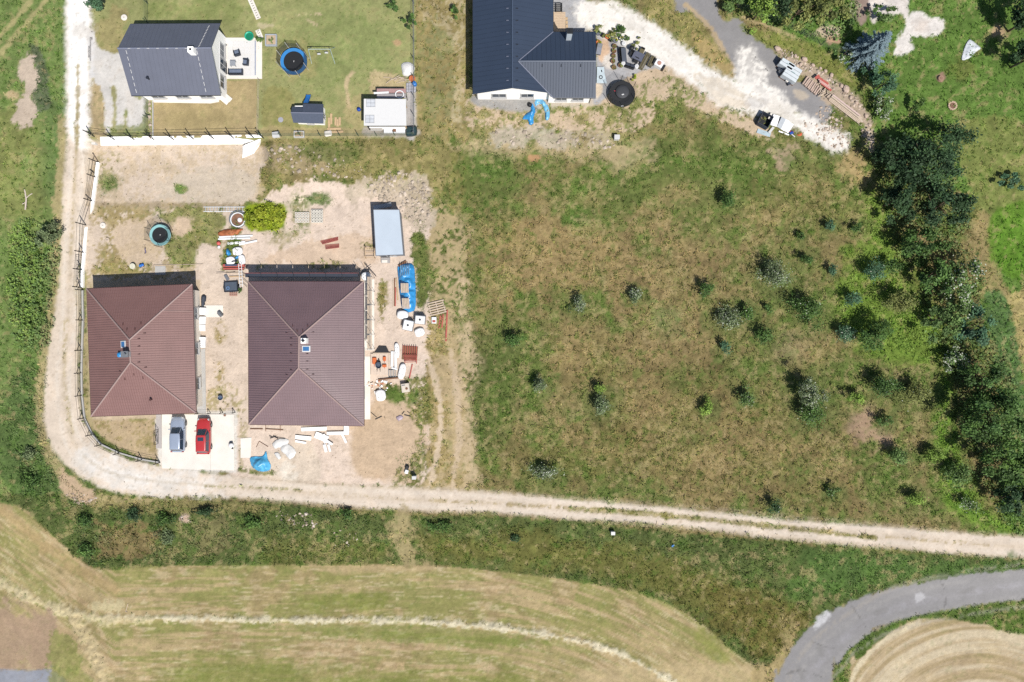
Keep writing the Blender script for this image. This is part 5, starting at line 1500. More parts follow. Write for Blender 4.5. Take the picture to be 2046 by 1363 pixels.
undergrowth('soil_weeds', 'scattered green weeds sprouting on the bare building plots',
            [[(620, 390), (670, 392), (665, 412), (625, 408)], [(585, 400), (615, 400), (610, 470), (580, 480)], [(770, 770), (850, 770), (860, 850), (830, 960), (800, 970), (835, 880), (815, 800)], [(822, 430), (850, 430), (856, 600), (835, 620)], [(640, 522), (690, 522), (690, 540), (640, 540)], [(200, 350), (232, 350), (232, 385), (200, 385)], [(350, 372), (375, 372), (375, 386), (350, 386)], [(755, 560), (775, 560), (778, 640), (758, 640)], [(795, 900), (850, 895), (850, 960), (800, 968)], [(485, 932), (545, 938), (545, 950), (485, 946)], [(462, 875), (472, 890), (470, 910), (462, 905)]],
            26, .2, .085, ['mid', 'mid', 'mid', 'deep', 'olive', 'mid', 'mid', 'olive', 'mid', 'olive', 'bright'], 12, -.1, 9)

# ------------------------------------------------------------------ cars
def car(px, py, label, paint, Lc, Wc, hc, sunroof, name='parked_car'):
    b = W(px, py, .7)
    root = thing(name, label, 'car', (b.x, b.y, b.z + .06), R(90), group='cars parked on the concrete driveway')
    hw = Wc / 2
    st = [(0, .70, .52, .74, .42), (.015, .84, .36, .82, .36), (.05, .93, .26, .90, .36), (.14, .985, .22, .94, .3), (.3, 1, .2, .95, .3), (.5, 1, .2, .93, .3),
          (.68, 1, .2, .92, .3), (.76, .99, .21, .88, .3), (.86, .96, .22, .83, .3), (.94, .89, .26, .76, .33), (.98, .77, .33, .68, .36), (1, .60, .42, .60, .40)]
    rings = []
    for t, w, zb, zt, _ in st:
        x = (t - .5) * Lc; w *= hw; zm = (zb + zt) / 2
        half = [(w * .82, zb), (w * .96, zb + .08), (w, zm - .05), (w * .985, zm + .1), (w * .93, zt - .06), (w * .80, zt), (w * .4, zt + .025)]
        rings.append([Vector((x, -a, c)) for a, c in half] + [Vector((x, a, c)) for a, c in half[::-1]])
    body = MB().loft(rings).build('body', paint, root, smooth=True)
    # glasshouse
    def sec(x, w, z): return (x, w, z)
    xb0, xb1 = -.47 * Lc, .22 * Lc; xr0, xr1 = -.40 * Lc, .05 * Lc
    zb, zr = .88, hc
    base = [(xb0 + .04, hw * .72), (xb0 + .2, hw * .88), (0, hw * .93), (xb1 - .45, hw * .9), (xb1, hw * .68)]
    top = [(xr0 + .02, hw * .60), (xr0 + .12, hw * .68), (-.1 * Lc, hw * .71), (xr1 - .1, hw * .68), (xr1, hw * .6)]
    rb = [Vector((x, -w, zb)) for x, w in base] + [Vector((x, w, zb)) for x, w in base[::-1]]
    rt = [Vector((x, -w, zr - .05)) for x, w in top] + [Vector((x, w, zr - .05)) for x, w in top[::-1]]
    rc = [Vector((p.x * 1.0, p.y * .98, zr - .03)) for p in rt]
    MB().loft([rb, rt, rc]).build('glass', M_glass, root)
    ro = MB()
    r1 = [Vector((p.x * 1.01, p.y * 1.03, zr - .055)) for p in rt]
    r2 = [Vector((p.x * 1.0, p.y * 1.0, zr - .015)) for p in rt]
    r3 = [Vector((p.x * .9, p.y * .8, zr + .02)) for p in rt]
    r4 = [Vector((p.x * .6, p.y * .4, zr + .035)) for p in rt]
    ro.loft([r1, r2, r3, r4]).build('roof', paint, root, smooth=True)
    for sgn in (-1, 1):
        pl = MB()
        pl.tube((base[4][0], sgn * base[4][1], zb), (top[4][0], sgn * top[4][1], zr - .03), .035)
        pl.tube((base[0][0] + .08, sgn * (base[0][1] + .08), zb), (top[0][0] + .05, sgn * (top[0][1] + .04), zr - .03), .07)
        pl.tube((-.12 * Lc, sgn * hw * .93, zb), (-.12 * Lc, sgn * hw * .72, zr - .03), .03)
        pl.build('pillar', paint, root)
        MB().box((.15 * Lc, sgn * (hw + .03), .93), (.12, .2, .13), 0, .03).tube((.15 * Lc, sgn * (hw - .14), .9), (.15 * Lc, sgn * hw, .92), .03).build('wing_mirror', paint, root)
        hd_ = MB().box((.455 * Lc, sgn * hw * .66, .68), (.28, .3, .10), R(-22 * sgn), .03, ry=R(18)); hd_.build('headlight', mat('lamp_glass', (226, 232, 236), .1, spec=.8), root)
        MB().box((-.485 * Lc, sgn * hw * .78, .78), (.10, .22, .18), 0, .02).build('taillight', mat('tail_lamp', (190, 30, 30), .2), root)
        for i, tx in enumerate((-.31, .30)):
            c = Vector((tx * Lc, sgn * (hw - .10), .31))
            ty = MB(); n = 18
            prof = [(.20, -.10), (.29, -.10), (.315, -.06), (.315, .06), (.29, .10), (.20, .10)]
            rings = [[c + Vector((math.cos(a) * r, y, math.sin(a) * r)) for a in [2 * math.pi * k / n for k in range(n)]] for r, y in prof]
            ty.loft(rings, False)
            w_ = ty.build('wheel', M_black, root, smooth=True)
            rm = MB()
            for q in (-.07, .07):
                rm.tube(c + Vector((0, q - .02, 0)), c + Vector((0, q + .02, 0)), .21, 16)
            rm.build('rim', M_greymetal, w_)
    MB().box((.497 * Lc, 0, .45), (.06, Wc * .62, .16), 0, .02).build('bumper_grille', M_black, root)
    MB().box((-.494 * Lc, 0, .5), (.05, .52, .12), 0, .01).build('number_plate', M_frame, root)
    MB().tube((.225 * Lc, -hw * .5, .92), (.19 * Lc, hw * .05, .97), .012).tube((.225 * Lc, hw * .1, .92), (.19 * Lc, hw * .55, .97), .012).build('wipers', M_black, root)
    if sunroof:
        MB().box((-.06 * Lc, 0, zr + .02), (.48, Wc * .42, .04), 0, .015).build('sunroof', M_glass, root)
    return root


car(355, 868, 'silver blue hatchback parked on the pale driveway', mat('silver_paint', (206, 220, 242), .22, metal=.35, var=.02, spec=.6, coat=.6), 4.4, 1.80, 1.5, False)  # silver lightened to blue-white: the roof's highlight is put into the paint colour
car(406.5, 871.5, 'red hatchback with dark sunroof on the driveway', mat('red_paint', (214, 62, 62), .3, var=.03, spec=.55, coat=.7), 4.45, 1.74, 1.5, True)

# concrete driveway: slabs with joints
dr = thing('driveway', 'pale concrete driveway with two parked cars', 'driveway', W(395, 885))
for (xa, ya, xb, yb) in ((324, 828, 420.5, 936), (421.2, 828, 468, 938)):
    q = [W(xa, ya), W(xa, yb), W(xb, yb + 2), W(xb, ya)]
    MB().prism([(p.x, p.y) for p in q], -.2, .05).build('slab', M_concw, dr, world=True)
q = [W(312, 826), W(312, 896), W(323, 896), W(323, 826)]
MB().prism([(p.x, p.y) for p in q], -.2, .045).build('side_strip', mat('grey_pavers', (206, 198, 194), .9, var=.08), dr, world=True)


# ------------------------------------------------------------------ paving and terraces
def slab_thing(name, label, cat, pts, m, h=.08, joints=None, kind=None):
    P = [W(x, y) for x, y in pts]
    z = max(p.z for p in P)
    root = thing(name, label, cat, P[0])
    MB().prism([(p.x, p.y) for p in ccw(P)], min(p.z for p in P) - .2, z + h).build('slab', m, root, world=True)
    return root, z + h


te, tz = slab_thing('terrace', 'white paved terrace with garden furniture beside the slate blue house', 'terrace', [(447, 76), (447, 158), (524, 158), (524, 80), (508, 76)], M_concw, .10)
# large paving tiles laid on the terrace
for i in range(5):
    for j in range(5):
        p = W(461 + i * 11.2, 89 + j * 14.2)
        MB().box((p.x, p.y, tz + .008), (.66, .84, .03), 0, .008).build('paver', mat('white_paver', (250, 249, 247), .75, var=.03), te, world=True)
p0, p1 = W(511, 83), W(511, 151)
MB().box(((p0.x + p1.x) / 2, (p0.y + p1.y) / 2, tz + .04), (.14, (p0 - p1).length, .08)).build('edge_strip', mat('blue_grey_edge', (186, 194, 212), .6), te, world=True)
st = thing('garden_steps', 'white angled steps below the corner of the slate blue roof', 'steps', W(452, 196))
for i, (x, y) in enumerate([(449, 190), (456, 196), (450, 202)]):
    p = W(x, y)
    MB().box((p.x, p.y, p.z + .05 + .04 * i), (1.0, .55, .1), R(-40), .01).build('step', M_concw, st, world=True)
slab_thing('house_apron', 'pale concrete apron along the south wall of the slate blue house', 'paving', [(304, 186), (304, 205), (420, 207), (438, 204), (438, 186)], M_concw, .05)
kb = thing('kerb', 'grey kerb line edging the dry lawn', 'kerb', W(306, 235))
for i in range(7):
    p = W(306, 200 + i * 11)
    MB().box((p.x, p.y, p.z + .04), (.14, .66, .14), 0, .01).build('kerb_stone', M_conc, kb, world=True)


# furniture on the terrace
def on_terrace(px, py): p = A(px, py, tz + .3); return Vector((p.x, p.y, tz + .02))


def armchair(name, label, px, py, rz, w=.75, group='terrace seats'):
    root = thing(name, label, 'chair' if w < 1 else 'sofa', on_terrace(px, py), R(rz), group)
    mb = M_navy
    MB().box((0, 0, .18), (w, .7, .2), 0, .03).build('base', M_grey, root)
    MB().box((0, -.03, .34), (w - .2, .58, .14), 0, .05).build('cushion', mat('grey_cushion', (122, 136, 160), .8), root)
    MB().box((0, .31, .42), (w, .12, .5), 0, .04).build('backrest', mb, root)
    for s in (-1, 1): MB().box((s * (w / 2 - .05), 0, .36), (.1, .66, .3), 0, .03).build('armrest', mb, root)
    return root


armchair('armchair', 'dark armchair at the top of the terrace seating', 473.5, 106, 195)
armchair('armchair', 'dark armchair at the right of the terrace seating', 491, 124.5, 265)
armchair('sofa', 'grey blue sofa at the bottom of the terrace', 471, 144, 180, 1.75)
o = thing('low_table', 'small square grey table amid the terrace seats', 'table', on_terrace(465.5, 127))
MB().box((0, 0, .4), (.66, .66, .05), 0, .01).build('table_top', mat('pale_tabletop', (170, 176, 186), .4), o)
for sx in (-1, 1):
    for sy in (-1, 1): MB().box((sx * .28, sy * .28, .19), (.05, .05, .38)).build('leg', M_grey, o)
o = thing('folded_lounger', 'dark folded lounger against the house wall', 'lounger', on_terrace(445.5, 133))
MB().box((0, 0, .25), (.75, .6, .1), R(8), .02, ry=R(20)).build('seat', M_navy, o)
MB().box((-.2, .35, .45), (.6, .12, .6), R(-10), .02, rx=R(20)).build('backrest', M_navy, o)
MB().tube((-.3, -.25, 0), (.3, .3, .5), .02).tube((.3, -.25, 0), (-.3, .3, .5), .02).build('frame', M_greymetal, o)
o = thing('bicycle', 'small dark bicycle standing on the terrace by the wall', 'bicycle', on_terrace(444, 91), R(10))
for x in (-.32, .32):
    w_ = MB()
    for k in range(16):
        a, c = 2 * math.pi * k / 16, 2 * math.pi * (k + 1) / 16
        w_.tube((x + math.cos(a) * .24, 0, .25 + math.sin(a) * .24), (x + math.cos(c) * .24, 0, .25 + math.sin(c) * .24), .025, 5)
    w_.build('wheel', M_black, o)
MB().path([(-.32, 0, .25), (-.1, 0, .5), (.22, 0, .52), (.32, 0, .25)], .02).path([(-.1, 0, .5), (0, 0, .25), (.22, 0, .52)], .02).build('frame', M_blackmetal, o)
MB().tube((.22, -.2, .62), (.22, .2, .62), .015).build('handlebar', M_blackmetal, o)
MB().box((-.12, 0, .58), (.2, .1, .05), 0, .02).build('saddle', M_black, o)

# teal paddling tub
o = thing('paddling_tub', 'round teal tub beside the terrace', 'tub', W(497.5, 72, .3))
MB().lathe((0, 0, 0), [(.42, 0), (.5, .02), (.54, .3), (.56, .33), (.5, .33), (.46, .12), (.05, .1)], 24).build('basin', M_teal, o, smooth=True)
MB().cyl((0, 0, .1), .45, .06, 24).build('water', mat('tub_water', (40, 146, 110), .08, spec=.8), o)
# white well cover, discs
for (px, py, d, lb) in ((248, 35, .75, 'white round well cover on the lawn near the slate blue house'), (205.5, 450.5, .72, 'larger white round disc on the bare yard'), (214.5, 479.5, .55, 'smaller beige round disc below the larger one')):
    o = thing('well_cover', lb, 'cover', W(px, py, .1))
    MB().cyl((0, 0, -.1), d / 2 * .92, .18, 20).build('ring', M_conc, o)
    MB().lathe((0, 0, .08), [(d / 2, 0), (d / 2, .05), (d / 2 * .9, .07), (.02, .08)], 20).build('lid', M_concw if d > .6 else M_woodp, o)
    MB().box((0, 0, .17), (.16, .05, .03)).build('lid_handle', M_grey, o)
# stepping-stone paths of hollow blocks
for lb, pts, n in (('row of perforated white blocks laid across the lawn at the top', [(499, -4), (517, 38)], 9), ('short row of perforated white blocks beside the terrace', [(515, 60), (522, 78)], 4)):
    o = thing('stepping_path', lb, 'path', W(*pts[0]))
    for i in range(n):
        t = (i + .5) / n
        p = W(pts[0][0] + (pts[1][0] - pts[0][0]) * t, pts[0][1] + (pts[1][1] - pts[0][1]) * t)
        s = MB().box((p.x, p.y, p.z + .03), (.30, .62, .1), R(-67), .01).build('paver', M_concw, o, world=True)
        hl = MB().cyl((p.x - .07, p.y - .02, p.z + .078), .055, .006, 8).cyl((p.x + .08, p.y + .03, p.z + .078), .055, .006, 8).build('hole', M_blackmetal, None)
        hl.parent = s; hl.location = -ORG[o.name]


# planters
def planter(label, px, py, w, d, mframe, pal):
    o = thing('raised_planter', label, 'planter', W(px, py, .35))
    for s in (-1, 1):
        MB().box((0, s * (d / 2 - .06), .18), (w, .12, .36), 0, .01).build('side_board', mframe, o)
        MB().box((s * (w / 2 - .06), 0, .18), (.12, d - .25, .36), 0, .01).build('side_board', mframe, o)
    MB().box((0, 0, .12), (w - .26, d - .26, .24)).build('soil', mat('pale_soil', (214, 190, 160), .95), o)
    seedc[0] += 1
    link('plants', crown_mesh('plants', w * .3, d * .3, .12, .35, 60, .1, PAL[pal], seedc[0]), o)
    return o


planter('pale framed raised bed near the blue trampoline', 541, 79.5, 1.4, 1.4, mat('pale_blue_frame', (196, 204, 214), .6), 'mid')
planter('white edged planting box at the mesh fence below the playhouse', 597, 268, 1.25, .8, mat('white_board', (230, 228, 222), .7), 'olive')


# trampolines
def trampoline(label, px, py, r, rmat, zh, mpad, mpole, npoles, phase, net=.32, group='trampolines', polh=1.5, netm=(60, 66, 64)):
    o = thing('trampoline', label, 'trampoline', W(px, py, zh), 0, group)
    MB().cyl((0, 0, zh - .03), rmat, .04, 36).build('jump_mat', M_black, o)
    MB().ring((0, 0, 0), rmat + .01, r, zh, zh + .05, 36).build('pad', mpad, o)
    MB().ring((0, 0, 0), r - .06, r - .005, zh - .07, zh - .01, 36).build('frame_ring', M_greymetal, o)
    MB().box((.02, .06, zh + .015), (.16, .04, .012)).box((0, -.02, zh + .015), (.04, .14, .012)).build('mat_logo', M_frame, o)
    nt = MB(); pr = r + .12
    pts = []
    for i in range(npoles):
        a = phase + 2 * math.pi * i / npoles
        c, s = math.cos(a), math.sin(a)
        MB().tube((c * pr, s * pr, 0), (c * pr * 1.02, s * pr * 1.02, zh + polh), .03, 8).build('pole', mpole, o)
        lg = MB().tube((c * r * .98, s * r * .98, zh - .05), (c * r * .9, s * r * .9, 0), .03, 6).build('leg', M_greymetal, o)
        pts.append((c * pr * 1.02, s * pr * 1.02))
    n = len(pts); vs_ = []
    for k in range(n):
        vs_ += [Vector((pts[k][0], pts[k][1], zh + .06)), Vector((pts[k][0], pts[k][1], zh + polh - .1))]
    nt.add(vs_, [(2 * k, 2 * ((k + 1) % n), 2 * ((k + 1) % n) + 1, 2 * k + 1) for k in range(n)])
    nt.build('net', mat('net_%d_%d' % (int(net * 100), netm[0]), netm, .9, alpha=net), o)
    return o


trampoline('blue rimmed trampoline with safety net on the upper lawn', 587, 123, 1.62, 1.22, .75, mat('blue_pad', (70, 156, 232), .45, var=.05), mat('white_pole', (240, 240, 236), .5), 8, .35, .5)
trampoline('turquoise rimmed trampoline in the yard of the red-brown bungalow', 320, 470, 1.32, .98, .65, mat('aqua_pad', (170, 226, 228), .45, var=.05), M_blackmetal, 6, .5, .30, netm=(52, 84, 84))
o = trampoline('black trampoline with domed cover beside the dark blue house', 1243, 188, 1.58, 1.0, .8, M_black, M_blackmetal, 6, .6, .22)
MB().lathe((0, .25, .9), [(.85, 0), (.8, .08), (.5, .14), (.05, .16)], 26).build('domed_cover', mat('charcoal_cover', (66, 68, 74), .7), o, smooth=True)
MB().box((.05, -.15, 1.07), (.28, .14, .03), R(10)).build('white_label', M_frame, o)
MB().box((.0, -1.48, .88), (.28, .14, .03)).build('white_label', M_frame, o)
MB().add([(-.62, .55, .87), (-1.0, .35, .87), (-.72, .2, .87)], [(0, 1, 2)]).build('red_cloth', mat('red_cloth', (216, 70, 90), .8), o)

# swing set
o = thing('swing_set', 'metal swing set with two swings on the upper lawn', 'swing', W(646, 122, .2))
xs = (-1.35, 1.25)
fr_ = MB()
MB().tube((xs[0], .75, 1.9), (xs[1], .75, 1.9), .045, 8).build('top_bar', mat('pale_green_steel', (196, 214, 206), .4), o)
for x in xs:
    for s, y in ((-1, -.25), (1, 1.75)):
        MB().tube((x, .75, 1.9), (x + (.12 if x > 0 else -.12), y, 0), .04, 8).build('leg', MATS['pale_green_steel'], o)
for x, s in ((-.45, .0), (.45, .15)):
    sw = MB().box((x, .75 + s, .5), (.42, .2, .05), 0, .02).build('swing_seat', M_frame, o)
    MB().tube((x - .18, .75, 1.9), (x - .18, .75 + s, .52), .012, 5).tube((x + .18, .75, 1.9), (x + .18, .75 + s, .52), .012, 5).build('chain', M_greymetal, sw)

# playhouse with slide
gz = W(615, 235).z
o = thing('playhouse', 'little white playhouse with navy roof and blue slide', 'playhouse', W(618, 232, 0))
zw, zt_ = gz + 1.35, gz + 1.95
ea, eb = A(581, 218, zw), A(645, 210, zw)
L1, L2 = A(581, 225, zt_), A(646, 226, zt_)
n1, n2 = A(584, 213, zw), A(646, 208, zw); s1, s2 = A(586, 245, zw), A(646, 247, zw)
n3, n4 = A(605, 213, zw), A(605, 207, zw)
for q in ([n1, n3, A(605, 226, zt_), L1][::-1], [n4, n2, L2, A(605, 226, zt_)][::-1], [s1, L1, L2, s2][::-1]):
    MB().slab(ccw(q), .07).build('roof_slope', mat('navy_shingle', (88, 98, 118), .8, var=.1, scale=4), o, world=True)
MB().tube(L1, L2, .06, 8).build('ridge_cap', M_capA, o, world=True)
w_ = [Vector((n1.x + .3, n2.y - .2, 0)), Vector((s1.x + .3, s1.y + .2, 0)), Vector((s2.x - .12, s2.y + .2, 0)), Vector((n2.x - .12, n2.y - .2, 0))]
wall_ring(o, w_, gz - .1, zw - .02, M_white, .1)
q = [Vector((w_[2].x, w_[2].y, zw - .02)), Vector((w_[3].x, w_[3].y, zw - .02)), Vector((w_[3].x, L2.y, zt_ - .1))]
o_ = [v + Vector((-.1, 0, 0)) for v in q]
MB().add(q + o_, [(0, 1, 2), (5, 4, 3), (0, 3, 4, 1), (1, 4, 5, 2), (2, 5, 3, 0)]).build('gable', M_white, o, world=True)
window_on(o, w_[2], w_[3], .45, .7, 1.2, gz + .68, 'door'); window_on(o, w_[1], w_[2], .5, .8, .5, gz + .85)
rz_ = []
for i in range(9):
    t = i / 8
    p = A(613 + 2 * math.sin(t * 2), 207 - 20 * t, 0); zz = gz + .2 + .75 * (1 - t) ** 1.3
    c = W(613.5 + 2 * math.sin(t * 2), 208 - 20 * t, .5)
    rz_.append([Vector((c.x + dx, c.y, zz + dz)) for dx, dz in ((-.28, .16), (-.25, .16), (-.22, .02), (.22, .02), (.25, .16), (.28, .16), (.25, -.04), (-.25, -.04))])
MB().loft(rz_).build('slide', M_blue, o, world=True)
MB().box(rz_[0][0] + Vector((.28, -.1, -.55)), (.5, .08, .9)).build('slide_ladder', M_wood, o, world=True)
dk = thing('wooden_deck', 'small plank deck and steps right of the playhouse', 'deck', W(668, 250))
for i, (x, y, l, a) in enumerate([(662, 238, 1.3, 90), (658, 246, 1.3, 90), (671, 243, 1.0, 90), (675, 246, .9, 90), (679, 243, 1.0, 90), (668, 258, 1.7, 2), (674, 264, 1.5, 4)]):
    p = W(x, y); MB().box((p.x, p.y, p.z + .08), (l, .28, .06), R(a), .008).build('plank', M_wood, dk, world=True)
o = thing('garden_box', 'white storage box at the corner of the mesh fence', 'box', W(551, 269, .4), R(8))
MB().box((0, 0, .22), (.8, .6, .44), 0, .03).build('body', M_plast, o); MB().box((0, 0, .47), (.86, .66, .06), 0, .02).build('lid', M_frame, o)
o = thing('stone_block', 'rough white stone block by the playhouse deck', 'stone', W(655, 266, .3), R(10))
MB().box((0, 0, .15), (.9, .7, .34), 0, .12).build('block', M_concw, o, smooth=False)
o = thing('washed_cloth', 'pale lilac round mat on the lawn by the playhouse', 'mat', W(561, 239.5))
MB().cyl((0, 0, 0), .32, .04, 18).build('mat', mat('lilac_mat', (186, 186, 196), .9), o)

# white-roofed garden pavilion with clutter
gz = W(770, 225).z
zr_ = gz + 2.4
o = thing('garden_pavilion', 'garden pavilion with flat white roof by the mesh fence', 'pavilion', W(770, 225))
c4 = [A(727, 197.5, zr_), A(727, 251, zr_), A(812, 251, zr_), A(811, 198, zr_)]
MB().slab(ccw(c4), .12).build('roof', mat('white_membrane', (250, 250, 249), .7, var=.02), o, world=True)
i4 = inset_quad(c4, .25)
for i, p in enumerate(i4): MB().box((p.x, p.y, (gz + zr_ - .14) / 2), (.14, .14, zr_ - gz - .14)).build('post', M_blackmetal if i < 2 else M_wood, o, world=True)
MB().box(((i4[0].x + i4[1].x) / 2, (i4[0].y + i4[1].y) / 2, gz + 1.1), (.06, (i4[0] - i4[1]).length - .2, 2.1)).build('dark_side_wall', M_blackmetal, o, world=True)
MB().box(((i4[1].x + i4[2].x) / 2 , i4[1].y, gz + .5), ((i4[2] - i4[1]).length - .2, .06, .95)).build('front_panel', M_white, o, world=True)
for (x, y) in ((741, 206), (739, 238)):
    gl = MB()
    for dx in (-.5, 0, .5):
        c = A(x + dx * 17, y, zr_); gl.box((c.x, c.y, zr_ + .02), (.03, .95, .03))
    for dy in (-.5, 0, .5):
        c = A(x, y + dy * 15, zr_); gl.box((c.x, c.y, zr_ + .022), (1.05, .03, .03))
    f_ = gl.build('rooflight_frame', mat('rooflight_frame_grey', (158, 162, 170), .5), o, world=True)
    c = A(x, y, zr_); g_ = MB().box((c.x, c.y, zr_ + .008), (1.0, .9, .012)).build('rooflight_pane', mat('frosted_glass', (232, 236, 242), .3), None); g_.parent = f_; g_.location = -ORG[o.name]
o = thing('garden_bench_swing', 'canopy swing with pinkish stripes above the pavilion', 'swing', W(782, 187, 1.0))
MB().box((0, .32, 1.05), (3.5, .5, .05), 0, .01, rx=R(8)).build('canopy', mat('rose_canvas', (188, 150, 148), .8), o)
MB().box((0, -.28, 1.0), (3.5, .6, .05), 0, .01, rx=R(-8)).build('canopy', mat('grey_canvas', (186, 180, 182), .8), o)
for x in (-1.8, 1.8): MB().tube((x, -.5, 0), (x, 0, 1.05), .03).tube((x, .5, 0), (x, 0, 1.05), .03).build('frame_leg', M_blackmetal, o)
MB().box((0, 0, .4), (3.0, .5, .06), 0, .02).build('seat', M_woodd, o)
MB().box((-1.2, .05, 1.12), (1.8, .22, .05), R(3)).build('white_board', M_plast, o)
hr = MB()
for k in range(20):
    a, c = 2 * math.pi * k / 20, 2 * math.pi * (k + 1) / 20
    hr.tube((1.0 + math.cos(a) * .5, -.15 + math.sin(a) * .45, 1.15), (1.0 + math.cos(c) * .5, -.15 + math.sin(c) * .45, 1.15), .07, 6)
hr.build('white_hoop', M_plast, o)
o = thing('gravel_heap', 'bright white gravel heap by the mesh fence', 'heap', W(814, 138))
r_ = random.Random(3)
rg = [[Vector((math.cos(a) * rr * (1 + .15 * math.sin(3 * a + rr)), math.sin(a) * rr * 1.25 * (1 + .12 * math.cos(2 * a)), zz)) for a in [2 * math.pi * k / 20 for k in range(20)]] for rr, zz in ((.82, -.05), (.7, .16), (.45, .34), (.2, .42), (.04, .44))]
MB().loft(rg).build('heap', mat('white_gravel', (252, 251, 248), .95, var=.1, scale=9, bump=.8, bscale=9), o)


def pot(name, label, px, py, r, h, mp, pal=None, group=None, ph=.3, n=50, flower=0, fcol=(250, 220, 90)):
    o = thing(name, label, 'pot', W(px, py, h), 0, group)
    MB().lathe((0, 0, 0), [(r * .7, 0), (r * .95, h * .8), (r * 1.05, h), (r * .85, h), (r * .8, h * .85), (.02, h * .82)], 16).build('pot', mp, o, smooth=False)
    seedc[0] += 1
    if pal: link('plant', crown_mesh('plant', r * 1.0, r * 1.0, ph * .6, h + ph * .3, n, r * .42, PAL[pal], seedc[0], flower, fcol), o)
    return o


pot('clay_pot', 'big orange clay pot by the mesh fence', 823.5, 157, .38, .45, M_orange)
o = thing('blue_barrel', 'bright blue barrel beside the big orange pot', 'barrel', W(828, 167, .6))
MB().lathe((0, 0, 0), [(.2, 0), (.26, .1), (.28, .4), (.24, .75), (.2, .8), (.05, .8)], 16).build('drum', M_blue, o, smooth=True); MB().cyl((.08, 0, .8), .05, .03, 8).build('cap', M_blackmetal, o)
o = thing('block_pallet', 'grey hollow blocks on a pallet below the orange pot', 'blocks', W(822, 176))
for i in range(4):
    for j in range(3):
        MB().box((-.45 + i * .3, -.4 + j * .38, .12), (.27, .34, .22), 0, .01).build('block', mat('grey_block', (196, 196, 204), .9), o)
o = thing('blue_bag', 'small dark blue bag left of the white pavilion roof', 'bag', W(716.5, 218, .3), R(-30))
MB().lathe((0, 0, 0), [(.18, 0), (.26, .12), (.22, .3), (.08, .38)], 10).build('bag', mat('royal_blue', (28, 84, 196), .5), o, smooth=True); MB().tube((-.08, 0, .38), (.08, 0, .42), .02).build('handle', M_black, o)
o = thing('firewood_pile', 'untidy pile of pale branches above the canopy swing', 'firewood', W(795, 160))
for k in range(16):
    a = r_.uniform(-.5, .9); x, y = r_.uniform(-1.3, 1.3), r_.uniform(-.3, .35)
    MB().tube((x - math.cos(a) * .5, y - math.sin(a) * .4, .08 + k * .008), (x + math.cos(a) * .5, y + math.sin(a) * .4, .1 + k * .012), .04, 6, .025).build('branch', M_woodp, o)
o = thing('tarped_stack', 'dark green tarped stack at the corner behind the pavilion', 'stack', W(822, 262, .4))
rg = [[Vector((x * k * (1 + .1 * math.sin(i * 2.1)), y * k * (1 + .1 * math.cos(i * 1.7)), z)) for i, (x, y) in enumerate([(-.6, -.5), (0, -.55), (.6, -.45), (.65, 0), (.55, .5), (0, .55), (-.55, .5), (-.62, 0)])] for k, z in ((1.05, 0), (1, .5), (.8, .7), (.3, .74))]
MB().loft(rg).build('tarp', mat('dark_teal_tarp', (44, 72, 78), .5, var=.3, scale=4), o)
o = thing('white_bench', 'white bench with a small dark box in front of the pavilion', 'bench', W(788, 261, .5))
MB().box((0, 0, .42), (2.6, .6, .06), 0, .01).build('seat', M_plast, o)
for x in (-1.2, 1.2): MB().box((x, 0, .2), (.08, .5, .38)).build('leg', M_frame, o)
MB().box((0, 0, .52), (.4, .3, .14), 0, .01).build('box', M_woodd, o)
o = thing('folding_table', 'grey folding table at the left front of the pavilion', 'table', W(752, 258, .6))
MB().box((0, 0, .68), (1.4, .5, .04), 0, .01).build('table_top', mat('stone_grey', (196, 192, 186), .8), o)
for x in (-.6, .6): MB().tube((x, -.2, 0), (x, .2, .66), .02).tube((x, .2, 0), (x, -.2, .66), .02).build('trestle', M_greymetal, o)

# ------------------------------------------------------------------ yard of the dark blue house
o = thing('wooden_porch', 'pale wooden porch beside the dark blue house', 'porch', W(1118, 44, .3))
c = W(1118, 44, .3)
for i in range(12):
    MB().box((-.0, 1.15 - i * .2, .22), (1.45, .185, .06), 0, .006).build('plank', mat('pale_deck', (228, 202, 172), .75, var=.12, scale=4), o)
MB().box((0, 0, .1), (1.4, 2.3, .18)).build('frame', M_woodd, o)
for i in range(3): MB().box((.86 + .02 * i, .45 - i * .45, .15), (.28, .36, .08), 0, .01).build('step', M_wood, o)
o = thing('stacked_chairs', 'dark slatted garden chairs stacked beside the porch', 'chairs', W(1117, 14, .5))
for i in range(5):
    MB().box((0, .5 - i * .25, .42), (.8, .05, .5), 0, .01, rx=R(20)).build('slatted_back', M_blackmetal, o)
for x in (-.36, .36): MB().box((x, 0, .2), (.06, 1.1, .4)).build('frame', M_blackmetal, o)
PG = 'flower pots in the yard of the dark blue house'
rowp = ['topmost', 'second', 'middle', 'fourth', 'lowest']
for i, (x, y) in enumerate([(1228, 92), (1227, 102), (1226, 111.5), (1225, 122), (1227, 134.5)]):
    pot('flower_pot', rowp[i] + ' of the five round brown pots in a column', x, y, .27, .35, M_woodd, 'olive', PG, .1, 20)
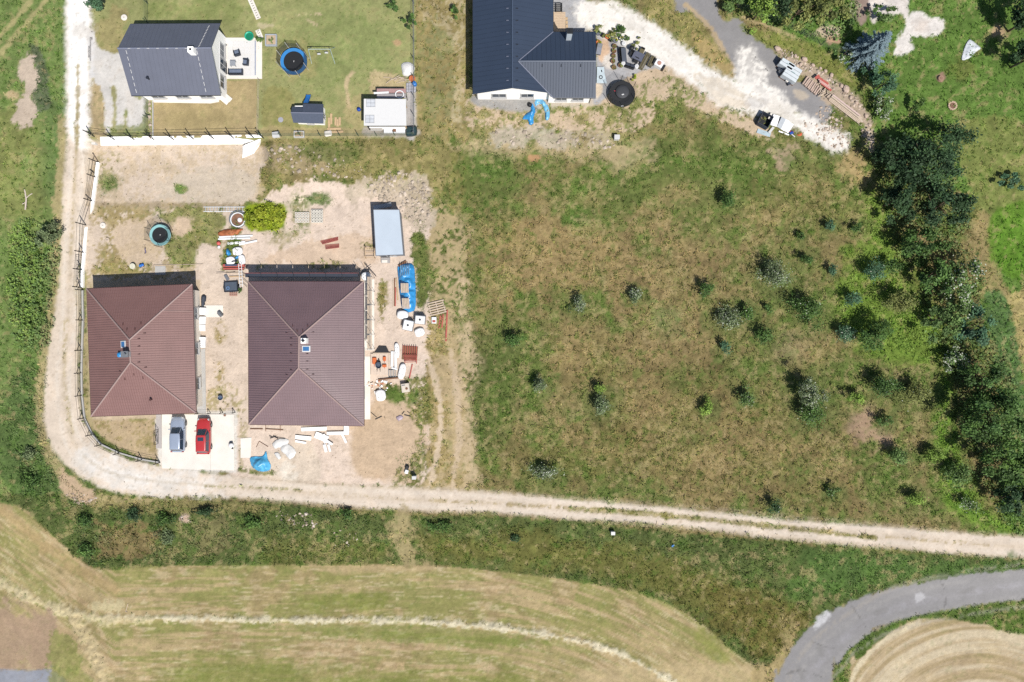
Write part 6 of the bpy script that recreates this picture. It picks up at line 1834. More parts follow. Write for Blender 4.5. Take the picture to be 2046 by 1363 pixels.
for i, (lb, x, y, pl_, m_, fl) in enumerate([('grey pot at the roof corner end of the diagonal pot row', 1196, 66, 'mid', M_grey, 0), ('second dark pot of the diagonal row from the roof', 1205, 70, 'olive', M_black, 0),
                                      ('clay pot in the middle of the diagonal row', 1214, 73, 'olive', M_orange, .3), ('dark pot with grey plant in the diagonal row', 1221, 79, 'grey', M_black, 0),
                                      ('pot with yellow flowers at the end of the diagonal row', 1230, 81, 'lime', M_grey, .3), ('small yellow potted plant against the dark blue house wall', 1196, 84, 'lime', M_orange, .3),
                                      ('white pot right of the diagonal row', 1242, 77, 'grey', M_plast, .2), ('small brown pot beside the curved sofa', 1240, 130, 'olive', M_woodd, 0)]):
    pot('flower_pot', lb, x, y, .28, .35, m_, pl_, PG, .25, 45, fl)
for lb, x, y, rr, pl_, h_ in [('rusty red leaved shrub by the roof corner', 1194, 56, 9, 'olive', .8), ('low pink-brown flower bed shrub behind the pot row', 1226, 66, 10, 'olive', .6), ('narrow green border plant along the white drive', 1238, 62, 12, 'deep', .5),
                              ('low green plant at the end of the border', 1250, 76, 8, 'mid', .5), ('feathery plant above the dark patio table', 1270, 86, 9, 'olive', .7), ('yellow-green plant by the black trampoline net', 1266, 156, 7, 'lime', .6)]:
    tree('garden_plant', lb, 'plant', x, y, rr, h_, pl_, 1.0, leaf=.1, group='low plants round the patio')
o = thing('curved_sofa', 'dark curved outdoor sofa on the patio', 'sofa', W(1245, 109, .5), R(5))
MB().box((0, 0, .22), (.85, 1.9, .36), 0, .12).build('base', M_navy, o); MB().box((-.32, 0, .5), (.22, 1.9, .45), 0, .08).build('backrest', M_black, o); MB().box((.08, 0, .44), (.6, 1.7, .12), 0, .05).build('cushion', mat('slate_cushion', (92, 100, 114), .8), o)
o = thing('corner_sofa', 'dark low sofa section below the curved sofa', 'sofa', W(1259, 130.5, .5), R(-18))
MB().box((0, 0, .22), (1.2, .6, .36), 0, .08).build('base', M_navy, o); MB().box((0, -.24, .48), (1.2, .14, .35), 0, .05).build('backrest', M_black, o)
for x in (-.3, .3): MB().box((x, .05, .43), (.56, .42, .1), 0, .04).build('cushion', M_navy, o)
o = thing('patio_table', 'dark square patio table on the grey patio', 'table', W(1275, 112, .7), R(-25))
MB().box((0, 0, .7), (1.3, 1.0, .06), 0, .015).build('table_top', mat('slate_top', (108, 112, 128), .4), o)
for sx in (-1, 1):
    for sy in (-1, 1): MB().box((sx * .55, sy * .4, .33), (.07, .07, .66)).build('leg', M_blackmetal, o)
for lb, x, y in (('dark chair at the upper left of the patio table', 1263, 107), ('dark chair below the patio table', 1271, 121), ('olive cushioned chair above the patio table', 1283, 101)):
    q = thing('patio_chair', lb, 'chair', W(x, y, .5), R(-25), 'chairs at the patio table')
    MB().box((0, 0, .4), (.55, .55, .08), 0, .02).build('seat', M_black if 'dark' in lb else mat('olive_cloth', (120, 112, 82), .85), q); MB().box((0, .25, .65), (.5, .06, .45), 0, .02).build('backrest', M_black, q)
    for sx in (-1, 1):
        for sy in (-1, 1): MB().tube((sx * .24, sy * .24, 0), (sx * .22, sy * .22, .38), .02).build('leg', M_blackmetal, q)
for lb, x, y, l, a in (('long mossy dark bench right of the patio table', 1288, 122, 2.3, 62), ('short dark bench next to the long mossy one', 1302, 122, 1.4, 66)):
    q = thing('bench', lb, 'bench', W(x, y, .5), R(a))
    for k in range(3): MB().box((0, -.2 + k * .2, .45), (l, .17, .05), 0, .01).build('plank', mat('mossy_wood', (112, 104, 78), .9, var=.25, scale=5), q)
    for x_ in (-l * .4, l * .4): MB().box((x_, 0, .21), (.1, .5, .42)).build('leg', M_blackmetal, q)
o = thing('grill_cart', 'white grill cart with a round brown plate beside the drive', 'grill', W(1317, 127, .7), R(-30))
MB().box((0, 0, .45), (1.0, .8, .8), 0, .03).build('cabinet', M_plast, o); MB().cyl((0, 0, .86), .26, .04, 18).build('plate', mat('terracotta_plate', (206, 158, 140), .6), o); MB().box((.68, -.1, .4), (.3, .6, .7), 0, .03).build('gas_locker', M_black, o); MB().box((-.62, .0, .4), (.2, .7, .7), 0, .03).build('side_shelf', M_black, o)
for lb, x, y, m_ in (('white round stool by the dark sofa', 1245.5, 126, M_plast), ('white cube stool by the mossy bench', 1272.5, 132, M_plast), ('white lidded tub above the curved sofa', 1246.5, 86, M_plast)):
    q = thing('stool', lb, 'stool', W(x, y, .45), 0, 'white stools on the patio')
    MB().lathe((0, 0, 0), [(.22, 0), (.26, .1), (.26, .38), (.24, .44), (.05, .45)], 14).build('body', m_, q, smooth=False); MB().cyl((0, 0, .44), .2, .02, 14).build('seat_pad', M_frame, q)
o = thing('barbecue', 'black kettle barbecue above the patio table', 'barbecue', W(1262.5, 95.5, .8))
MB().lathe((0, 0, .55), [(.05, 0), (.25, .08), (.3, .22), (.3, .26), (.2, .4), (.05, .44)], 16).build('kettle', M_black, o, smooth=True)
for k in range(3): MB().tube((math.cos(k * 2.1) * .3, math.sin(k * 2.1) * .3, 0), (math.cos(k * 2.1) * .15, math.sin(k * 2.1) * .15, .65), .015).build('leg', M_greymetal, o)
o = thing('sun_lounger', 'grey lounger against the gable of the dark blue wing', 'lounger', W(1197, 100, .4), R(80))
MB().box((0, 0, .32), (1.0, .6, .08), 0, .02).build('seat', mat('pewter_cloth', (150, 154, 166), .7), o); MB().box((.55, 0, .5), (.45, .6, .07), 0, .02, ry=R(-40)).build('backrest', M_grey, o)
for sx in (-.45, .45): MB().box((sx, 0, .14), (.05, .55, .28)).build('leg', M_blackmetal, o)
o = thing('white_paddle_board', 'white board with black swirls leaning by the dark blue wing', 'board', W(1200.5, 149, .3))
MB().prism([(-.5, -1.0), (.75, -1.05), (.45, .2), (.4, .95), (-.45, .95)], .18, .24).build('board', mat('ice_white', (214, 230, 238), .4), o)
MB().ring((.0, -.3, 0), .14, .24, .245, .25, 16).build('black_mark', M_black, o); MB().box((.1, .45, .247), (.12, .3, .006), R(15)).build('black_mark', M_black, o)
MB().box((0, 0, .09), (.9, 1.6, .18), 0, .02).build('crate', M_conc, o)


# ------------------------------------------------------------------ draped sheets
def drape(name, label, cat, pts, h, m, bumps=.2, scale=.42, res=.12, rim=.03, group=None, extra=None):
    """crumpled sheet lying over a heap; pts pixel outline"""
    P2 = [W(x, y) for x, y in pts]
    c = sum(P2, Vector()) / len(P2)
    zg = c.z
    root = thing(name, label, cat, (c.x, c.y, zg), group=group)
    out = np.array([(p.x - c.x, p.y - c.y) for p in P2]); out = cr(out, True, 4)
    x0, x1, y0, y1 = out[:, 0].min(), out[:, 0].max(), out[:, 1].min(), out[:, 1].max()
    nx = max(4, int((x1 - x0) / res)); ny = max(4, int((y1 - y0) / res))
    xs_, ys_ = np.meshgrid(np.linspace(x0, x1, nx), np.linspace(y0, y1, ny))
    sd = -seg_dist(xs_, ys_, out, True)
    seedc[0] += 1
    nz = vnoise(xs_ + c.x, ys_ + c.y, scale, seedc[0], 3)
    zz = rim + h * sst(sd / max(.25, min(x1 - x0, y1 - y0) * .3)) * (.8 + .2 * nz) + bumps * nz * sst(sd / .3) + .02
    ok = sd > -res * .75
    edge = ok & (sd < res * .3)                       # pull the rim onto the outline
    ol = cr(out, True, 4)
    if edge.any():
        dd_ = (xs_[edge][:, None] - ol[None, :, 0]) ** 2 + (ys_[edge][:, None] - ol[None, :, 1]) ** 2
        ni = dd_.argmin(1)
        xs_[edge] = ol[ni, 0]; ys_[edge] = ol[ni, 1]; zz[edge] = rim
    idx = -np.ones(xs_.shape, int); idx[ok] = np.arange(ok.sum())
    V_ = np.stack([xs_[ok], ys_[ok], np.maximum(zz[ok], .015)], -1)
    F = []
    for j in range(ny - 1):
        for i in range(nx - 1):
            q = (idx[j, i], idx[j, i + 1], idx[j + 1, i + 1], idx[j + 1, i])
            if min(q) >= 0: F.append(q)
    me = np_mesh(name, V_, np.array(F)); me.materials.append(m)
    me.polygons.foreach_set('use_smooth', [True] * len(F))
    o = link('sheet', me, root)
    so = o.modifiers.new('thickness', 'SOLIDIFY'); so.thickness = .015
    return root


M_tarp2 = mat('light_blue_tarpaulin', (120, 196, 240), .35, var=.25, scale=2.2)
drape('blue_tarpaulin', 'crumpled blue tarpaulin arm behind the dark blue house', 'tarpaulin', [(1068, 200), (1080, 196), (1092, 206), (1098, 222), (1097, 238), (1090, 240), (1088, 222), (1080, 208), (1070, 212)], .35, M_tarp2)
drape('blue_tarpaulin', 'deeper blue tarpaulin strip hanging towards the rough grass', 'tarpaulin', [(1058, 206), (1066, 208), (1070, 222), (1066, 236), (1066, 248), (1058, 250), (1054, 240), (1044, 238), (1050, 228), (1060, 220)], .4, M_tarp)
o = thing('black_sack', 'small black sack beside the blue tarpaulin', 'sack', W(1058.5, 208.5, .3)); MB().lathe((0, 0, 0), [(.2, 0), (.3, .12), (.24, .3), (.06, .42)], 10).build('sack', M_black, o, smooth=True); MB().cyl((0, 0, .4), .05, .08, 6).build('knot', M_black, o)


def white_post_box(label, px, py, w=.55, h=.9, rz=0, m=None):
    o = thing('utility_box', label, 'box', W(px, py, h), R(rz), 'small white utility boxes')
    MB().box((0, 0, h / 2), (w, w * .8, h), 0, .02).build('cabinet', m or M_plast, o); MB().box((0, 0, h + .02), (w + .06, w * .8 + .06, .05), 0, .01).build('lid', M_frame, o); MB().box((0, -w * .4 - .01, h * .55), (w * .7, .02, h * .6)).build('door', M_frame, o)


white_post_box('white utility box above the top right corner of the plot', 1233, 273.5, .6, .8)
white_post_box('white utility box on the bank below the dirt track', 1225, 1066, .45, .7)
white_post_box('white utility box in the weeds at the lower right of the building plot', 827, 955, .45, .9)
white_post_box('small white box at the left end of the retaining wall', 187, 285.5, .45, .5)
o = thing('drain_unit', 'black and white drain unit at the sand edge by the track', 'box', W(812, 938, .4), R(-20)); MB().box((0, .2, .2), (.4, .5, .4), 0, .04).build('black_part', M_black, o); MB().box((.1, -.3, .18), (.42, .5, .34), 0, .04).build('white_part', M_plast, o)
o = thing('blue_litter', 'small blue plastic scrap in the grass below the track', 'litter', W(1344, 1090)); MB().box((0, 0, .2), (.35, .25, .05), R(30), .02, rx=R(20)).build('scrap', M_blue, o); MB().box((.1, .1, .23), (.2, .1, .04), R(-20), .01).build('fold', M_tarp2, o)
drape('white_sheet', 'white crumpled sheet lying on the right-hand lawn', 'sheet', [(1936, 79), (1945, 83), (1959, 96), (1950, 104), (1938, 116), (1922, 120), (1924, 104), (1928, 92)], .12, mat('white_foil', (236, 242, 248), .5, var=.12, scale=2), .12, .4)
o = thing('round_stone_ring', 'round brick fire ring on the right-hand lawn', 'fire ring', W(1902.5, 211.5))
for k in range(12):
    a = k * math.pi / 6
    MB().box((math.cos(a) * .46, math.sin(a) * .46, .07), (.2, .22, .16), a, .02).build('stone', mat('pinkish_stone', (222, 192, 168), .9, var=.12), o)
MB().cyl((0, 0, -.02), .4, .06, 16).build('ash', mat('ash_brown', (150, 112, 96), .95), o)
o = thing('tree_stump', 'pale brown stump on the right-hand lawn', 'stump', W(1881, 156, .3)); MB().lathe((0, 0, -.05), [(.5, 0), (.4, .12), (.34, .32), (.02, .34)], 12).build('stump', mat('stump_wood', (178, 142, 122), .9, var=.2), o); MB().ring((0, 0, 0), .1, .14, .285, .30, 12).build('growth_ring', M_woodd, o)

# ------------------------------------------------------------------ building materials and junk
def planks(name, label, cat, segs, m, group=None, thick=.05):
    """segs: (x0, y0, x1, y1, width m, height above ground) in pixels; every board is a part"""
    c = W((segs[0][0] + segs[0][2]) / 2, (segs[0][1] + segs[0][3]) / 2)
    root = thing(name, label, cat, c, group=group)
    for s in segs:
        x0, y0, x1, y1, w, hh = s[:6]; mm = s[6] if len(s) > 6 else m
        a, b = W(x0, y0, hh), W(x1, y1, hh); d = b - a
        MB().box(((a.x + b.x) / 2, (a.y + b.y) / 2, (a.z + b.z) / 2 + hh + thick / 2), (Vector((d.x, d.y)).length, w, thick), math.atan2(d.y, d.x), .008).build('board', mm, root, world=True)
    return root


# metal shed with pale roof
gz = W(776, 466).z; zt_ = gz + 2.3
o = thing('metal_shed', 'metal shed with pale blue roof on the building plot', 'shed', W(777, 466))
c4 = [A(746, 419, zt_ + .12), A(751, 511, zt_ - .05), A(806, 509, zt_ - .05), A(798, 419, zt_ + .12)]
MB().slab(ccw(c4), .08).build('roof', mat('pale_blue_roof', (212, 226, 240), .5, var=.05, scale=.7), o, world=True)
i4 = inset_quad(c4, .12); wall_ring(o, i4, gz - .1, zt_ - .14, mat('grey_cladding', (150, 156, 164), .6), .06)
for a, b in zip(c4, c4[1:] + c4[:1]): MB().tube(a + Vector((0, 0, -.02)), b + Vector((0, 0, -.02)), .045, 6).build('edge_trim', M_grey, o, world=True)
window_on(o, i4[1], i4[2], .5, 1.2, 1.9, gz + 1.0, 'door')
o = thing('concrete_ramp', 'grey block step in front of the metal shed', 'step', W(770, 520, .3))
MB().box((0, 0, .15), (1.1, .7, .3), 0, .02).build('block', mat('grey_step', (190, 186, 184), .9), o); MB().box((-.1, -.15, .32), (.7, .35, .05), 0, .01).build('tread', M_concw, o)
o = thing('awning_sheet', 'pale sheet behind the metal shed', 'sheet', W(764, 412, .4)); MB().box((0, 0, .4), (2.3, .5, .04), R(10), .01, rx=R(18)).build('panel', mat('pale_sheet', (222, 226, 228), .5), o)
for x in (-.9, .9): MB().box((x, .1, .17), (.06, .06, .36)).build('leg', M_greymetal, o)
o = thing('wooden_trestle', 'light wooden trestle frame left of the metal shed', 'trestle', W(739, 506, .5))
for y in (.65, .05, -.5): MB().tube((-.55, y, .5), (.6, y, .5), .035).build('rail', M_wood, o)
for x in (-.55, .6):
    MB().tube((x, .75, 0), (x, .75, .8), .04).build('leg', M_wood, o); MB().tube((x, -.6, 0), (x, -.6, .8), .04).build('leg', M_wood, o); MB().tube((x, .8, .75), (x, -.65, .75), .04).build('beam', M_wood, o)

# long timber stack under blue tarpaulin, with boards on top
drape('blue_tarpaulin', 'long timber stack covered by a bright blue tarpaulin', 'tarpaulin', [(795, 531), (812, 526), (826, 530), (830, 560), (831, 590), (828, 620), (806, 621), (799, 590), (796, 560)], .75, M_tarp, .16, .5)
planks('timber_boards', 'pale boards weighing down the middle of the blue tarpaulin', 'boards', [(802 + i * 3.2, 566, 802.5 + i * 3.2, 585, .17, .98) for i in range(5)], M_woodp)
planks('timber_boards', 'pale boards weighing down the lower end of the blue tarpaulin', 'boards', [(804 + i * 3.0, 596, 805.5 + i * 3.0, 617, .16, .98) for i in range(5)], M_woodp)
planks('timber_boards', 'whitish battens across the upper end of the blue tarpaulin', 'boards', [(801 + i * 4.0, 530, 801 + i * 4.0, 551, .07, .95) for i in range(5)], mat('tarp_batten', (150, 196, 226), .7))
planks('timber_boards', 'brown long boards lying left of the blue tarpaulin', 'boards', [(785, 560, 785, 614, .14, .02, M_woodp), (788.5, 556, 788.5, 612, .14, .04, M_woodd), (792, 556, 795, 600, .16, .05, M_wood), (790.5, 575, 790, 612, .12, .09, M_redp)], M_wood)
planks('timber_boards', 'brown board end sticking out above the blue tarpaulin', 'boards', [(796, 532, 812, 522, .3, .15, M_woodd)], M_woodd)


# white tanks and big bags
def ibc(label, px, py, w, d, rz):
    o = thing('water_tank', label, 'tank', W(px, py, 1.0), R(rz), 'white water tanks')
    MB().box((0, 0, .12), (w, d, .14)).build('pallet', M_woodd, o)
    MB().box((0, 0, .62), (w * .96, d * .96, .86), 0, .08).build('tank', M_plast, o)
    MB().cyl((0, 0, 1.05), .13, .05, 14).build('filler_cap', M_black, o)
    cg = MB()
    for t in (-.5, -.17, .17, .5):
        cg.tube((t * w, -d / 2, .15), (t * w, -d / 2, 1.02), .015, 5).tube((t * w, d / 2, .15), (t * w, d / 2, 1.02), .015, 5)
    for z in (.5, 1.02):
        q = [Vector((-w / 2, -d / 2, z)), Vector((w / 2, -d / 2, z)), Vector((w / 2, d / 2, z)), Vector((-w / 2, d / 2, z)), Vector((-w / 2, -d / 2, z))]
        cg.path(q, .015, 5)
    cg.build('cage', M_greymetal, o)


ibc('white water tank right of the big bags with a dark cap', 839, 639, 1.25, 1.05, -5)
ibc('white square tank left of the capped one', 815, 650, 1.25, 1.3, -12)


def bigbag(label, px, py, rx, ry, h, rz=0, m=None, name='big_bag'):
    o = thing(name, label, 'bag', W(px, py, h * .7), R(rz), 'white building sacks')
    n = 20; rg = []
    for k, z in ((.92, 0), (1.02, h * .25), (1.0, h * .7), (.9, h * .92), (.6, h), (.1, h * .96)):
        rg.append([Vector((math.copysign(abs(math.cos(a)) ** .6, math.cos(a)) * rx * k * (1 + .05 * math.sin(3 * a + z * 5)), math.copysign(abs(math.sin(a)) ** .6, math.sin(a)) * ry * k * (1 + .05 * math.cos(4 * a)), z)) for a in [2 * math.pi * i / n for i in range(n)]])
    MB().loft(rg).build('sack', m or mat('white_sack', (278, 278, 278), .8, var=.06, scale=3, bump=.4, bscale=4), o, smooth=True)
    for a in (0.8, 2.4, 3.9, 5.5): MB().tube((math.cos(a) * rx * .7, math.sin(a) * ry * .7, h * .85), (math.cos(a) * rx * .45, math.sin(a) * ry * .45, h * 1.08), .03, 6).build('loop', M_navy, o)


bigbag('rounded white sack just below the blue tarpaulin', 804, 629, .7, .52, .7)
bigbag('white sack at the lower end of the tanks, on the bare soil', 838, 664, .62, .5, .5, 20)
bigbag('long white sack beside the red frames', 803, 742, .42, .95, .45, -12)
bigbag('white sack heap at the wall of the dark brown bungalow', 760, 790, .62, .7, .5, 10)
bigbag('flat white sack beside the two light boards by the dark brown bungalow', 793, 700, .3, .9, .35, 4)
# pallet on the grass
o = thing('wooden_pallet', 'pale slatted pallet lying on the grass by the red beams', 'pallet', W(873, 615, .15), R(14))
for i in range(6): MB().box((0, -.75 + i * .3, .15), (2.1, .14, .03), 0, .004).build('slat', M_woodp, o)
for x in (-.9, 0, .9): MB().box((x, 0, .065), (.1, 1.6, .13)).build('bearer', M_woodp, o)
planks('steel_beams', 'rust red steel beams lying beside the pallet', 'beams', [(881, 630, 877, 656, .22, .04), (885.5, 628, 883, 655, .18, .04), (894, 620, 891, 682, .18, .05)], M_redp, thick=.1)
o = thing('white_crate', 'small white crate beside the red steel beams', 'crate', W(867, 640, .3)); MB().box((0, 0, .15), (.6, .8, .3), 0, .03).build('crate', M_plast, o); MB().box((0, -.12, .31), (.4, .3, .02), 0, .005).build('red_lid', M_redp, o)
# red frame stack
o = thing('frame_stack', 'stack of red scaffold frames on the building plot', 'frames', W(818, 709, .4), R(-4))
for i in range(7):
    x = -.85 + i * .28
    MB().tube((x, .0, .18 + .02 * i), (x - .05, 1.15, .22 + .02 * i), .045, 6).build('upright', M_redp, o)
for i in range(6):
    y = -.1 - i * .17
    MB().tube((-.75 + i * .06, y, .45), (.95 - i * .02, y + .14, .5), .045, 6).build('rail', M_redp, o)
for x in (-.6, .85): MB().tube((x, .1, .35), (x + .1, -1.05, .35), .05, 6).build('side_rail', M_redp, o)
MB().box((0, .2, .08), (1.9, 1.7, .12), 0, .02).build('bearer', M_woodd, o)
planks('steel_beams', 'single red beam below the stack of red frames', 'beams', [(824, 728, 818, 756, .14, .05)], M_redp, thick=.08)
planks('rebar_bundle', 'upper bundle of red rods on the bare soil', 'rods', [(640 + i * 1.0, 482 + i * 1.6, 676, 473.5 + i * 1.6, .05, .04 + .02 * i) for i in range(5)], M_redp, thick=.04)
planks('rebar_bundle', 'lower bundle of red rods on the bare soil', 'rods', [(649 + i * .4, 490 + i * 2.0, 678, 487.5 + i * 1.8, .05, .04 + .02 * i) for i in range(5)], M_redp, thick=.04)
# hollow block stacks
o = thing('block_stack', 'left stack of pale hollow blocks on the bare soil', 'blocks', W(605, 435)); o2 = thing('block_stack', 'right stack of pale hollow blocks with dark edges', 'blocks', W(634, 432))
mbk = mat('pale_block', (252, 246, 232), .9, var=.08)
for i in range(5):
    for j in range(4):
        q = MB().box((-.75 + i * .36, -.5 + j * .33, .14), (.33, .29, .27), R(random.uniform(-6, 6)), .01).build('block', mbk, o)
        MB().box((-.75 + i * .36, -.5 + j * .33, .279), (.16, .09, .006)).build('core_hole', M_woodd, q)
for i in range(4):
    for j in range(5):
        q = MB().box((-.5 + i * .36, -.7 + j * .33, .16), (.33, .29, .32), R(random.uniform(-4, 4)), .01).build('block', mbk, o2)
        MB().box((-.5 + i * .36, -.7 + j * .33, .324), (.16, .09, .006)).build('core_hole', M_blackmetal, q)
# mason's area east of the brown house
slab_thing('concrete_apron', 'pale concrete strip along the east wall of the dark brown bungalow', 'paving', [(728, 558), (728, 700), (748, 700), (748, 558)], M_concw, .05)
slab_thing('concrete_apron', 'lower pale concrete strip beside the dark brown bungalow', 'paving', [(728, 712), (728, 838), (740, 838), (740, 712)], M_concw, .05)
o = thing('dark_pit_cover', 'black tarred sheet over a pit near the orange tools', 'cover', W(763, 699, .2)); MB().prism([(-.9, -.35), (.9, -.35), (.55, .4), (-.35, .45)], 0, .2).build('sheet', mat('tar_black', (36, 38, 44), .7), o); MB().box((0, -.42, .22), (2.2, .12, .06), 0, .01).build('edge_board', M_woodp, o)
o = thing('work_platform', 'pale work platform scattered with orange tools', 'platform', W(758, 728, .2))
MB().box((0, 0, .1), (2.2, 2.7, .2), 0, .02).build('base', mat('peach_board', (240, 218, 198), .85), o)
for i in range(6): MB().box((-.85 + i * .34, 0, .21), (.31, 2.6, .03), 0, .005).build('plank', mat('peach_plank', (242, 222, 204), .85, var=.08), o)
for lb, x, y, w, d in (('orange tool crate at the house end of the work platform', 748, 721, .5, .8), ('orange tool row in the middle of the work platform', 768, 717, .35, .55), ('orange saw at the lower end of the work platform', 768, 731, .5, .35)):
    q = thing('orange_tool', lb, 'tool', W(x, y, .4)); q.location.z += .24
    MB().box((0, 0, .12), (w, d, .22), 0, .04).build('body', mat('tool_orange', (240, 124, 62), .6), q); MB().tube((0, -d * .5, .2), (0, -d * .9, .1), .035).build('handle', M_redp, q)
q = thing('wheelbarrow', 'dark wheelbarrow tray on the work platform', 'wheelbarrow', W(756.5, 730, .6)); q.location.z += .23
MB().lathe((0, 0, .2), [(.2, 0), (.36, .22), (.4, .3), (.36, .3), (.2, .06), (.02, .05)], 14).build('tray', mat('slate_tray', (88, 100, 118), .4), q)
MB().tube((-.2, -.8, .3), (-.1, .55, .18), .025).tube((.2, -.8, .3), (.1, .55, .18), .025).build('handles', M_blackmetal, q); MB().tube((-.04, .6, .17), (.04, .6, .17), .17, 14).build('wheel', M_black, q)
planks('light_boards', 'two light boards with dark clips right of the work platform', 'boards', [(784, 702, 783, 733, .32, .12, M_plast), (790, 702, 791, 735, .32, .14, M_plast), (782, 735, 794, 738, .2, .2, M_plast)], M_plast)
o = thing('grey_grating', 'small grey grating below the light boards', 'grating', W(784, 746, .2))
for i in range(5): MB().box((-.45 + i * .2, 0, .14), (.06, .9, .06)).build('bar', mat('grating_grey', (176, 184, 190), .5), o)
MB().box((0, .45, .1), (1.0, .06, .1)).box((0, -.45, .1), (1.0, .06, .1)).build('frame', M_blackmetal, o)
planks('dark_beam', 'dark beam along the lower edge of the work platform', 'beam', [(756, 759, 800, 754.5, .16, .1, M_woodd)], M_woodd, thick=.12)
o = thing('rubble_heap', 'orange and white brick rubble beside the dark brown bungalow', 'rubble', W(757, 768))
for k in range(40):
    x, y = random.gauss(.2, .75), random.gauss(0, .4)
    MB().box((x, y, .08), (random.uniform(.12, .3), random.uniform(.1, .2), random.uniform(.1, .2)), random.uniform(0, 3), .02).build('brick', random.choice([M_bricko, M_poly, M_poly, mat('rubble_tan', (232, 208, 186), .9)]), o)
o = thing('washing_machine', 'discarded white appliance standing in the weeds', 'appliance', W(810, 775, .6), R(8)); MB().box((0, 0, .35), (1.0, 1.1, .7), 0, .04).build('cabinet', mat('pale_appliance', (240, 228, 212), .5), o); MB().cyl((.15, -.1, .7), .16, .03, 14).build('hatch', M_woodd, o); MB().box((-.2, .35, .71), (.4, .12, .02)).build('panel', M_grey, o)
drape('lilac_sheet', 'lilac plastic sheet on the sandy ground', 'sheet', [(791, 834), (800, 829), (806, 834), (797, 842)], .1, mat('lilac_foil', (196, 178, 190), .5), .04, .3)
planks('scrap_bars', 'dark scrap bars on the sandy ground', 'scrap', [(803, 828, 808, 822, .08, .05), (808, 829, 821, 832, .1, .05), (814, 822, 819, 826, .06, .04)], M_blackmetal)
planks('scrap_bars', 'two dark poles lying south-east of the dark brown bungalow', 'scrap', [(741, 824, 753, 834, .06, .05), (750, 838, 763, 832, .1, .05)], M_blackmetal)
# polystyrene boards in front of the brown house
W_P = [(602, 858, 653, 856, .45, .1), (653, 866, 697, 865, .4, .16), (692, 851, 692, 864, .6, .3), (684, 868, 692, 885, .28, .08), (590, 873, 622, 876, .5, .1), (590, 881, 612, 885, .25, .06), (630, 868, 655, 878, .8, .12), (645, 868, 652, 885, .5, .2), (652, 880, 664, 888, .3, .25), (648, 888, 652, 903, .35, .1), (656, 888, 660, 902, .25, .12)]
lbls = ['long white polystyrene board at the front eave', 'white polystyrene board ending in a T shape', 'short upright white board at the right end of the front boards', 'white board pointing down from the T', 'white polystyrene slab with dark edge, middle front', 'thin white strip below the middle slab', 'tilted wide white polystyrene slab', 'white slab lying across the tilted one', 'small white slab at the tip of the pile', 'white narrow board pointing at the sand', 'lowest white splinter board of the pile']
for s, lb in zip(W_P, lbls):
    x0, y0, x1, y1, w, hh = s
    a, b = W(x0, y0, hh), W(x1, y1, hh); d = b - a
    o = thing('polystyrene_board', lb, 'board', ((a.x + b.x) / 2, (a.y + b.y) / 2, a.z), math.atan2(d.y, d.x), 'white insulation boards')
    L_ = Vector((d.x, d.y)).length
    MB().box((0, 0, hh / 2 + .06), (L_, w, hh + .1), 0, .02).build('board', M_poly, o); MB().box((0, w * .5 + .012, hh / 2 + .03), (L_ * .9, .02, .06)).build('edge_strip', M_navy if 'dark' in lb else M_frame, o)
for lb, pts, h_ in (('crumpled white fleece south of the dark brown bungalow', [(562, 892), (572, 886), (584, 892), (592, 905), (580, 918), (570, 908), (562, 902)], .25), ('second white fleece left of the crumpled one', [(545, 884), (560, 876), (576, 878), (575, 888), (560, 894), (548, 896)], .12), ('beige sack cloth on the sand near the tarpaulin', [(548, 906), (556, 904), (562, 914), (556, 918)], .1)):
    drape('white_fleece', lb, 'cloth', pts, h_, mat('fleece', (250, 249, 246), .85, var=.05), .06, .5, group='white cloths on the sand')
planks('scaffold_clamps', 'dark tangled poles above the white fleeces', 'poles', [(540, 876, 552, 872, .07, .1), (546, 871, 556, 877, .07, .12), (550, 874, 570, 877, .05, .12), (538, 871, 546, 874, .06, .1)], M_blackmetal, thick=.06)
planks('batten_angle', 'thin battens forming an angle above the blue heap', 'battens', [(512, 894, 518, 882, .05, .05), (518, 882, 536, 893, .05, .06)], M_woodd, thick=.04)
drape('blue_tarpaulin', 'blue tarpaulin thrown over a heap beside the lane', 'tarpaulin', [(499, 916), (506, 912), (524, 911), (530, 902), (533, 903), (535, 916), (541, 928), (538, 940), (520, 942), (505, 934)], .6, mat('pale_blue_tarp', (96, 190, 240), .3, var=.35, scale=1.4), .14, .5)
planks('formwork_boards', 'flat boards below the south eave of the dark brown bungalow, left', 'boards', [(500, 857, 525, 857, .12, .05), (530, 857, 566, 859, .1, .06), (531, 850, 531, 862, .06, .1), (560, 850, 560, 862, .06, .1)], M_woodd, thick=.05)
slab_thing('concrete_pad', 'white concrete pad at the lower left of the building plot', 'paving', [(481, 876), (481, 915), (501, 915), (503, 874)], M_concw, .06)
# junk row between the houses
o = thing('roof_ladder', 'white ladder lying on the ground at the end of the bare yard', 'ladder', W(448, 418.5), R(0))
for y in (-.28, .28): MB().box((0, y, .08), (5.1, .07, .07)).build('rail', M_plast, o)
for i in range(15): MB().box((-2.3 + i * .33, 0, .08), (.06, .52, .05)).build('rung', mat('ladder_grey', (206, 214, 220), .5), o)
o = thing('cable_drum', 'round metal drum frame with a copper coloured disc', 'drum', W(473, 437, .5))
MB().ring((0, 0, 0), .95, 1.1, .1, .2, 30).build('hoop', M_greymetal, o); MB().ring((.05, -.1, 0), .80, .92, .25, .34, 30).build('hoop', M_plast, o)
MB().cyl((0, .05, 0), .85, .15, 24).build('disc', mat('copper_brown', (150, 112, 90), .5, var=.35, scale=3), o); MB().lathe((.25, -.1, .15), [(.3, 0), (.24, .12), (.05, .18)], 14).build('hub', M_plast, o)
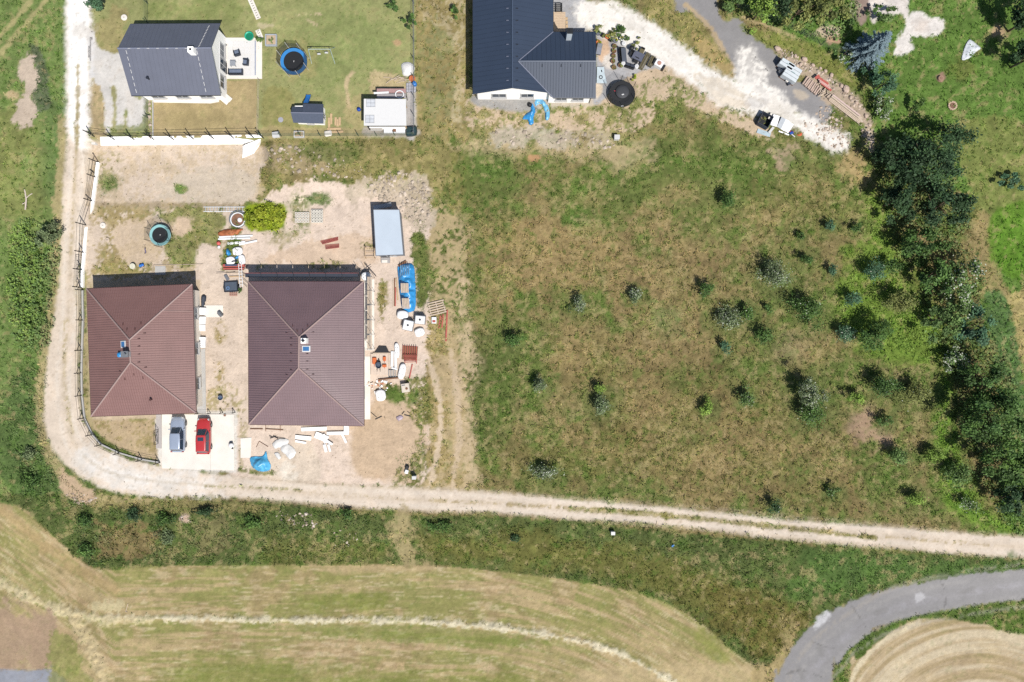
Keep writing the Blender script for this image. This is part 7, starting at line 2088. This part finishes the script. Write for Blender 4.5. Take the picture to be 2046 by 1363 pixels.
drape('rusty_sheet', 'curled rusty brown sheet in the junk row', 'sheet', [(436, 464), (450, 458), (472, 456), (488, 458), (480, 464), (470, 472), (440, 472)], .35, mat('rust', (186, 110, 66), .7, var=.35, scale=2), .08, .5)
planks('white_boards', 'white boards below the rusty sheet', 'boards', [(438, 474, 505, 471, .22, .1), (436, 478, 500, 476, .2, .16), (455, 487, 490, 484, .3, .1), (478, 489, 514, 481, .22, .14)], M_plast)
o = thing('red_cap_sack', 'small red and white sack at the left of the white boards', 'sack', W(436, 489, .3)); MB().lathe((0, .2, 0), [(.2, 0), (.26, .15), (.2, .34), (.05, .38)], 12).build('sack', mat('coral_red', (240, 112, 104), .6), o, smooth=True); MB().lathe((0, -.25, 0), [(.18, 0), (.22, .12), (.05, .25)], 12).build('base_bag', M_plast, o, smooth=True)
for lb, x, y, rx, ry, m_ in (('white plastic bag heap, upper, in the junk row', 474, 502, .62, .5, None), ('white plastic bag heap, lower, in the junk row', 460, 521, .55, .5, None), ('white bag at the right of the lower heap', 483, 519, .4, .62, None)):
    bigbag(lb, x, y, rx, ry, .4, 10, m_)
for lb, pts, m_ in (('bright blue bag strip on the white bags', [(452, 498), (458, 497), (463, 508), (456, 512), (452, 508)], M_tarp), ('cyan bag piece on the white bags', [(468, 514), (478, 510), (481, 514), (473, 519)], M_tarp), ('black bag piece on the white bags', [(460, 524), (468, 518), (476, 520), (472, 526), (462, 528)], M_navy)):
    drape('bag_piece', lb, 'bag', pts, .5, m_, .06, .3, .1)
planks('red_shutters', 'red framed dark panels across the junk row', 'panels', [(445, 531, 490, 531, .36, .3, M_redp), (450, 530, 474, 530, .24, .36, mat('navy_panel', (84, 94, 122), .5)), (446, 537, 488, 537, .2, .24, M_redp)], M_redp)
planks('timber_boards', 'pale timbers below the red panels', 'boards', [(449, 541, 486, 541, .16, .15, M_woodp), (452, 546, 486, 545, .12, .12, M_woodp), (458, 553, 488, 552, .12, .1, M_wood), (450, 549, 456, 560, .4, .1, M_grey)], M_woodp)
planks('thin_poles', 'thin dark poles sticking out of the junk row', 'poles', [(432, 546, 470, 543, .05, .3), (486, 540, 496, 530, .05, .3), (484, 548, 497, 552, .05, .3), (484, 556, 496, 566, .05, .3), (484, 564, 494, 574, .05, .3)], M_blackmetal, thick=.04)
o = thing('small_ladder', 'short white ladder leaning over the red panels', 'ladder', W(481, 548, .5))
for x in (-.18, .18): MB().tube((x, 1.3, .75), (x, -1.6, .3), .035).build('rail', M_plast, o)
for i in range(7): MB().tube((-.18, 1.1 - i * .4, .72 - i * .06), (.18, 1.1 - i * .4, .72 - i * .06), .028).build('rung', M_plast, o)
o = thing('tool_trailer', 'dark box trailer with blue ring at the end of the junk row', 'trailer', W(461, 573, .5), R(3))
MB().box((0, 0, .3), (1.55, 1.2, .3), 0, .03).build('box', mat('steel_blue_box', (90, 102, 118), .5), o)
for s in (-1, 1): MB().box((s * .8, 0, .4), (.06, 1.25, .45), 0, .01).build('side', M_navy, o)
MB().box((0, -.6, .4), (1.6, .06, .4), 0, .01).build('tailboard', M_navy, o)
MB().ring((-.35, -.15, 0), .12, .22, .46, .54, 16).build('blue_ring', mat('ring_blue', (110, 146, 190), .5), o)
for s in (-1, 1): MB().tube((s * .86, 0, .2), (s * .98, 0, .2), .22, 16).build('wheel', M_black, o)
planks('brick_row', 'small reddish bricks below the dark box trailer', 'bricks', [(459 + i * 4, 586, 462 + i * 4, 586, .2, .03, mat('dusty_brick', (196, 150, 136), .9)) for i in range(4)] + [(459 + i * 4, 590, 462 + i * 4, 590, .2, .03, MATS['dusty_brick']) for i in range(4)], M_redp, thick=.1)
tree('garden_plant', 'little green plant at the corner of the dark box trailer', 'plant', 479, 581, 5, .5, 'mid', 1.2, leaf=.1)
# concrete slab and barrel between houses
slab_thing('concrete_pad', 'pale concrete pad with a grey barrel east of the red-brown bungalow', 'paving', [(408, 610), (408, 634), (446, 634), (446, 610)], M_concw, .06)
o = thing('steel_barrel', 'grey steel barrel lying on the pale pad', 'barrel', W(440, 628, .3), R(-50)); o.location.z += .06
MB().tube((-.3, 0, .24), (.3, 0, .24), .24, 18).build('drum', M_greymetal, o, smooth=False); MB().ring((0, 0, 0), .0, .0, 0, .001, 3) if False else None
for x in (-.28, 0, .28): MB().tube((x - .015, 0, .24), (x + .015, 0, .24), .255, 18).build('hoop', M_grey, o)
o = thing('paint_bucket', 'dark blue bucket in the weeds between the bungalows', 'bucket', W(440, 795, .35)); MB().lathe((0, 0, 0), [(.22, 0), (.29, .38), (.31, .4), (.27, .4), (.24, .2), (.02, .18)], 18).build('pail', mat('slate_blue_plastic', (92, 112, 142), .4), o); MB().path([(-.29, 0, .38), (-.2, .25, .42), (.2, .25, .42), (.29, 0, .38)], .012, 5).build('handle', M_greymetal, o)
# paving stacks along the east wall of the red-brown bungalow
for i, (lb, x, y, w, d, h_, mm) in enumerate([('topmost white paving stack along the red-brown bungalow', 404, 622, .75, .9, .4, M_poly), ('second white paving stack along the red-brown bungalow', 404, 640, .75, .9, .35, M_poly), ('third white paving stack along the red-brown bungalow', 403, 655, .7, .8, .3, M_poly), ('perforated white block stack along the red-brown bungalow', 403, 684, .8, 1.3, .4, M_poly)]):
    o = thing('paving_stack', lb, 'stack', W(x, y, h_), R(-2), 'white stacks along the house wall')
    n = 3
    for k in range(n): MB().box((random.uniform(-.02, .02), 0, h_ * (k + .5) / n), (w, d, h_ / n * .94), R(random.uniform(-2, 2)), .01).build('slab', mm, o)
    if 'perforated' in lb:
        for ii in range(2):
            for jj in range(4): MB().cyl((-.15 + ii * .3, -.4 + jj * .27, h_ - .01), .05, .015, 8).build('hole', M_grey, o)
slab_thing('side_path', 'grey concrete path along the east wall of the red-brown bungalow', 'path', [(393, 700), (394, 826), (412, 826), (410, 696)], M_conc, .05)
drape('dark_sheet', 'dark sheet flapping at the north-east corner of the red-brown bungalow', 'sheet', [(403, 590), (412, 590), (411, 604), (404, 620), (402, 606)], .35, M_navy, .06, .4, .12)
slab_thing('paving_square', 'grey square slab at the garden bed north of the red-brown bungalow', 'paving', [(310, 532), (310, 549), (331, 549), (331, 532)], M_conc, .05)
planks('bed_edging', 'thin pale edging boards round the small lawn', 'edging', [(307, 530, 405, 528, .06, .06), (306, 530, 306, 560, .06, .06)], M_woodp)
# toys
o = thing('toy_table', 'white round toy table in the yard', 'table', W(264.5, 532, .4)); MB().cyl((0, 0, .38), .36, .04, 14).build('table_top', mat('cream_plastic', (248, 246, 224), .5), o)
for k in range(4): MB().tube((math.cos(k * 1.57 + .8) * .25, math.sin(k * 1.57 + .8) * .25, 0), (math.cos(k * 1.57 + .8) * .2, math.sin(k * 1.57 + .8) * .2, .38), .025).build('leg', M_plast, o)
o = thing('toy_car', 'blue ride-on toy in the yard', 'toy', W(281.5, 530, .3), R(20)); MB().box((0, 0, .2), (.62, .34, .2), 0, .08).build('body', mat('toy_blue', (50, 130, 235), .4), o); MB().box((-.08, 0, .34), (.26, .26, .14), 0, .05).build('seat', M_blue, o)
for x in (-.2, .2):
    for y in (-.18, .18): MB().tube((x, y - .03, .09), (x, y + .03, .09), .09, 10).build('wheel', M_black, o)
o = thing('toy_scooter', 'small violet toy scooter near the turquoise trampoline', 'toy', W(291, 498)); MB().box((0, -.2, .08), (.14, .6, .05), R(12), .02).build('deck', mat('violet_grey', (128, 118, 150), .5), o); MB().tube((.05, .1, .1), (.08, .2, .6), .02).build('stem', M_greymetal, o); MB().tube((-.12, .2, .6), (.25, .2, .6), .02).build('handlebar', M_black, o)
for y in (-.5, .12): MB().tube((-.03 + y * .1, y, .07), (.03 + y * .1, y, .07), .07, 10).build('wheel', M_black, o)
# gates
o = thing('yard_gate', 'black steel gate frame between front garden and driveway', 'gate', W(317, 872)); MB().path([(0, -.9, .15), (0, .9, .15), (0, .9, 1.2), (0, -.9, 1.2), (0, -.9, .15)], .03).build('frame', M_blackmetal, o); MB().tube((0, -.9, .15), (0, .9, 1.2), .025).tube((0, .9, .15), (0, -.9, 1.2), .025).build('brace', M_blackmetal, o)
o = thing('lane_gate', 'open steel gate frame in the fence along the lane', 'gate', W(168, 538)); MB().path([(-.1, -1.7, .15), (-.1, 1.7, .15), (-.1, 1.7, 1.5), (-.1, -1.7, 1.5), (-.1, -1.7, .15)], .03).build('frame', M_blackmetal, o)
for i in range(7): MB().tube((-.1, -1.4 + i * .47, .15), (-.1, -1.4 + i * .47, 1.5), .015).build('bar', M_blackmetal, o)
o = thing('white_pump', 'white barrel-shaped pump on the driveway edge', 'pump', W(461, 890, .4)); MB().lathe((0, 0, 0), [(.26, 0), (.3, .1), (.3, .36), (.2, .46), (.04, .48)], 16).build('body', M_plast, o, smooth=True); MB().box((.1, -.4, .08), (.22, .2, .14), R(30), .03).build('foot_valve', M_blackmetal, o); MB().box((0, .28, .3), (.4, .12, .2), R(10), .03).build('motor', M_blackmetal, o)
o = thing('small_drain', 'small round drain on the pale driveway', 'drain', W(449.5, 829.5)); o.location.z += .05
MB().cyl((0, 0, -.02), .15, .04, 14).build('grate', mat('rusty_grate', (158, 118, 92), .7), o); MB().ring((0, 0, 0), .15, .19, 0, .03, 16).build('collar', M_conc, o)
# scaffolding of the brown house
sc_ = thing('scaffolding', 'thin scaffold poles along the east wall of the dark brown bungalow', 'scaffold', W(745, 640))
for i, y in enumerate([556, 583, 610, 640, 668, 697]):
    for x in (741, 749):
        p = W(x, y); MB().tube((p.x, p.y, 0), (p.x, p.y, 3.6), .024, 6).build('standard', M_grey, sc_, world=True)
    a, b = W(739, y), W(750, y); MB().tube((a.x, a.y, 2.0), (b.x, b.y, 2.0), .025, 6).build('transom', M_blackmetal, sc_, world=True)
for x, z in ((741, 2.05), (749, 2.05), (749, 3.0)):
    a, b = W(x, 554), W(x, 699); MB().tube((a.x, a.y, z), (b.x, b.y, z), .025, 6).build('ledger', M_greymetal, sc_, world=True)
for i, y in enumerate([569, 596, 625, 654, 683]):
    a = W(745, y); MB().box((a.x, a.y, 2.06), (.55, 1.62, .04), 0, .005).build('walk_board', M_woodp, sc_, world=True)
s2 = thing('scaffolding', 'row of scaffold poles along the shaded north wall of the dark brown bungalow', 'scaffold', W(610, 548))
for i in range(8):
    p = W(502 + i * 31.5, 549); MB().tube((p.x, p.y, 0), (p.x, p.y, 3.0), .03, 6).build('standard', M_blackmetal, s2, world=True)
a, b = W(500, 549), W(724, 549)
MB().tube((a.x, a.y, 2.2), (b.x, b.y, 2.2), .03, 6).build('ledger', mat('red_ledger', (176, 92, 84), .6), s2, world=True)
for i in range(7):
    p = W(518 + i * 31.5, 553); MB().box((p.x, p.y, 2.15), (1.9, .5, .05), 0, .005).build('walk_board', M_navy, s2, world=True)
planks('leaning_poles', 'crossed poles at the north-east corner of the dark brown bungalow', 'poles', [(705, 530, 740, 552, .06, .4), (742, 532, 722, 546, .06, .5), (728, 526, 752, 553, .06, .3)], M_blackmetal, thick=.05)
bigbag('white sack cube at the north-east corner of the dark brown bungalow', 731, 552, .55, .5, .9, 0, M_plast)

# ------------------------------------------------------------------ lane end, top right
# wrapped block pallets
o = thing('wrapped_pallet', 'white foil-wrapped pallet at the lane, upper one', 'pallet', W(1573, 128, 1.0), R(-32))
o2 = thing('wrapped_pallet', 'white foil-wrapped pallets at the lane, lower larger one', 'pallet', W(1583, 145, 1.0), R(-32))
mw = mat('white_wrap', (238, 246, 250), .35, var=.08, scale=2, bump=.3, bscale=5)
for oo, w, d in ((o, 1.9, .95), (o2, 2.0, 1.75)):
    MB().box((0, 0, .08), (w, d, .14)).build('pallet', M_woodd, oo)
    for k in range(int(d / .42)):
        y = -d / 2 + .21 + k * .43
        MB().box((random.uniform(-.04, .04), y, .65), (w * .95, .4, 1.0), 0, .05).build('block_row', mw, oo)
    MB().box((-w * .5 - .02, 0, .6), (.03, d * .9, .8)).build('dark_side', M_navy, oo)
    MB().box((.1, 0, 1.16), (.5, .05, .01)).build('blue_band', mat('pale_green_print', (150, 196, 196), .5), oo)
o = thing('block_pallet', 'row of dark-shaded cement blocks beside the wrapped pallets', 'blocks', W(1569, 152, .5), R(-57))
for k in range(7): MB().box((-1.2 + k * .36, 0, .22), (.33, .45 - .04 * (k % 3), .4), R(random.uniform(-8, 8)), .02).build('block', M_concw if k % 2 else M_navy, o)
# log and plank stacks
o = thing('log_stack', 'stack of short peeled logs beside the wrapped pallets', 'logs', W(1621, 170))
for k in range(9):
    x0, y0 = 1604 + k * 3.1, 168 + k * 2.6
    a, b = W(x0, y0, .3), W(x0 + 10 + random.uniform(-1, 1), y0 - 14 + random.uniform(-2, 2), .3)
    MB().tube((a.x, a.y, a.z + .22 + .1 * (k % 2)), (b.x, b.y, b.z + .22 + .1 * (k % 2)), .12, 9, .11).build('log', mat('peeled_log', (222, 196, 180), .85, var=.18, scale=4), o, world=True)
planks('red_boards', 'pink-red painted boards on the log stack', 'boards', [(1633 + i * 2.4, 153 + i * 4.4, 1655 + i * 2.0, 168 + i * 4.4, .24, .5 - .05 * i, m_) for i, m_ in enumerate((M_redp, mat('pink_board', (236, 186, 178), .7), MATS['pink_board'], M_redp))] + [(1629, 157, 1637, 151, .35, .56, M_redp)], M_redp)
o = thing('firewood_pile', 'jumble of split wood between log stack and long planks', 'firewood', W(1645, 187))
for k in range(26):
    x, y = random.gauss(0, .8), random.gauss(0, .3); xx = x * .84 + y * .5; yy = -x * .54 + y * .84; a = random.uniform(.5, 1.6)
    MB().tube((xx - math.cos(a) * .28, yy - math.sin(a) * .28, .1 + .01 * k), (xx + math.cos(a) * .28, yy + math.sin(a) * .28, .12 + .01 * k), .06, 6, .05).build('billet', M_woodp, o)
planks('plank_stack', 'long stack of pale planks pointing at the tree belt', 'planks', [(1663 + i * -1.5, 190 + i * 2.2, 1722 - i * 1.5, 238 + i * 2.2, .22, .4 - .07 * abs(i - 1), M_woodp) for i in range(5)] + [(1664, 189, 1718, 232, .2, .52, mat('rosy_plank', (232, 206, 196), .8, var=.12, scale=4)), (1662, 192, 1716, 236, .2, .52, M_woodp), (1672, 206, 1712, 242, .12, .2, M_woodd)], M_woodp)
for k, (x, y, s) in enumerate([(1608, 118, .75), (1554, 97, .8), (1691, 178, 1.0), (1682, 172, .6), (1625, 130, .5), (1600, 128, .55), (1662, 150, .6), (1700, 195, .55), (1650, 142, .5), (1640, 136, .4), (1712, 205, .5), (1730, 232, .55), (1738, 250, .5), (1590, 112, .45)]):
    o = thing('boulder', ['flat pale boulder beside the wrapped pallets', 'pointed pinkish boulder at the top of the rubble edge', 'largest round boulder right of the pink boards', 'boulder touching the largest round one', 'boulder above the log stack', 'boulder left of the one above the logs', 'boulder above the end of the pink boards', 'boulder at the upper edge of the long planks', 'small boulder in the middle of the rubble edge', 'smallest boulder of the rubble edge above the logs', 'boulder right of the long planks', 'boulder near the lower end of the planks', 'lowest boulder of the rubble edge by the shadow', 'small boulder left of the flat pale one'][k], 'boulder', W(x, y, s * .3), random.uniform(0, 3), 'boulders along the lane edge')
    r_ = random.Random(k); n = 9
    rg = [[Vector((math.cos(a) * s * kk * (1 + r_.uniform(-.2, .2)), math.sin(a) * s * .75 * kk * (1 + r_.uniform(-.2, .2)), z)) for a in [2 * math.pi * i / n for i in range(n)]] for kk, z in ((.45, -.1), (.52, .12 * s), (.44, .38 * s), (.22, .5 * s))]
    MB().loft(rg).build('rock', mat('pale_rock', (222, 198, 180), .9, var=.15, scale=2.5, bump=.4, bscale=6), o)


def rubble(name, label, polys, n, smin, smax, cols_, seed):
    r_ = np.random.default_rng(seed); Vs = []; Fs = []; Cl = []
    base = np.array([(-1, -1, 0), (1, -1, 0), (1, 1, 0), (-1, 1, 0), (-.6, -.7, 1), (.7, -.6, .9), (.6, .7, 1), (-.7, .6, .8)], float)
    fc = np.array([(4, 5, 6, 7), (0, 1, 5, 4), (1, 2, 6, 5), (2, 3, 7, 6), (3, 0, 4, 7)])
    for pts, cnt in zip(polys, n):
        P = cr(pts, True)
        got = 0
        while got < cnt:
            u = r_.uniform(P[:, 0].min(), P[:, 0].max()); v = r_.uniform(P[:, 1].min(), P[:, 1].max())
            if seg_dist(np.array([u]), np.array([v]), P, True)[0] > 0: continue
            w = W(u, v); s = smin + (smax - smin) * r_.random() ** 2.5; a = r_.uniform(0, 6.28)
            b = base * np.array([s, s * r_.uniform(.5, 1), s * r_.uniform(.5, 1.1)]) + r_.normal(size=(8, 3)) * s * .15
            ca, sa = math.cos(a), math.sin(a)
            b = np.stack([b[:, 0] * ca - b[:, 1] * sa + w.x, b[:, 0] * sa + b[:, 1] * ca + w.y, b[:, 2] + w.z - .03], -1)
            Fs.append(fc + len(Vs) * 8); Vs.append(b)
            Cl.append(np.tile(L3(cols_[r_.integers(len(cols_))]) * r_.uniform(.8, 1.15), (8, 1))); got += 1
    me = np_mesh(name, np.concatenate(Vs), np.concatenate(Fs), np.concatenate(Cl)); me.materials.append(mat('stone_attr', (0, 0, 0), .95, attr=True, var=.12, scale=6))
    tag(link(name, me), label, kind='stuff')


PALE = [(224, 204, 186), (206, 188, 170), (236, 222, 208), (190, 172, 154)]
rubble('lane_rubble', 'loose pinkish rubble along the edge of the access lane', [[(1550, 95), (1600, 112), (1650, 148), (1700, 182), (1732, 225), (1745, 290), (1732, 296), (1712, 245), (1690, 200), (1640, 165), (1590, 130)], [(1630, 215), (1670, 222), (1685, 250), (1650, 262)], [(1600, 240), (1690, 268), (1690, 292), (1650, 290)]], [420, 120, 140], .04, .20, PALE, 21)
rubble('quarry_stones', 'heap of grey-beige stones above the metal shed', [[(735, 365), (800, 345), (850, 365), (862, 430), (820, 445), (795, 412), (750, 402)], [(520, 295), (640, 300), (740, 350), (600, 352)], [(985, 262), (1120, 264), (1210, 270), (1215, 300), (1000, 284)]], [420, 120, 120], .05, .26, [(206, 190, 170), (186, 172, 154), (224, 208, 190)], 22)
rubble('field_stones', 'pale stones dumped on the bank below the lane', [[(550, 1022), (630, 1030), (630, 1055), (570, 1045)], [(360, 1030), (382, 1034), (378, 1048), (362, 1044)], [(135, 985), (192, 995), (188, 1012), (150, 1008)], [(300, 195), (302, 270), (298, 270), (298, 195)], [(640, 1060), (720, 1066), (700, 1096), (650, 1090)]], [60, 14, 60, 60, 24], .05, .22, PALE, 23)
rubble('clods', 'scattered clods and stones on the bare soil and tracks', [[(185, 295), (510, 295), (512, 400), (185, 410)], [(480, 420), (850, 420), (845, 960), (480, 960)], [(400, 540), (490, 540), (490, 820), (400, 820)], [(190, 835), (310, 835), (310, 905), (220, 880)], [(940, 205), (1300, 200), (1500, 260), (1200, 260), (950, 250)], [(1150, 20), (1300, 60), (1640, 260), (1500, 220), (1300, 110)], [(420, 965), (2000, 1085), (2000, 1095), (420, 985)], [(190, 420), (440, 420), (430, 550), (190, 550)]], [260, 330, 60, 90, 160, 60, 90, 140], .02, .085, [(150, 130, 108), (180, 160, 134), (214, 196, 172), (128, 112, 94)], 24)

# piled sheets and a dark container by the lane
o = thing('dark_container', 'dark open container at the lane end', 'container', W(1529, 240, .7), R(-28))
for x, y, w, d in ((-.7, 0, .06, 1.5), (.7, 0, .06, 1.5), (0, .75, 1.34, .06), (0, -.75, 1.34, .06)): MB().box((x, y, .45), (w, d, .9)).build('side', M_navy, o)
MB().box((0, 0, .06), (1.3, 1.4, .1)).build('floor', M_black, o)
planks('stacked_sheets', 'white and grey insulation sheets dumped beside the dark container', 'sheets', [(1540, 240, 1546, 228, .8, .35, M_concw), (1545, 252, 1552, 230, .8, .6, M_poly), (1556, 256, 1566, 236, .6, .4, mat('silver_sheet', (216, 222, 228), .4)), (1562, 260, 1574, 240, .7, .3, M_poly), (1570, 264, 1582, 246, .6, .2, M_poly), (1556, 262, 1576, 270, .16, .2, M_poly)], M_poly)
planks('pale_board', 'pale blue panel lying below the dark container', 'panel', [(1513, 261, 1539, 270, .55, .08, mat('pale_blue_panel', (198, 218, 228), .5)), (1536, 266, 1546, 254, .3, .2, M_frame)], M_frame)
o = thing('orange_hose', 'orange coiled hose at the end of the dumped sheets', 'hose', W(1597, 268))
for k in range(3):
    h_ = MB()
    for i in range(16):
        a, c = 2 * math.pi * i / 16, 2 * math.pi * (i + 1) / 16; rr = .3 - k * .08
        h_.tube((math.cos(a) * rr, math.sin(a) * rr * .7, .06 + .05 * k), (math.cos(c) * rr, math.sin(c) * rr * .7, .06 + .05 * k), .05, 6)
    h_.build('coil', mat('hose_orange', (240, 120, 80), .5), o)
o = thing('blue_canister', 'blue canister beside the orange hose', 'canister', W(1582, 265, .3), R(20)); MB().box((0, 0, .18), (.5, .32, .36), 0, .06).build('body', mat('canister_blue', (40, 92, 190), .4), o); MB().cyl((.15, 0, .36), .05, .06, 8).build('cap', M_redp, o)
planks('red_white_lath', 'red and white lath pointing away from the dumped sheets', 'lath', [(1574, 262, 1588, 274, .12, .15, M_frame), (1574, 259, 1580, 264, .16, .2, mat('signal_red', (230, 84, 62), .6))], M_frame)
# dead wood on the left meadow
o = thing('dead_branch', 'bleached dead branch lying in the left meadow', 'branch', W(53, 392))
MB().path([(-.3, 1.9, .1), (-.1, .6, .14), (.05, -.4, .12), (-.1, -1.7, .08)], .09, 7).build('main_stem', mat('bleached_wood', (232, 216, 202), .8, var=.12), o); MB().path([(.02, -.3, .12), (.5, .1, .2), (.8, .3, .12)], .05, 6).path([(-.05, -.8, .12), (-.45, -1.0, .1)], .05, 6).build('side_twig', MATS['bleached_wood'], o)
o = thing('beige_post', 'hay scraper stick on the mown field', 'stick', W(254, 1214)); MB().tube((-.15, -.5, .06), (.15, .5, .08), .04, 6).build('stick', M_woodp, o); MB().tube((-.2, -.45, .06), (.05, -.55, .07), .03, 6).build('cross_piece', M_woodp, o)
